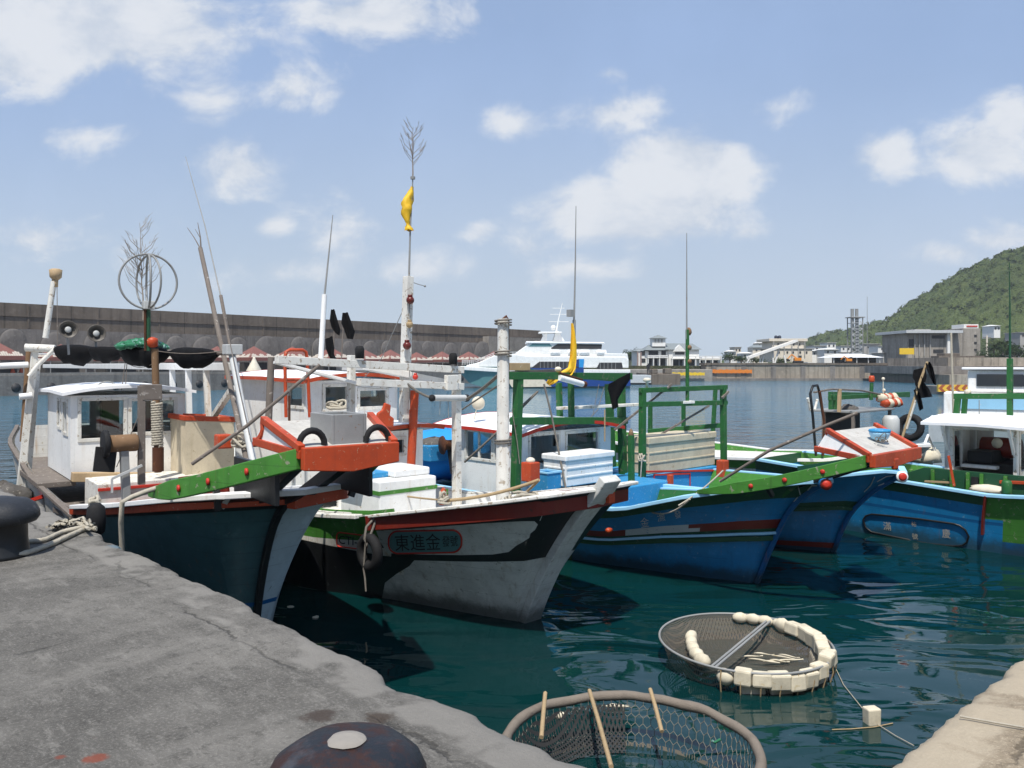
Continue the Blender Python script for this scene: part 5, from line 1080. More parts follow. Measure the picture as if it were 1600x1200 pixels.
for x in (xb_ + .05, fx - .05):
    m = MB(); m.bar((x, y0 - .27, zr + .01), (x, y0 - .01, zr - .42), .04, .05); b.part(m, 'roof_brace', 'white', .004)
m = MB(); m.box(xb_ + .1, fx - .1, y0 + .5, .9, .63, zf + .1); m.box(xb_ + .2, xb_ + .6, y0 + .45, .85, zf + .1, zf + .3); b.part(m, 'engine_casing', 'dark', .02)
m = MB(); m.lathe([(.17, -.3), (.18, 0), (.17, .3)], (fx - .55, .5, zf + .33), 16, (1, 0, 0)); b.part(m, 'red_drum', 'red_brown')
m = MB(); m.box(xb_ + .15, fx - .4, y0 + .3, y0 + .46, zf + .02, zf + .07); b.part(m, 'bench', 'white', .01)
m = MB(); m.ball((xb_ + .55, .3, zf + .42), .09, 10); b.part(m, 'float', 'cream')
m = MB(); p, q = A(1422, 752, y=-.9), A(1475, 725, y=-.75)
m.prism([(xb_ - .9, -.78, .62), (fx + .3, -.78, .62), (fx + .3, -.78, zf + .02), (xb_ - .25, -.78, zf + .02), (xb_ - .9, -.78, .95)], (0, .04, 0)); b.part(m, 'side_board', 'deep_green', .006)
for x in (xb_ - .1, xb_ + .2, xb_ + .45, fx - .45, fx - .1):
    m = MB(); m.box(x - .025, x + .025, -.83, -.782, .62, zf); b.part(m, 'board_rib', 'green', .004)
m = MB(); m.box(xb_ + .5, fx - .5, -.80, -.785, .64, zf - .06); b.part(m, 'doorway', 'dark')
m = MB(); m.bar(A(1482, 712, y=-1.0), A(1491, 760, y=-1.0), .055, .03); b.part(m, 'tiller_board', 'orange', .006)
m = MB(); m.bar(A(1445, 752, y=-.95), A(1486, 754, y=-.95), .03); m2 = MB(); m2.bar(A(1562, 753, y=-.8), A(1640, 756, y=-.8), .04, .05); b.part(m, 'rail_pipe', 'tan_wood'); b.part(m2, 'rail_board', 'orange', .006)
m = MB(); c = A(1573, 764, y=-1.05); m.lathe([(.075, -.2), (.075, .1), (.06, .13), (.02, .14)], c, 14); b.part(m, 'green_bollard', 'dark_green')
m = MB(); m.ball((0, 0, .03), (.3, .14, .08), 14, .25); onboat(b, m, 'white_sack', 'cream', A(1545, 768, y=-.85), 'pale sack lying on the deck beside the short green post', 'sack')
g_ = lambda px, py, d=0: A(px, py, y=.7 + d)
b.post('frame_post', 'dark_green', g_(1493, 660), g_(1497, 620), .09); b.post('frame_post', 'dark_green', g_(1505, 660, .4), g_(1508, 622, .4), .08); b.post('frame_post', 'dark_green', g_(1578, 655), g_(1578, 560), .085)
b.post('frame_rail', 'dark_green', g_(1491, 619), g_(1660, 619), .1, .1)
m = MB(); m.tube([g_(1578, 562), g_(1578, 480), g_(1577, 410)], [.022, .012, .006], 6); b.part(m, 'whip_antenna', 'deep_green')
m = MB(); m.lathe([(.03, 0), (.06, .02), (.06, .07), (.02, .09)], g_(1512, 616), 10); b.part(m, 'frame_lamp', 'cream')
m = MB(); c = A(1487, 620, y=1.2); m.tube([A(1490, 655, y=1.2), A(1486, 520, y=1.2)], .02, 6); b.part(m, 'net_pole', 'rope')
m = MB(); m.tube([A(1530 + 10 * k, 655, y=1.4) for k in range(1)] + [A(1530, 625, y=1.4)], .008, 4); b.part(m, 'rod', 'grey_metal')

# ======== boat 6 behind (grey canopy)
b6 = Boat((7.7, 17.5), -47.1, 'white-bowed fishing boat with a flat grey canopy carrying an orange and white ring', group='fishing boats moored at the quay')
b = b6; A = b.at
b.hull(-9, [(-.35, -.1), (0, 0), (.8, .4), (1.35, 1.0)], [(-9, 1.1), (-3, .85), (-.5, 1.0), (1.0, 1.35)], [(-9, .9), (-6, 1.2), (-1.5, 1.2), (0, .9), (1.0, .25)], [(-9, .6), (-6, .9), (-2, .75), (1.0, .05)], HV(.7),
       lambda x, v, sd, z: 1 if v > .8 else 0, ['hull_white', 'green'], deckz=[(-9, .55), (1.0, 1.0)], deckmat='worn_white', inmat='green')
gun(b, 'gunwale', 'white', .12, .06); stempost(b, 'hull_white', .08, .1)
cx = -1.2; g_ = lambda px, py, d=0: A(px, py, x=cx + d)
m = MB(); e = [g_(1338, 646), g_(1398, 646), g_(1398, 646), g_(1338, 646)]; xk = A(1264, 642, y=e[0].y).x; e[2].x = e[3].x = xk; zc = e[0].z
for p in e: p.z = zc
m.prism(e, (0, 0, .05)); b.part(m, 'canopy', 'grey_metal', .012)
for yy, xx in ((e[0].y + .06, cx - .1), (e[1].y - .06, cx - .1), (e[0].y + .06, xk + .35), (e[1].y - .06, xk + .1)): b.post('canopy_post', 'grey_wood', (xx, yy, zc), (xx, yy, .55), .07)
m = MB(); m.box(cx - .9, cx - .84, e[0].y + .1, e[1].y - .1, .7, zc - .02); b.part(m, 'cabin_back', 'dark')
m = MB(); m.tube([g_(1266, 640), g_(1262, 622)], .03, 6); m2 = MB(); m2.tube([g_(1273, 640), g_(1277, 624)], .03, 6); b.part(m, 'canopy_horn', 'worn_white'); b.part(m2, 'canopy_horn', 'worn_white')
m = MB(); m.tube([g_(1275, 712, .5), g_(1270, 650, .5), g_(1266, 615, .5), g_(1270, 603, .5), g_(1277, 602, .5), g_(1280, 612, .5), g_(1286, 650, .5)], .028, 7); b.part(m, 'hose_hoop', 'hull_black')
m = MB(); m.tube([g_(1281, 612, .55), g_(1288, 660, .55), g_(1286, 712, .55)], .026, 7); b.part(m, 'orange_hoop', 'rust')
for px in (1298, 1305): b.post('frame_post', 'dark_green', g_(px, 640, -.4), g_(px, 616, -.4), .08)
b.post('frame_rail', 'dark_green', g_(1296, 622, -.4), g_(1420, 615, -.4), .08, .1); b.post('frame_rail', 'dark_green', g_(1296, 615, -1.4), g_(1420, 618, -1.4), .08, .1); b.post('canopy_post', 'tan_wood', g_(1311, 644, .1), g_(1312, 608, .1), .07)
m = MB(); m.tube([g_(1361, 625, -.3), g_(1362, 598, -.3)], .045, 10); bp_ = b.part(m, 'light_post', 'dark_green'); m = MB(); m.lathe([(.06, 0), (.07, .03), (.07, .12), (.05, .16)], g_(1362, 597, -.3), 12); b.part(m, 'light', 'orange', parent=bp_)
m = MB(); m.tube([g_(1380, 625, -.3), g_(1380, 594, -.3)], .012, 6); m.ball(g_(1381, 610, -.3), .05, 8); m.ball(g_(1380, 592, -.3), .045, 8); b.part(m, 'white_light', 'cream')
m = MB(); m.tube([g_(1272, 613, .3), g_(1300, 608, .1), g_(1345, 610, 0), g_(1375, 616, -.2)], .022, 6); b.part(m, 'cross_pole', 'grey_wood')
c = g_(1390, 632, -.2); t = thing('ring_buoy', 'orange and white ring of bound floats on the grey canopy', 'ring buoy', b.w(c), b.a)
for k in range(14):
    a = 2 * math.pi * k / 14; m = MB(); m.ball((.16 * math.cos(a), .34 * math.sin(a), .05 + .12 * (math.cos(a) < 0)), (.13, .1, .11), 9, .3); m.build('float', 'orange' if k % 2 else 'foam', t)
m = MB(); m.ball((0, -.45, .0), (.2, .28, .14), 14, .5); onboat(b, m, 'net_heap', 'net_grey', g_(1340, 640, -.5), 'brown net heap on the grey canopy beside the orange and white ring', 'net')
m = MB(); c = g_(1392, 665, .1); m.lathe([(.16, -.3), (.2, -.2), (.2, .15), (.14, .25)], c, 16); b.part(m, 'gas_bottle', 'pale_metal')
t = thing('tyre_fender', 'black tyre standing beside the pale tank under the grey canopy', 'tyre', b.w(g_(1422, 668, .3)), b.a); m = MB(); m.tube([(.26 * math.cos(a), .05 * math.sin(a), .26 * math.sin(a)) for a in (2 * math.pi * i / 24 for i in range(24))], .09, 10, True); m.build('tread', 'rubber', t)
Y = 15.5
t = thing('flag_bundle', 'leaning pole with a bundle of dark cloths behind the blue boat', 'pole', WP(1408, 690, Y)); o0 = WP(1408, 690, Y)
m = MB(); m.tube([Vector((0, 0, 0)), WP(1436, 600, Y) - o0, WP(1449, 565, Y) - o0], .025, 7); m.build('pole', 'rope_tan', t); m = MB(); m.tube([WP(1416, 670, Y) - o0, WP(1430, 625, Y) - o0], .03, 7); m.build('splint', 'worn_white', t)
for pts in ([(1432, 592, 1440, 588), (1430, 600, 1444, 598), (1436, 610, 1452, 608), (1440, 622, 1457, 620)], [(1428, 610, 1433, 606), (1431, 620, 1438, 616), (1434, 630, 1441, 628), (1437, 642, 1443, 638)], [(1446, 568, 1453, 565), (1448, 576, 1458, 574), (1452, 586, 1462, 592), (1459, 600, 1463, 602)], [(1428, 578, 1446, 574), (1426, 590, 1448, 588), (1432, 598, 1446, 597)]):
    m = MB(); vs = []
    for i, (a, y_, c, d_) in enumerate(pts):
        for j in range(5): u = j / 4; vs.append(WP(a + (c - a) * u, y_ + (d_ - y_) * u, Y - .06 * math.sin(u * 7 + i)) - o0)
    k = len(vs); vs += [v + Vector((0, .012, 0)) for v in vs]; f = [(i * 5 + j, i * 5 + j + 1, i * 5 + j + 6, i * 5 + j + 5) for i in range(len(pts) - 1) for j in range(4)]
    m.add(vs, f + [tuple(k + t_ for t_ in reversed(q)) for q in f], True); m.build('cloth', 'black_cloth', t)
m = MB(); c = A(1445, 712, x=.5); m.ball((0, 0, .1), (.3, .35, .22), 14, .4); onboat(b, m, 'white_net_sack', 'foam', V3(c, 0, 0, -.1), 'white sack of netting between the blue bows and the open wheelhouse', 'sack')
m = MB(); m.tube([A(1436, 716, x=.7), A(1450, 680, x=.7), A(1464, 712, x=.7), A(1456, 722, x=.7)], .03, 6); b.part(m, 'bow_rail', 'white')

# launch with a light blue cabin at the right edge
t = thing('motor_launch', 'white motor launch with a pale blue cabin at the right edge', 'boat', (19.5, 31, 0), R(-30))
m = MB(); m.prism([(-3.5, -1.2, .9), (2, -1.2, 1.1), (4, 0, 1.3), (2, 1.2, 1.1), (-3.5, 1.2, .9)], (0, 0, .001)); m = MB()
vs = []; st = [(-3.5, 1.1, 0, .9), (0, 1.2, 0, 1.0), (2, .9, .0, 1.2), (3.2, .45, .1, 1.35), (4, .05, .4, 1.45)]
for x, w_, zb_, zt in st: vs += [(x, -w_, zt), (x, -w_ * .7, zb_ - .3), (x, w_ * .7, zb_ - .3), (x, w_, zt)]
m.add(vs, [(4 * i + j, 4 * i + (j + 1) % 4, 4 * i + 4 + (j + 1) % 4, 4 * i + 4 + j) for i in range(4) for j in range(4)] + [(0, 1, 2, 3)]); m.build('hull', 'white', t, .02)
m = MB(); m.prism([(-3, -.9, 1.0), (1.6, -.9, 1.0), (.7, -.8, 1.9), (-3, -.85, 1.9)], (0, 1.8, 0)); m.build('cabin', 'white', t, .04)
m = MB(); m.prism([(-2.6, -.925, 1.3), (1.0, -.925, 1.3), (.6, -.925, 1.75), (-2.6, -.925, 1.75)], (0, .02, 0)); m.build('window', 'light_blue', t)
m = MB(); m.prism([(-2.2, -.6, 1.92), (.3, -.6, 1.92), (-.3, -.5, 2.75), (-2.2, -.5, 2.75)], (0, 1.2, 0)); w_ = m.build('wheelhouse', 'white', t, .05); m = MB(); m.prism([(-1.9, -.63, 2.15), (-.1, -.63, 2.15), (-.4, -.6, 2.6), (-1.9, -.6, 2.6)], (0, .02, 0)); m.build('window', 'dark_glass', w_)
m = MB(); m.box(-2.4, 0, -.7, .7, 2.77, 2.85); m.build('roof', 'roof_white', t, .02)

# ======== on the quay: two mooring bollards and the mooring rope
paint('bollard_black', (.018, .02, .024), .5, .3, .45, (.055, .058, .065), scale=6, bump=.5, chip=7)
def bollard(px, py, Y, r, h, label, seed, worn):
    c = WP(px, py, Y); t = thing('mooring_bollard', label, 'bollard', (c.x, c.y, 1.495), 0, 'bollards on the quay'); m = MB()
    m.lathe([(r * .86, 0), (r * .78, .03), (r * .73, h * .3), (r * .72, h * .62), (r * .8, h * .66)], (0, 0, 0), 36); m.build('post', 'hull_black' if not worn else 'rust', t)
    m = MB(); prof = [(r * .70, h * .58), (r * .95, h * .6), (r * 1.04, h * .68), (r * 1.03, h * .78), (r * .93, h * .9), (r * .75, h * .97), (r * .5, h * 1.01), (r * .25, h * 1.025), (.004, h * 1.03)]
    m.lathe(prof, (0, 0, 0), 48); m.v = [tuple(Vector(v) * (1 + .018 * noise.noise(Vector(v) * 9 + Vector((seed, 0, 0))))) for v in m.v]; m.build('cap', 'bollard_iron' if worn else 'bollard_black', t)
    if worn:
        m = MB(); n = 40; ring = []
        for k, (f, dz) in enumerate(((1, 0.0), (.9, .004), (.45, .007))):
            for i in range(n): a = 2 * math.pi * i / n; q = f * (.25 * r + .03 * r * noise.noise(Vector((math.cos(a) * 2, math.sin(a) * 2, seed)))); ring.append((q * math.cos(a), q * math.sin(a), h * 1.028 + dz - (.002 if f == 1 else 0)))
        m.add(ring, [(k * n + i, k * n + (i + 1) % n, (k + 1) * n + (i + 1) % n, (k + 1) * n + i) for k in range(2) for i in range(n)] + [tuple(2 * n + i for i in range(n))], True); m.build('cement_plug', 'pale_concrete', t)
    return t
m_, g_, bb, oo = newmat('bollard_iron'); tc = g_.n('TexCoord').outputs['Object']
n1 = g_.noise(tc, 9, 8, .68); n2 = g_.noise(tc, 40, 5, .7); n3 = g_.noise(tc, 5, 5, .6)
cc = g_.mix(g_.ramp(n1, .46, .60), (.010, .012, .016), (.030, .011, .007)); cc = g_.mix(g_.math('MULTIPLY', g_.ramp(n3, .55, .66), .7), cc, (.05, .055, .065)); cc = g_.mix(g_.math('MULTIPLY', g_.ramp(n2, .52, .75), .5), cc, (.065, .024, .014))
g_.put(bb.inputs['Base Color'], cc); g_.put(bb.inputs['Roughness'], g_.math('MULTIPLY_ADD', n1, .5, .25)); bb.inputs['Specular IOR Level'].default_value = .4
bp_ = g_.n('Bump'); bp_.inputs['Strength'].default_value = .7; bp_.inputs['Distance'].default_value = .008; g_.put(bp_.inputs['Height'], g_.math('ADD', n1, g_.math('MULTIPLY', n2, .4))); g_.put(bb.inputs['Normal'], bp_.outputs[0])
bollard(-2, 865, 6.5, .275, .445, 'black mooring bollard at the left edge with a rope round its foot', 1, False)
bollard(542, 1140, 2.42, .225, .40, 'rusty mooring bollard in the foreground with a pale cement plug on its cap', 5, True)
def quayrope(name, mat, px, th, label, z=1.5, group=None):
    pts = [WZ(x, y, z + th + dz) for x, y, dz in px]
    sm = []
    for i in range(len(pts) - 1):
        for k in range(8):
            p0, p1, p2, p3 = pts[max(i - 1, 0)], pts[i], pts[i + 1], pts[min(i + 2, len(pts) - 1)]; t_ = k / 8
            sm.append(.5 * ((2 * p1) + (p2 - p0) * t_ + (2 * p0 - 5 * p1 + 4 * p2 - p3) * t_**2 + (3 * p1 - p0 - 3 * p2 + p3) * t_**3))
    m = MB(); sm.append(pts[-1]); m.tube(sm, th, 8)
    for w in range(2):                                       # twist of the lay
        tw = [p + Vector((math.cos(i * 1.1 + w * 3.14), math.sin(i * 1.1 + w * 3.14) * .5, math.sin(i * 1.1 + w * 3.14))) * th * .35 for i, p in enumerate(sm)]; m.tube(tw, th * .75, 6)
    return tag(m.build(name, mat), label, 'rope', group)
quayrope('mooring_rope', 'rope', [(-30, 866, 0), (0, 869, 0), (40, 864, 0), (80, 850, 0), (115, 834, 0), (135, 826, 0), (150, 826, 0)], .022, 'thick grey mooring rope lying round the foot of the left bollard', group='ropes on the quay')
quayrope('mooring_rope', 'rope', [(46, 846, 0), (70, 843, 0), (95, 832, .0), (118, 826, .02), (140, 822, .02)], .02, 'shorter grey rope lying between the bollard rope and the quay edge', group='ropes on the quay')
rd = random.Random(4); m = MB()
for k in range(5):
    pts = [WZ(75 + 60 * (i / 12) + rd.uniform(-4, 4) + k * 3, 826 - 8 * math.sin(i / 12 * 3.14) - k * 2 + rd.uniform(-3, 3), 1.52 + rd.uniform(0, .05)) for i in range(13)]; m.tube(pts, .014, 6)
tag(m.build('rope_tangle', 'rope'), 'frayed rope tangle at the quay edge where the teal boat is tied', 'rope')

# ======== floating fish cages
WCZ = .22
def ringpts(r, z, n=64, ph=0): return [(r * math.cos(2 * math.pi * i / n + ph), r * math.sin(2 * math.pi * i / n + ph), z) for i in range(n)]
c = WP(1163, 1002, 8.32); c.z = 0
t = thing('floating_fish_cage', 'round net cage with white foam floats and dead fish floating off the quay', 'fish cage', (c.x, c.y, 0)); rt = bpy.context
r = .84; tilt = Matrix.Rotation(R(1.5), 4, Vector((.9, .35, 0)).normalized()); T = lambda p: tuple(tilt @ Vector(p) + Vector((0, 0, -.04)))
m = MB(); m.tube([T(p) for p in ringpts(r, .27)], .012, 8, True); m.build('rim', 'grey_metal', t)
ca = R(55); m = MB(); d_ = Vector((math.cos(ca), math.sin(ca), 0)); nn = Vector((-d_.y, d_.x, 0))
for s in (-.018, .018): m.tube([T(d_ * -r * .99 + nn * s + Vector((0, 0, .27))), T(d_ * r * .99 + nn * s + Vector((0, 0, .27)))], .013, 6)
m.build('cross_bar', 'grey_metal', t)
m = MB(); n = 48; prof = [(r, .265), (r * .9, .2), (r * .74, .12), (r * .5, .075), (r * .25, .06), (.01, .055)]; vs = [T((a * math.cos(2 * math.pi * i / n), a * math.sin(2 * math.pi * i / n), z)) for a, z in prof for i in range(n)]
m.add(vs, [(k * n + i, k * n + (i + 1) % n, (k + 1) * n + (i + 1) % n, (k + 1) * n + i) for k in range(len(prof) - 1) for i in range(n)], True); m.build('net', 'fine_net', t)
m = MB(); vs = [T((a * math.cos(2 * math.pi * i / n), a * math.sin(2 * math.pi * i / n), z)) for a, z in ((r * .97, .23), (r * .88, .02), (r * .75, -.3)) for i in range(n)]
m.add(vs, [(k * n + i, k * n + (i + 1) % n, (k + 1) * n + (i + 1) % n, (k + 1) * n + i) for k in range(2) for i in range(n)], True); m.build('net_skirt', 'bag_net', t)
rd = random.Random(9)
def foamf(a, rr, z, l, w, h, rz=None, rnd=False):
    m = MB(); k = 6
    if rnd: m.ball((0, 0, 0), (l / 2, w / 2, h / 2), 12, .12)
    else:
        m.box(-l / 2, l / 2, -w / 2, w / 2, -h / 2, h / 2)
    mt = tilt @ Matrix.Translation((rr * math.cos(a), rr * math.sin(a), z)) @ Matrix.Rotation(a + R(90) + (rz or 0), 4, 'Z') @ Matrix.Rotation(rd.uniform(-.15, .15), 4, 'X')
    m.v = [tuple(mt @ Vector(v)) for v in m.v]; m.build('foam_float', 'foam', t, .02 if not rnd else 0)
for k in range(15): foamf(R(-118 + k * 11.5) , r * (.95 if k < 9 else .88), (.15 if k < 7 else .21) + rd.uniform(-.025, .03), rd.uniform(.15, .2), rd.uniform(.11, .14), rd.uniform(.12, .16), rd.uniform(-.15, .15), k in (0, 14))
for k in range(6): foamf(R(-100 + k * 20), r * .86, .04, .22, .12, .12, rd.uniform(-.2, .2))
for a in (78, 68, 58, 46, 38): foamf(R(a), r * .9, .22, .17, .11, .11, 0, True)
for i, (a, q) in enumerate(((148, .66), (165, .62), (183, .62), (200, .66), (214, .72))): foamf(R(a), r * q, .16, .19, .12, .13, .1, True)
for i in range(9):
    p = Vector((.05 + rd.uniform(0, .42), -.02 + rd.uniform(-.12, .2), .1 + rd.uniform(0, .02))); a = rd.uniform(-.5, .35); d_ = Vector((math.cos(a), math.sin(a), 0)); m = MB(); L = rd.uniform(.18, .3)
    m.tube([T(p + d_ * L * (k / 6 - .5) + Vector((0, 0, .004 * math.sin(k)))) for k in range(7)], [.002, .007, .009, .008, .006, .003, .008], 6); o = m.build('fish', 'foam'); o.location = (c.x, c.y, 0); tag(o, 'thin dead silver fish lying on the net of the foam-floated cage', 'fish', 'dead fish in the net cage')
m = MB()
for k in range(14):
    a = R(-120 + k * 12); m.tube([T((r * math.cos(a) * q, r * math.sin(a) * q, z)) for q, z in ((1.0, .27), (1.02, .16), (.98, .02), (.93, -.1))], .007, 4)
m.build('net_cord', 'rope_tan', t)
# hoop cage by the quay
c = WP(985, 1165, 5.77); c.z = 0
t = thing('hoop_cage', 'large cloth-bound hoop net cage with wire mesh against the quay', 'fish cage', (c.x, c.y, 0)); r = .87
m = MB(); n = 72; pts = []
for i in range(n):
    a = 2 * math.pi * i / n; k = 1 + .012 * noise.noise(Vector((math.cos(a) * 3, math.sin(a) * 3, 2))); pts.append((r * k * math.cos(a), r * k * math.sin(a), .35 + .02 * noise.noise(Vector((math.cos(a) * 4, math.sin(a) * 4, 7)))))
m.tube(pts, [.037 * (1 + .22 * noise.noise(Vector((i * .35, 1, 1)))) for i in range(n)], 10, True); m.build('rim', 'bound_cloth', t)
m = MB(); nu, nv = 84, 7; ss = .055
def hp(u, v):
    a = 2 * math.pi * u / nu; k = .97 - .09 * (v / nv)**1.5 + .02 * noise.noise(Vector((math.cos(a) * 2.5, math.sin(a) * 2.5, v * .3))); return Vector((r * k * math.cos(a), r * k * math.sin(a), .36 - .5 * v / nv * (1 + .08 * math.sin(a * 3))))
for j in range(nv):
    for i in range(nu):
        o_ = (j % 2) * .5; a0 = hp(i + o_, j); b0 = hp(i + .5 + o_, j + .42); b1_ = hp(i - .5 + o_, j + .42)
        m.tube([a0, b0], .0028, 4); m.tube([a0, b1_], .0028, 4); m.tube([b0, hp(i + .5 + o_, j + 1)], .0028, 4)
m.build('wire_mesh', 'wire', t)
m = MB(); n = 40; vs = [(a * r * math.cos(2 * math.pi * i / n), a * r * math.sin(2 * math.pi * i / n), z) for a, z in ((.885, .03), (.86, -.1), (.82, -.35), (.5, -.6), (.02, -.65)) for i in range(n)]
m.add(vs, [(k * n + i, k * n + (i + 1) % n, (k + 1) * n + (i + 1) % n, (k + 1) * n + i) for k in range(4) for i in range(n)], True); m.build('bag_net', 'bag_net', t)
m = MB(); n = 30; vs = [(a * r * math.cos(q), a * r * math.sin(q), z) for a, z in ((.93, .31), (.86, .12), (.70, .015)) for q in (R(85 + 150 * i / n) for i in range(n + 1))]
m.add(vs, [(k * (n + 1) + i, k * (n + 1) + i + 1, (k + 1) * (n + 1) + i + 1, (k + 1) * (n + 1) + i) for k in range(2) for i in range(n)], True); m.build('dark_netting', 'dark_net', t)
for (x0, y0_), (x1, y1_), r0_, r1_ in (((852, 1083), (846, 1152), 6.0, 5.5), ((921, 1079), (955, 1198), 6.45, 5.2), ((1016, 1077), (1034, 1143), 6.5, 6.05)):
    p, q = WP(x0, y0_, r0_) - c, WP(x1, y1_, r1_) - c; m = MB(); m.tube([p, p.lerp(q, .5) + Vector((0, 0, .01)), q], .016, 7); m.build('bamboo_stick', 'rope_tan', t)
m = MB(); m.tube([WP(1112, 1157, 5.7) - c, WP(1117, 1160, 5.7) - c, WP(1126, 1155, 5.7) - c], .01, 5); m.build('tie', 'net_green', t)
o = MB(); o.ball((0, 0, 0), (.05, .04, .03), 10); o = o.build('float', 'foam'); o.location = WZ(876, 1118, .02); tag(o, 'small cream float inside the cloth-bound hoop cage', 'float')
o = MB(); o.tube([(-.1, 0, .01), (-.05, 0, .015), (.03, 0, .012), (.1, .0, .006)], [.006, .018, .014, .004], 7); o = o.build('fish', 'foam'); o.location = WZ(965, 1105, .01); tag(o, 'pale dead fish floating inside the cloth-bound hoop cage', 'fish')
m = MB(); m.prism([(-.055, -.05, -.05), (.055, -.05, -.05), (.06, -.05, .1), (-.06, -.05, .1)], (0, .1, 0)); m.lathe([(.03, -.1), (.05, -.05)], (0, 0, 0), 8); o = m.build('foam_float', 'foam', None, .012); o.location = WZ(1362, 1124, .03); o.rotation_euler.z = .2; tag(o, 'single cream foam float block bobbing near the right-hand pier', 'float')
m = MB(); pts = [(1300, 1032), (1318, 1070), (1350, 1110), (1362, 1126), (1400, 1150), (1428, 1165)]; m.tube([WZ(x, y, .008) for x, y in pts], .004, 5); tag(m.build('float_line', 'rope'), 'thin line on the water from the foam-floated cage past the float block', 'line')
m = MB(); m.tube([WZ(x, y, .006) for x, y in ((1300, 1140), (1330, 1139), (1365, 1136), (1395, 1130))], .005, 5); tag(m.build('float_line', 'rope_tan'), 'short brown line drifting across the water beside the foam float block', 'line')
o = MB(); o.tube([WZ(x, y, 1.512) for x, y in ((1500, 1119), (1550, 1128), (1620, 1140))], .005, 5); tag(o.build('cord', 'rope'), 'thin pale cord lying on the corner of the right-hand pier', 'cord')
for i, (px, py, lb) in enumerate(((454, 948, 'small pale scrap floating in the dark water beside the teal hull'), (493, 964, 'small pale scrap floating in the dark water nearest the quay'))):
    m = MB(); m.ball((0, 0, 0), (.05, .035, .012), 9, .6); o = m.build('floating_scrap', 'foam'); o.location = WZ(px, py, .004); o.rotation_euler.z = i; tag(o, lb, 'litter')
# ---------------------------------------------------------------- far side of the harbour
ea = math.atan2(.785, .619); BO = (-55, 90)
def bw(name, label, cat, group=None, x=0, y=0, z=0):
    c, s = math.cos(ea), math.sin(ea); return thing(name, label, cat, (BO[0] + x * c - y * s, BO[1] + x * s + y * c, z), ea, group)
t = bw('breakwater_wall', 'long dark concrete breakwater wall behind the red tents', 'wall')
m = MB(); m.prism([(-70, 0, 6.75), (100, 0, 6.75), (98.6, 0, 9.0), (98.0, 0, 9.6), (-70, 0, 9.6)], (0, 2.4, 0)); m.build('upper_wall', 'wall_concrete', t)
m = MB(); m.box(-70, 90, -1.4, 2.4, 1.5, 6.74); m.build('lower_wall', 'grey_concrete', t)
m = MB(); m.box(80, 96, -1.6, -.1, 4, 8.0); m.build('end_block', 'pale_concrete', t)
m = MB(); m.box(-70, 98.05, -.12, .02, 8.15, 8.28); m.build('wall_ledge', 'wall_concrete', t)
m = MB()
for k in range(22): m.box(-66 + k * 7.6, -65.8 + k * 7.6, -.06, .0, 6.9, 9.5)
m.build('wall_rib', 'wall_concrete', t); bpy.context.view_layer.update()
m = MB(); m.box(-70, 96, -15, -1.41, -3, 1.85); pr = m.build('promenade', 'grey_concrete'); pr.location = (*BO, 0); pr.rotation_euler.z = ea; structure(pr)
m = MB(); m.box(-70, 96, -14.9, -14.55, 1.854, 2.12); k_ = m.build('kerb_wall', 'pale_concrete', None); k_.location = (*BO, 0); k_.rotation_euler.z = ea; tag(k_, 'low pale kerb wall along the far promenade edge', 'kerb')
m = MB(); m.lathe([(.42, 0), (.42, .03)], (0, 0, 0), 14, (0, -1, 0)); h0 = None
for k in range(40):
    for dx in (0, 1.1):
        o = MB(); o.lathe([(.42, 0), (.42, .03)], (-20 + k * 3.1 + dx, -15.0, .75), 12, (0, -1, 0)); o.build('wave_hole', 'opening', pr)
        break
rd = random.Random(12)
# red tents
tent = None
for k in range(16):
    x = -15 + k * 6.0 + rd.uniform(-.5, .5); y = -6.5 + rd.uniform(-.6, .6)
    if tent is None:
        t = tent = bw('market_tent', 'red peaked market tent with white scallops in front of the breakwater', 'tent', 'red market tents along the breakwater', x, y, 1.86)
        m = MB(); w_ = 1.9; m.add([(-w_, -w_, 1.75), (w_, -w_, 1.75), (w_, w_, 1.75), (-w_, w_, 1.75), (0, 0, 3.15), (-w_, -w_, 1.4), (w_, -w_, 1.4), (w_, w_, 1.4), (-w_, w_, 1.4)], [(0, 1, 4), (1, 2, 4), (2, 3, 4), (3, 0, 4), (5, 6, 1, 0), (6, 7, 2, 1), (7, 8, 3, 2), (8, 5, 0, 3)]); m.build('canopy', 'tent_red', t)
        m = MB()
        for s in range(3):
            for fx_, fy_ in ((1, 0), (0, 1)):
                u = (-1.1 + s * 1.1)
                for i in range(5):
                    a = -.45 + i * .22; zz = 1.80 + .32 * (1 - (a / .5)**2); k1 = 1 - (zz - 1.75) / 1.4
                    p = lambda uu, z_: ((uu, -w_ * (1 - (z_ - 1.75) / 1.4) - .02, z_ + .02) if fx_ else (-w_ * (1 - (z_ - 1.75) / 1.4) - .02, uu, z_ + .02))
                    m.add([p(u + a, 1.78), p(u + a + .2, 1.78), p(u + a + .2, zz + .1), p(u + a, zz + .1)], [(0, 1, 2, 3)])
        m.build('scallop', 'tent_white', t)
        for sx in (-1, 1):
            for sy in (-1, 1): m = MB(); m.bar((sx * 1.8, sy * 1.8, 0), (sx * 1.8, sy * 1.8, 1.5), .08); m.build('tent_post', 'grey_metal', t)
        m = MB(); m.box(-1.75, 1.75, -.4, 1.6, .0, 1.2); m.build('counter', 'interior', t)
    else:
        o = dup(tent); c, s = math.cos(ea), math.sin(ea); o.location = (BO[0] + x * c - y * s, BO[1] + x * s + y * c, 1.86); o.scale = (1, 1, rd.uniform(.92, 1.1))
dome = None
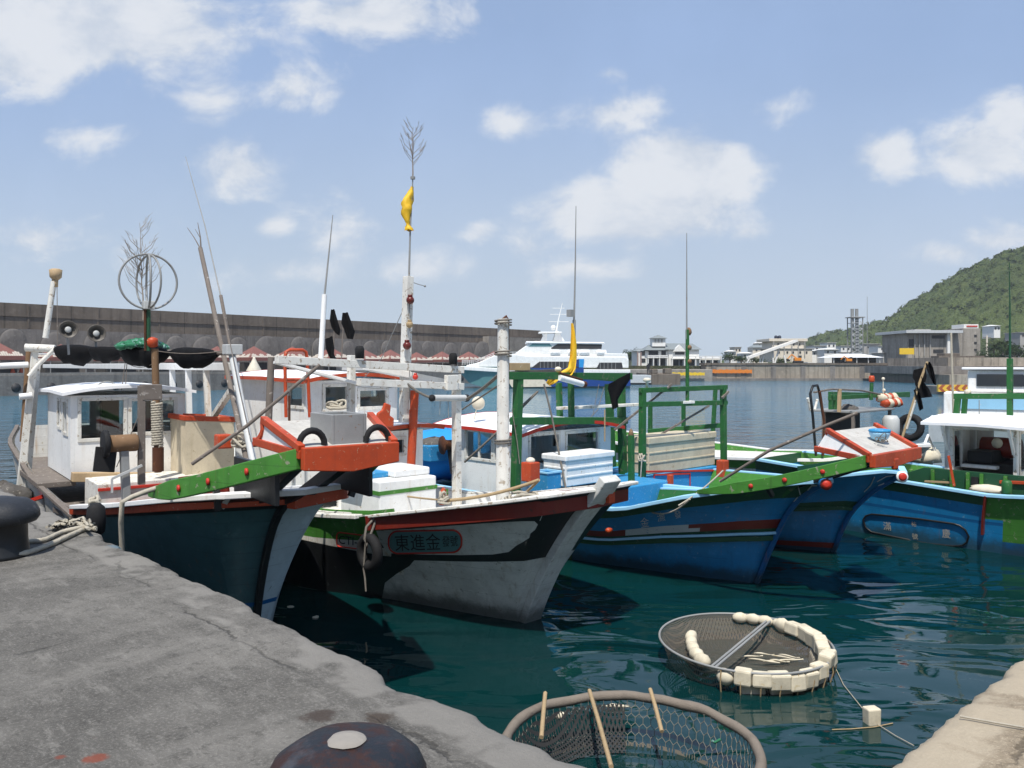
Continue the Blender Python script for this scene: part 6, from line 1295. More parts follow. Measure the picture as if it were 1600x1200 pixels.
for k in range(22):
    x = -18 + k * 4.6 + rd.uniform(-.7, .7); r_ = rd.uniform(1.3, 2.3)
    if dome is None:
        m = MB(); n = 20; vs = []
        for i in range(7):
            a = math.pi / 2 * i / 6
            for j in range(n + 1): b_ = math.pi * j / n; vs.append((math.cos(a) * math.cos(b_), -.32 * math.sin(a) - .2, math.cos(a) * math.sin(b_)))
        m.add(vs, [(i * (n + 1) + j, i * (n + 1) + j + 1, (i + 1) * (n + 1) + j + 1, (i + 1) * (n + 1) + j) for i in range(6) for j in range(n)], True)
        m.add([(-1, 0, -1.4), (1, 0, -1.4), (1, -.75, -1.4), (-1, -.75, -1.4), (-1, 0, 0), (1, 0, 0), (1, -.75, 0), (-1, -.75, 0)], [(0, 1, 5, 4), (1, 2, 6, 5), (2, 3, 7, 6), (3, 0, 4, 7)])
        dome = m.build('concrete_arch', 'grey_concrete'); o = dome; tag(dome, 'rounded grey concrete arch block standing against the breakwater', 'arch block', 'rounded concrete arch blocks along the breakwater')
    else: o = dup(dome)
    c, s = math.cos(ea), math.sin(ea); y = -1.45; o.location = (BO[0] + x * c - y * s, BO[1] + x * s + y * c, 6.3 - r_ * .75 + rd.uniform(-.3, .2)); o.rotation_euler.z = ea; o.scale = (r_, .35, r_)
for px, Y, lb in ((20, 84, 'orange traffic cone on the far promenade, left of its pair'), (33, 85, 'orange traffic cone on the far promenade, right of its pair')):
    c = WP(px, 580, Y); t = thing('traffic_cone', lb, 'traffic cone', (c.x, c.y, 1.86)); m = MB(); m.lathe([(.3, .05), (.05, .75)], (0, 0, 0), 10); m.build('cone', 'orange', t); m = MB(); m.box(-.3, .3, -.3, .3, 0, .05); m.build('base', 'dark', t)
c = WP(397, 577, 98); m = MB(); m.lathe([(.95, 0), (.9, .3), (.35, 1.3), (.15, 1.75), (.12, 1.9)], (0, 0, 0), 16); o = m.build('bell_float', 'cream'); o.location = (c.x, c.y, 1.86); tag(o, 'cream bell-shaped float standing on the far promenade', 'float')
c = WP(520, 560, 122); m = MB(); m.box(-2.2, 2.2, -.8, .8, 0, 1.9); m.box(-2.3, 2.3, -.9, .9, 1.9, 2.0); o = m.build('promenade_hut', 'house_white', None, .03); o.location = WP(548, 583, 118); o.rotation_euler.z = ea; tag(o, 'pale hut on the far promenade behind the black flags', 'hut')

# ---- ferry
FS = 13.0; FX = lambda px: (px - 860) / FS; FZ = lambda py: 3 - (py - 568) / FS
t = thing('ferry', 'white two-deck catamaran ferry with blue livery moored off the breakwater', 'ferry', (60 / FS, 100, 0))
def fp(poly, y0, d, name, mat, parent=None, bevel=.06):
    m = MB(); m.prism([(FX(a), y0, FZ(c)) for a, c in poly], (0, d, 0)); return m.build(name, mat, parent or t, bevel)
def fhull(y0, y1):
    m = MB(); st = [(720, 572, 585, .05), (732, 572, 598, .5), (755, 574, 605.5, .85), (800, 576, 608, 1), (985, 580, 608, 1)]; vs = []; ym, hw = (y0 + y1) / 2, (y1 - y0) / 2
    for px, zt, zb_, w_ in st: vs += [(FX(px), ym - hw * w_, FZ(zt)), (FX(px), ym - hw * w_ * .72, FZ(zb_)), (FX(px), ym + hw * w_ * .72, FZ(zb_)), (FX(px), ym + hw * w_, FZ(zt))]
    m.add(vs, [(4 * i + j, 4 * i + (j + 1) % 4, 4 * i + 4 + (j + 1) % 4, 4 * i + 4 + j) for i in range(4) for j in range(4)] + [(16, 17, 18, 19)], False); m.build('hull', 'teal_tone', t)
fhull(0, 2.4); fhull(5.6, 8)
fp([(719, 572), (800, 576.5), (985, 577.5), (985, 583), (800, 583), (719, 578)], -.05, 8.1, 'bridge_deck', 'white')
fp([(728, 571), (748, 566), (772, 555), (806, 553), (826, 556), (978, 557), (983, 562), (983, 575), (728, 574)], .3, 7.4, 'main_cabin', 'white', None, .12)
fp([(802, 554), (826, 537), (836, 532.5), (942, 535.5), (940, 549), (938, 557), (802, 556)], .9, 6.2, 'upper_cabin', 'white', None, .12)
fp([(822, 533), (945, 534.5), (946, 537), (822, 536)], .7, 6.6, 'upper_roof', 'roof_white')
fp([(944, 552), (981, 552.5), (983, 563), (944, 562)], .35, 7.3, 'stern_deckhouse', 'white')
for x0, x1, a, c in ((838, 905, 565, 575), (932, 972, 566.5, 576.5)):
    w_ = fp([(x0 + 5, a), (x1, a), (x1 + (2 if x0 > 900 else 0), c), (x0 - 8 if x0 < 900 else x0, c)], .27, .05, 'window_band', 'opening', None, 0)
    m = MB()
    for k in range(1, int((x1 - x0) / 6)): m.box(FX(x0 + k * 6), FX(x0 + k * 6 + .7), .255, .27, FZ(c), FZ(a))
    m.build('mullion', 'grey_metal', w_, 0)
fp([(826, 541), (863, 541), (858, 535.5), (834, 535.5)], .86, .05, 'wheelhouse_window', 'teal_tone', None, 0); fp([(862, 543), (872, 537), (942, 538), (941, 545), (862, 545)], .86, .05, 'window_band', 'opening', None, 0)
fp([(826, 575), (905, 575), (905, 574), (912, 574), (912, 583), (985, 583), (985, 603), (880, 604), (862, 604), (850, 592), (828, 583)], -.10, .04, 'blue_livery', 'navy', None, 0); fp([(786, 583), (828, 584), (850, 593), (862, 604), (800, 605)], -.09, .04, 'beige_panel', 'cream', None, 0); fp([(905, 561), (913, 561), (911, 582), (905, 582)], .19, .05, 'blue_panel', 'bright_blue', None, 0)
fp([(905, 561), (890, 564), (905, 575)], .22, .04, 'blue_panel', 'navy', None, 0)
for px in (868, 896, 914, 941):
    m = MB(); m.lathe([(.25, -.6), (.38, -.5), (.38, .5), (.25, .6)], (FX(px), .8, FZ(551.5)), 12, (1, 0, 0)); m.build('life_raft', 'roof_white', t)
m = MB(); m.prism([(FX(846), 3, FZ(532)), (FX(853), 3, FZ(518)), (FX(857), 3, FZ(518)), (FX(856), 3, FZ(532))], (0, 2, 0)); m.prism([(FX(866), 3, FZ(532)), (FX(871), 3, FZ(516)), (FX(875), 3, FZ(516)), (FX(885), 3, FZ(532))], (0, 2, 0)); m.box(FX(843), FX(880), 2.5, 5.5, FZ(519), FZ(517)); m.build('radar_arch', 'white', t, .03)
m = MB(); m.tube([(FX(872), 4, FZ(517)), (FX(876), 4, FZ(495)), (FX(882), 4, FZ(470))], [.14, .1, .05], 6)
for f, w_ in ((500, 1.1), (488, .9), (478, .6)): m.bar((FX(874) - w_, 4, FZ(f)), (FX(878) + w_, 4, FZ(f)), .07)
m.ball((FX(867), 4, FZ(510)), .35, 8); m.build('mast', 'white', t)
for px0, px1, a, dz in ((722, 742, 566, 4), (742, 775, 566, 4), (775, 812, 553, 7), (850, 945, 549.5, 4)):
    m = MB(); n = 7; z1_ = lambda q: a if px0 != 742 else 566 - 13 * q
    for k in range(n + 1): q = k / n; m.bar((FX(px0 + (px1 - px0) * q), .35, FZ(z1_(q) + dz)), (FX(px0 + (px1 - px0) * q), .35, FZ(z1_(q) - (3 if px0 < 800 else 0))), .05)
    for lv in (0, .5): m.bar((FX(px0), .35, FZ(z1_(0) - (3 if px0 < 800 else 0) + lv * 5)), (FX(px1), .35, FZ(z1_(1) - (3 if px0 < 800 else 0) + lv * 5)), .05)
    m.build('railing', 'white', t)
t = thing('pontoon', 'grey pontoon barge moored astern of the ferry', 'pontoon', WP(1001, 601, 118)); m = MB(); m.box(-2.0, 1.5, 0, 4, -.6, 1.35); m.build('hull', 'stripe_grey', t, .03); m = MB(); m.box(-2.02, 1.52, -.02, 4.02, -.6, .25); m.build('waterline', 'hull_black', t)
m = MB(); m.box(0, 4.2, 0, 14, -1, 1.55); m.box(.2, 1, .1, 2, 1.554, 2.2); m.box(2.0, 3.0, .1, 2, 1.554, 2.3); o = m.build('stone_pier', 'wall_concrete', None, .1); o.location = WP(1017, 601, 118); o.location.z = 0; tag(o, 'dark concrete pier block right of the grey pontoon', 'pier')
# the one person, on the pier
me = bpy.data.meshes.new('person'); J = [(0, 0, .92), (0, 0, 1.15), (0, 0, 1.42), (0, 0, 1.52), (0, 0, 1.68), (-.11, 0, .88), (-.12, .02, .48), (-.12, 0, .06), (.11, 0, .88), (.12, -.02, .48), (.12, 0, .06), (-.2, 0, 1.4), (-.25, .02, 1.12), (-.22, -.06, .88), (.2, 0, 1.4), (.25, .02, 1.12), (.22, -.06, .88), (-.12, -.12, .03), (.12, -.12, .03)]
me.from_pydata(J, [(0, 1), (1, 2), (2, 3), (3, 4), (0, 5), (5, 6), (6, 7), (0, 8), (8, 9), (9, 10), (2, 11), (11, 12), (12, 13), (2, 14), (14, 15), (15, 16), (7, 17), (10, 18)], []); me.materials.append(MATS['cloth_dark']); o = bpy.data.objects.new('person', me); COL.objects.link(o)
sk = o.modifiers.new('skin', 'SKIN'); RR = [.13, .14, .15, .06, .1, .09, .07, .05, .09, .07, .05, .07, .05, .04, .07, .05, .04, .04, .04]
for v, r_ in zip(me.skin_vertices[0].data, RR): v.radius = (r_, r_)
me.skin_vertices[0].data[0].use_root = True; o.modifiers.new('sub', 'SUBSURF').levels = 1
o.location = WP(1013, 586, 119.5); o.location.z = 1.36; tag(o, 'person in dark clothes standing astern of the ferry beside the pier block', 'person')

# ---- land, far quay wall
m = MB(); m.box(-14, 700, 150, 1400, -2, 2.55); structure(m.build('shore', 'scrub'))
m = MB(); m.box(-8, 34, 141, 150, -2, 2.0); o = m.build('landing', 'pale_concrete', None, .1); structure(o)
t = thing('quay_wall', 'long pale concrete quay wall with dark streaks across the harbour', 'wall', (34.0, 146, 0))
m = MB(); m.box(0, 160, 0, 3.9, -1, 2.72); m.build('wall_face', 'quay_wall', t)
m = MB(); m.box(-.2, 160, -.15, 4, 2.724, 3.1); m.build('coping', 'wall_concrete', t); m = MB(); m.box(0, 160, -.9, -.002, -1, .42); m.build('footing', 'grey_concrete', t)
m = MB()
for k in range(30): m.box(1 + k * 5.2, 1.9 + k * 5.2, -.05, -.004, .43, 2.7)
m.build('pier_strip', 'grey_concrete', t)
t = thing('quay_wall', 'stepped stone quay wall at the right behind the chevron beam', 'wall', (62, 118, 0)); m = MB(); m.box(0, 60, 0, 26, -1, 1.4); m.build('lower_step', 'quay_wall', t); m = MB(); m.box(-1, 60, 3, 26, 1.404, 2.6); m.build('upper_step', 'grey_concrete', t); m = MB(); m.box(3, 60, 6, 26, 2.604, 3.9); m.build('top_wall', 'quay_wall', t)
for x0, x1, a, c, Y, mat, lb in ((1050, 1101, 582, 586.5, 140.5, 'plain_yellow', 'long yellow banner on the landing below the towered house'), (1112, 1175, 577.5, 583, 145.7, 'banner_orange', 'long orange banner on the streaked quay wall')):
    p, q = WP(x0, c, Y), WP(x1, a, Y); m = MB(); n = 30
    for k in range(n): x = p.x + (q.x - p.x) * k / n; m.box(x, x + (q.x - p.x) / n * .98, Y - .04, Y, p.z + .05 * math.sin(k * 2.1), q.z + .05 * math.sin(k * 1.3))
    tag(m.build('banner', mat), lb, 'banner')
mm, g_, bb, oo = newmat('chevron'); tc = g_.n('TexCoord').outputs['Object']; sp = g_.n('SeparateXYZ'); g_.put(sp.inputs[0], tc)
k = g_.math('LESS_THAN', g_.math('FRACT', g_.math('MULTIPLY', g_.math('SUBTRACT', sp.outputs[0], g_.math('ABSOLUTE', g_.math('SUBTRACT', sp.outputs[2], .62))), 1.35)), .5); g_.put(bb.inputs['Base Color'], g_.mix(k, (.75, .45, .05), (.36, .09, .03)))
t = thing('fender_beam', 'yellow and red chevron fender beam on a low jetty across the harbour', 'fender', (41, 80, 0)); m = MB(); m.box(0, 14, 0, .3, .28, .96); m.build('beam', 'chevron', t); m = MB(); m.box(.2, 14, .31, 5, -.5, .8); m.build('jetty', 'grey_concrete', t)

# ---- buildings
def bpx(Y): return (lambda px: (px - 800) / F * Y), (lambda py: EYE - (py - HZ) / F * Y)
def pbox(t, Y, x0, x1, top, bot, d, name, mat, parent=None, dy=0, bevel=.03):
    X, Z = bpx(Y); m = MB(); o = t.location; m.box(X(x0) - o.x, X(x1) - o.x, dy, dy + d, Z(bot) - o.z, Z(top) - o.z); return m.build(name, mat, parent or t, bevel)
def hip(t, Y, x0, x1, top, eave, d, name, mat, ridge=.3, dy=0, parent=None):
    X, Z = bpx(Y); o = t.location; a, b_, z0_, z1_ = X(x0) - o.x, X(x1) - o.x, Z(eave) - o.z, Z(top) - o.z; c = (a + b_) / 2; h = (b_ - a) * ridge / 2; m = MB()
    m.add([(a, dy, z0_), (b_, dy, z0_), (b_, dy + d, z0_), (a, dy + d, z0_), (c - h, dy + d / 2, z1_), (c + h, dy + d / 2, z1_)], [(0, 1, 5, 4), (1, 2, 5), (2, 3, 4, 5), (3, 0, 4), (3, 2, 1, 0)]); return m.build(name, mat, parent or t)
Y = 170; t = thing('towered_house', 'grand white house with grey roofs and a square lantern tower on the waterfront', 'house', WP(1045, 574, Y)); t.location.z = 2.56
pbox(t, Y, 1046, 1094, 545, 573.5, 9, 'main_block', 'house_white', dy=1); pbox(t, Y, 997, 1045.8, 548, 573.5, 8, 'left_wing', 'house_white', dy=1.2); pbox(t, Y, 1095, 1128, 558, 573.5, 6, 'terrace', 'house_white', dy=1.5)
hip(t, Y, 1040, 1098, 535.5, 546, 10, 'main_roof', 'roof_grey', .75, .5); hip(t, Y, 1008, 1046, 538, 547, 9, 'wing_roof', 'roof_grey', .4, .4); hip(t, Y, 994, 1014, 544, 548.5, 8, 'side_roof', 'roof_grey', .4, 1)
tw = pbox(t, Y, 1022, 1043, 527.5, 541, 2.9, 'lantern_tower', 'house_white', dy=2.2); hip(t, Y, 1020, 1046, 522, 528, 3.8, 'tower_roof', 'roof_grey', .0, 1.75, tw)
for px in (1027, 1032, 1037): pbox(t, Y, px - 1.5, px + 1.3, 529.5, 534.5, .1, 'tower_window', 'house_grey', tw, 2.12, 0)
X, Z = bpx(Y); o_ = t.location; m = MB(); m.prism([(X(1052) - o_.x, .45, Z(549) - o_.z), (X(1062.5) - o_.x, .45, Z(538.5) - o_.z), (X(1073) - o_.x, .45, Z(549) - o_.z)], (0, 1.5, 0)); m.build('gable', 'house_white', t)
for x0, x1, a, c in ((1002, 1009, 548, 555), (1015, 1030, 548, 555), (1035, 1042, 547, 555), (1056, 1071, 550, 554), (1002, 1010, 560, 566), (1014, 1020, 560, 572), (1023, 1029, 560, 572), (1033, 1041, 560, 572), (1053, 1062, 562, 572), (1063, 1068, 562, 572), (1076, 1086, 562, 572), (1090, 1100, 563, 573), (1105, 1112, 563, 573), (1116, 1124, 563, 573)): pbox(t, Y, x0, x1, a, c, .1, 'opening', 'opening', None, 1.1 if x0 < 1046 else (.9 if x0 < 1089 else 1.4), 0)
for x0, x1, a in ((1012, 1044, 555), (1050, 1095, 556.5), (1095, 1128, 556)): pbox(t, Y, x0, x1, a, a + 1.2, .3, 'balcony_rail', 'house_white', None, .1, 0); pbox(t, Y, x0, x1, a + 3.3, a + 4.4, 1.2, 'balcony_slab', 'house_white', None, .1, 0)
for px in (1013, 1021.5, 1031, 1043, 1051, 1070, 1087.5, 1094, 1103, 1114, 1127): pbox(t, Y, px - .7, px + .7, 557, 573.5, .25, 'column', 'house_white', None, .15, 0)
for px in (997, 1002): pbox(t, Y, px - .5, px + 1.5, 550, 573, .3, 'brick_pier', 'brick_mauve', None, .85, 0)
# conveyor
Y = 155; t = thing('conveyor', 'long white inclined conveyor on splayed legs above the quay wall', 'conveyor', WP(1205, 569, Y)); o_ = t.location
w_ = lambda px, py, dy=0: WP(px, py, Y) + Vector((0, dy, 0)) - o_
for dy in (0, 1.5): m = MB(); m.bar(w_(1170, 559, dy), w_(1246, 532, dy), .25, .45); m.build('truss', 'house_white', t)
m = MB(); m.bar(w_(1176, 557, .75), w_(1240, 533, .75), 1.2, .2); m.build('belt', 'house_cream', t)
for (a, b_), (c, d_) in (((1173, 558), (1169, 569)), ((1190, 552), (1189, 569)), ((1196, 551), (1192, 569)), ((1209, 546), (1210, 569)), ((1220, 542), (1212, 569)), ((1227, 555), (1230, 569))): m = MB(); m.bar(w_(a, b_, .7), w_(c, d_, .7), .25); m.build('leg', 'house_white', t)
# cream building
Y = 190; t = thing('apartment_building', 'cream two-storey building with dark roof tanks behind the conveyor', 'building', WP(1232, 567, Y)); t.location.z = 2.56
pbox(t, Y, 1207, 1256, 533.5, 545, 8, 'upper_storey', 'house_cream'); pbox(t, Y, 1206, 1268, 545.4, 566, 9, 'lower_storey', 'house_cream', None, -.5); pbox(t, Y, 1201, 1261, 529, 533.3, 10, 'roof', 'house_cream', None, -.45); pbox(t, Y, 1200, 1271, 544.3, 545.3, 10.5, 'ledge', 'house_grey', None, -.75)
for px in (1216, 1228, 1240, 1249): pbox(t, Y, px - 1.3, px + 1.3, 536.5, 539.5, .1, 'window', 'opening', None, -.1, 0)
for px in (1216, 1229, 1238, 1249, 1259): pbox(t, Y, px - 1.3, px + 1.3, 549, 552, .1, 'window', 'opening', None, -.6, 0)
for px in (1207.5, 1224, 1236, 1246, 1256): pbox(t, Y, px - .8, px + .5, 533.6, 557, .15, 'pilaster', 'house_grey', None, -.75, 0)
X, Z = bpx(Y)
for px in (1219, 1224.5): m = MB(); m.lathe([(.36 * 1.1, 0), (.4, .1), (.4, .6), (.2, .8), (.05, .82)], (X(px) - t.location.x, 3, Z(529) - t.location.z), 14); m.build('roof_tank', 'tank_navy', t)
def house(px0, px1, top, bot, Y, mat, lb, roof=None, name='small_house', wins=2):
    c = WP((px0 + px1) / 2, bot, Y); t = thing(name, lb, 'house', (c.x, c.y, 2.56)); b_ = pbox(t, Y, px0, px1, top, bot + 3, 6, 'wall', mat)
    if roof: hip(t, Y, px0 - 1, px1 + 1, top - roof, top, 7, 'roof', 'roof_grey' if roof > 2 else 'house_white', .6, -.5)
    else: pbox(t, Y, px0 - .8, px1 + .8, top - 1, top - .05, 6.6, 'roof', 'house_grey', None, -.3)
    for k in range(wins): x = px0 + (px1 - px0) * (k + .5) / wins; pbox(t, Y, x - 1.2, x + 1.2, top + 2.5, top + 5.5, .1, 'window', 'opening', None, -.1, 0)
    return t
house(1272, 1290, 541, 566, 215, 'house_white', 'white house just right of the cream building'); house(1288, 1310, 546, 566, 200, 'house_white', 'low wide white house with a hipped roof left of the stack tower', 2)
house(1312, 1330, 551, 566, 230, 'house_cream', 'small cream house left of the foot of the stack tower'); house(1148, 1158, 543, 566, 260, 'house_cream', 'narrow cream house leftmost behind the conveyor'); house(1160, 1176, 552, 566, 240, 'house_white', 'small white house behind the low end of the conveyor', 2)
house(1176, 1200, 543, 566, 280, 'house_cream', 'cream house behind the conveyor, beside the building with roof tanks', 4); house(1350, 1375, 538, 566, 240, 'house_grey', 'grey flat-roofed shed just right of the stack tower'); house(1372, 1408, 541, 566, 230, 'house_white', 'pale flat-roofed workshop between the stack tower and the concrete plant', None, 'workshop', 3); house(1380, 1412, 552, 567, 185, 'house_grey', 'low grey shed in front of the pale workshop', None, 'shed', 2)
house(1262, 1276, 548, 566, 205, 'house_white', 'small white house tucked against the right end of the cream building', 2); house(1292, 1306, 536, 552, 260, 'house_white', 'white house standing higher behind the wide hipped-roof house', None); house(1140, 1150, 549, 566, 235, 'house_white', 'tiny white house leftmost of the town behind the bushes', 2, wins=1)
house(1184, 1196, 536, 552, 300, 'house_cream', 'cream house highest on the rise behind the conveyor', 2); house(1314, 1330, 541, 552, 270, 'house_white', 'white house behind the small cream house by the stack tower', None); house(1396, 1410, 532, 552, 250, 'house_cream', 'cream block rising behind the pale workshop', None)
# stack tower
Y = 220; t = thing('stack_tower', 'lattice steel tower carrying two slim exhaust stacks', 'tower', WP(1339, 566, Y)); t.location.z = 2.56; X, Z = bpx(Y); o_ = t.location
x0, x1 = X(1331) - o_.x, X(1348) - o_.x; zt = Z(495) - o_.z
for x in (x0, x1):
    for y in (0, 2.9): m = MB(); m.bar((x, y, 0), (x, y, zt), .22); m.build('column', 'grey_metal', t)
for k in range(8):
    z = zt * (k + 1) / 8; m = MB(); m.bar((x0, 0, z), (x1, 0, z), .16); m.bar((x0, 2.9, z), (x1, 2.9, z), .16); m.bar((x0, 0, z - zt / 8), (x1, 0, z), .1); m.bar((x1, 0, z - zt / 8), (x0, 0, z), .1); m.build('brace', 'stripe_grey', t)
for px in (1335, 1342): m = MB(); m.tube([(X(px) - o_.x, 1.4, 0), (X(px) - o_.x, 1.4, Z(482) - o_.z)], .42, 10); m.build('stack', 'grey_metal', t)
m = MB(); m.box(x0 - .5, x1 + .5, -.4, 3.3, zt - .2, zt); m.build('platform', 'grey_metal', t)
m = MB(); m.tube([(0, 0, 0), (0, 0, 18.5)], [.12, .05], 6); o = m.build('radio_mast', 'grey_metal'); o.location = WP(1355, 566, 225); o.location.z = 2.56; tag(o, 'thin radio mast just right of the stack tower', 'mast')
# open shed with white roof
Y = 158; t = thing('open_shed', 'open shed with a low white pitched roof above the quay wall', 'shed', WP(1340, 569, Y)); t.location.z = 2.9
hip(t, Y, 1300, 1382, 552.5, 558.5, 8, 'roof', 'roof_white', .45); pbox(t, Y, 1322, 1376, 558.6, 569, 5, 'dark_interior', 'interior', None, 2)
for px in (1304, 1322, 1340, 1358, 1376): pbox(t, Y, px - .4, px + .4, 558.5, 569.5, .2, 'post', 'house_white', None, .3, 0)
def digger(px, Y, lb, s):
    t = thing('excavator', lb, 'excavator', WP(px, 570, Y)); t.location.z = 3.1; t.scale = (s, s, s)
    m = MB(); m.box(-1.4, 1.4, -.8, .8, 0, .6); m.build('tracks', 'dark', t, .1); m = MB(); m.box(-1.2, .8, -.7, .7, .62, 1.5); m.build('body', 'machine_orange', t, .08); m = MB(); m.box(.1, .9, -.6, .1, 1.5, 2.2); m.build('cab', 'dark_glass', t, .05)
    m = MB(); m.bar((-.3, .3, 1.4), (-1.8, .3, 2.5), .3); m.bar((-1.8, .3, 2.5), (-3.0, .3, 1.2), .25); m.build('arm', 'machine_orange', t, .03); m = MB(); m.prism([(-3.2, 0, 1.2), (-2.7, 0, 1.2), (-2.6, 0, .6), (-3.2, 0, .5)], (0, .6, 0)); m.build('bucket', 'dark', t)
digger(1247, 152, 'orange excavator beside the conveyor legs', .62); digger(1327, 152, 'orange excavator in front of the white-roofed shed', .5)
m = MB(); m.box(-1.4, 1.4, 0, .1, 2.2, 3.4); o = m.build('sign_board', 'plain_yellow'); o.location = WP(1417, 569, 160); o.location.z = 2.56; m = MB(); m.bar((0, .06, 0), (0, .06, 2.2), .12); m.build('post', 'grey_metal', o); tag(o, 'yellow sign board in front of the concrete plant', 'sign')
# concrete plant
Y = 175; t = thing('concrete_plant', 'weathered concrete plant building with a flat overhanging roof', 'building', WP(1460, 567, Y)); t.location.z = 2.56
pbox(t, Y, 1418, 1482, 521, 567, 12, 'main_hall', 'plant_concrete'); pbox(t, Y, 1411, 1499, 516.5, 520.8, 15, 'flat_roof', 'stripe_grey', None, -1.5); pbox(t, Y, 1483, 1506, 520.9, 567, 10, 'side_block', 'plant_concrete', None, .6); pbox(t, Y, 1478, 1482.5, 520.9, 555, .6, 'white_column', 'house_white', None, -.65, 0)
for px in (1428, 1435, 1443, 1452): pbox(t, Y, px, px + 1.2, 521.5, 556, .25, 'rib', 'house_grey', None, -.3, 0)
for x0, x1, a, c in ((1456, 1476, 524, 529), (1458, 1474, 546, 551), (1420, 1427, 530, 551)): pbox(t, Y, x0, x1, a, c, .1, 'opening', 'opening', None, -.1, 0)
pbox(t, Y, 1440, 1466, 513.5, 516.3, 4, 'roof_plant', 'house_grey', None, 3)
t = thing('concrete_tower', 'square concrete tower block with a white and red roof box', 'tower', WP(1518, 567, 178)); t.location.z = 2.56; pbox(t, 178, 1504, 1532, 513, 567, 8, 'shaft', 'plant_concrete'); pbox(t, 178, 1508, 1531, 506.5, 512.8, 5, 'roof_box', 'house_white', None, .5); pbox(t, 178, 1512, 1529, 508.5, 510.5, .1, 'red_panel', 'red', None, .38, 0)
for py in (523, 534, 545): pbox(t, 178, 1522, 1526, py, py + 3, .1, 'window', 'opening', None, -.1, 0)
t = thing('ruined_wall', 'low broken concrete wall below the concrete tower block', 'wall', WP(1510, 568, 160)); t.location.z = 2.56; pbox(t, 160, 1467, 1556, 556, 570, 3, 'wall', 'wall_concrete'); pbox(t, 160, 1476, 1500, 552, 555.9, 3, 'upper_course', 'wall_concrete')
t = thing('utility_pole', 'pale utility pole between the concrete tower and the palms', 'pole', WP(1542, 567, 165)); t.location.z = 2.56; m = MB(); m.tube([(0, 0, 0), (0, 0, 6)], [.22, .16], 8); m.build('pole', 'house_cream', t); m = MB(); m.bar((-.8, 0, 5.6), (.8, 0, 5.6), .12); m.build('crossarm', 'grey_wood', t)
house(1553, 1563, 509, 525, 240, 'house_white', 'white house high on the slope behind the palms', 2); house(1594, 1612, 520, 566, 190, 'house_grey', 'grey building at the right edge behind the palms')
# ---- trees
def leafcloud(m, c, r, n, s, rd, sq=.8):
    for _ in range(n):
        v = Vector((rd.gauss(0, 1), rd.gauss(0, 1), rd.gauss(0, 1))).normalized() * rd.uniform(.35, 1)**.6
        k = 1 + .35 * noise.noise(v * 2.3 + Vector(c)); p = Vector(c) + Vector((v.x * r[0], v.y * r[1], v.z * r[2] * sq)) * k
        w_ = (v + Vector((rd.gauss(0, .35), rd.gauss(0, .35), .5 + rd.gauss(0, .3)))).normalized(); a = w_.cross(Vector((rd.gauss(0, 1), rd.gauss(0, 1), rd.gauss(0, 1)))).normalized() * s * rd.uniform(.6, 1.3); b_ = w_.cross(a).normalized() * s * rd.uniform(.4, .8)
        m.add([p - a, p + b_, p + a, p - b_], [(0, 1, 2, 3)])
def tree(px, Y, h, w_, lb, seed, name='tree', n=700, zb=2.56):
    rd = random.Random(seed); c = WP(px, 567, Y); t = thing(name, lb, 'tree' if name != 'bush' else 'bush', (c.x, c.y, zb)); m = MB(); m.tube([(0, 0, 0), (.1, 0, h * .3), (.05, .1, h * .6)], [.2, .15, .06], 7)
    for k in range(4): a = k * 1.7; m.tube([(.05, 0, h * .3), (math.cos(a) * w_ * .3, math.sin(a) * w_ * .3, h * .6)], [.09, .03], 5)
    m.build('trunk', 'pale_bark', t); m = MB()
    for k in range(7): a = k * 2.4; q = .55 * w_ * (k / 7)**.5; leafcloud(m, (q * math.cos(a), q * math.sin(a), h * rd.uniform(.42, .8)), (w_ * .45, w_ * .45, h * .3), n // 7, .16 * (h / 3)**.5, rd)
    m.build('crown', 'leaf', t)
tree(991, 185, 4.2, 2.2, 'green tree just left of the towered house', 3); tree(984, 195, 3.8, 2.2, 'green tree showing behind the ferry stern', 4); tree(1140, 200, 3.4, 3.0, 'bushy tree right of the towered house terrace', 5); tree(1158, 175, 2.3, 2.4, 'low bush left of the conveyor foot', 6, 'bush'); tree(1182, 172, 2.0, 2.6, 'low bush under the low end of the conveyor', 7, 'bush'); tree(1220, 168, 1.8, 2.6, 'green bush between the conveyor legs', 8, 'bush')
tree(1585, 150, 4.6, 4.2, 'dense green tree at the right edge below the hill', 9, n=1100); tree(1560, 158, 3.0, 3.4, 'low dense bush beneath the palms', 10, 'bush'); tree(1440, 158, 1.4, 2.5, 'low bush in front of the concrete plant', 11, 'bush'); tree(1537, 170, 3.2, 2.2, 'bush beside the concrete tower', 12, 'bush')
def palm(px, Y, h, lb, seed):
    rd = random.Random(seed); c = WP(px, 567, Y); t = thing('palm_tree', lb, 'palm', (c.x, c.y, 2.56), 0, 'palms at the foot of the hill'); m = MB(); m.tube([(0, 0, 0), (.15, 0, h * .5), (.1, 0, h)], [.2, .15, .12], 7); m.build('trunk', 'pale_bark', t); m = MB()
    for k in range(18):
        a = k * 2.4 + rd.uniform(-.2, .2); el = rd.uniform(-.2, 1.1); L = rd.uniform(1.6, 2.3); pr_ = None; sp_ = []
        for i in range(7): u = i / 6; sp_.append(Vector((.1 + math.cos(a) * L * u * math.cos(el * (1 - u * .3)), math.sin(a) * L * u * math.cos(el), h + L * u * math.sin(el) - 1.1 * u * u)))
        sd_ = Vector((-math.sin(a), math.cos(a), -.4))
        for i in range(6):
            for s in (-1, 1):
                wl = .5 * math.sin(math.pi * (i + .8) / 7); p, q = sp_[i], sp_[i + 1]; m.add([p, p.lerp(q, .6), q + sd_ * s * wl + Vector((0, 0, -.12)), p.lerp(q, .5) + sd_ * s * wl], [(0, 1, 2, 3)])
    m.build('crown', 'palm_leaf', t)
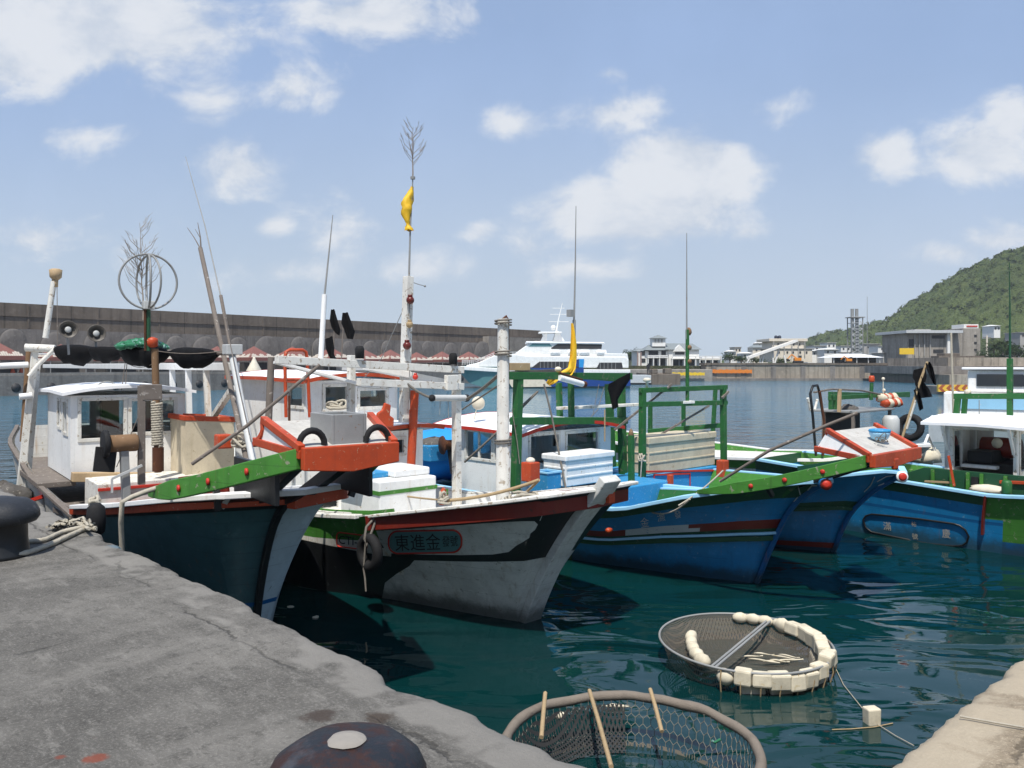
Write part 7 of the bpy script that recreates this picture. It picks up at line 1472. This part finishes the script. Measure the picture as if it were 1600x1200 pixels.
palm(1552, 160, 3.6, 'palm nearest the utility pole', 1); palm(1566, 165, 4.2, 'tallest palm, in the middle of the three', 2); palm(1577, 156, 3.2, 'palm nearest the right edge of the picture', 3)
# ---- hills
def scrub(name, sil, Y, depth, n, seed, size, label_mat):
    rd = random.Random(seed); S = [((a - 800) / F * Y, EYE + (HZ - c) / F * Y) for a, c in sil]; m = MB()
    o = HILLS[seed]; t_ = o[1]
    for _ in range(n):
        p = t_[int(rd.random() * len(t_))]
        if p[2] < 4: continue
        r_ = size * rd.uniform(.5, 1.3); leafcloud(m, (p[0], p[1], p[2] + r_ * .25), (r_, r_, r_ * .8), 13, r_ * .42, rd)
    ob = m.build(name, label_mat); ob['kind'] = 'stuff'; return ob
HILLS = {}
def hill(name, sil, Y, depth, mat, seed, res, bump, front=.9):
    X0, X1 = (sil[0][0] - 800) / F * Y, (sil[-1][0] - 800) / F * Y; nx, ny = int((X1 - X0) / res), int(depth * 1.35 / res); vs = []
    S = [((a - 800) / F * Y, EYE + (HZ - c) / F * Y) for a, c in sil]
    for j in range(ny + 1):
        v = j / ny * 1.35; prof = math.sin(min(v, 1) * math.pi / 2)**front if v <= 1 else math.cos((v - 1) * 1.8); yy = Y - depth + depth * v
        for i in range(nx + 1):
            x = X0 + (X1 - X0) * i / nx; sk_ = yy / Y; h = smooth(S, x) - 2.5; p = Vector((x, yy, seed))
            g = 1 + .12 * noise.fractal(p * .012, 1, 2, 3) * (1 - v * .6 if v < 1 else .4); b_ = (abs(noise.noise(p * .11)) * 1.1 + abs(noise.noise(p * .27)) * .8 + abs(noise.noise(p * .6)) * .5 - .5) * bump * min(1, h * prof / 6)
            vs.append((x * (.55 + .45 * sk_) if False else x, yy, 2.3 + max(0, h * prof * g * (1 if v < .7 else 1)) + b_))
    m = MB(); m.add(vs, [(j * (nx + 1) + i, j * (nx + 1) + i + 1, (j + 1) * (nx + 1) + i + 1, (j + 1) * (nx + 1) + i) for j in range(ny) for i in range(nx)], True); HILLS[seed] = (name, vs); return structure(m.build(name, mat))
hill('hill', [(1395, 566), (1402, 540), (1415, 512), (1430, 500), (1455, 481), (1480, 459), (1510, 434), (1545, 409), (1600, 386), (1680, 360), (1800, 345), (1950, 345)], 380, 150, 'hill_green', 1.5, 1.25, 3.2, .8)
hill('hill', [(1240, 567), (1262, 541), (1280, 526), (1290, 523), (1315, 524), (1335, 519), (1360, 508), (1385, 507), (1410, 512), (1440, 505), (1500, 470), (1560, 440)], 520, 120, 'hill_green', 4.5, 2.0, 3.4, .9)
hill('hill', [(930, 568), (960, 563), (1000, 561), (1060, 564), (1130, 563), (1200, 560), (1260, 566)], 420, 60, 'hill_green', 8.5, 2.0, 2.0, .9)
scrub('scrub', [(1395, 566), (1950, 345)], 380, 150, 3600, 1.5, 1.25, 'scrub_leaf')
scrub('scrub', [(1240, 567), (1560, 440)], 520, 120, 1200, 4.5, 1.6, 'scrub_leaf')
# ---- air over the harbour
m = MB(); m.box(-120, 460, -20, 640, -3.5, 95); hz_ = bpy.data.materials.new('haze'); hz_.use_nodes = True; hz_.node_tree.nodes.clear(); g = NT(hz_.node_tree); MATS['haze'] = hz_
o = g.n('OutputMaterial'); pv = g.n('VolumePrincipled'); pv.inputs['Color'].default_value = (.82, .89, 1, 1); pv.inputs['Density'].default_value = .00026; hz_.node_tree.links.new(pv.outputs[0], o.inputs['Volume'])
hb = m.build('haze', 'haze'); hb['kind'] = 'stuff'
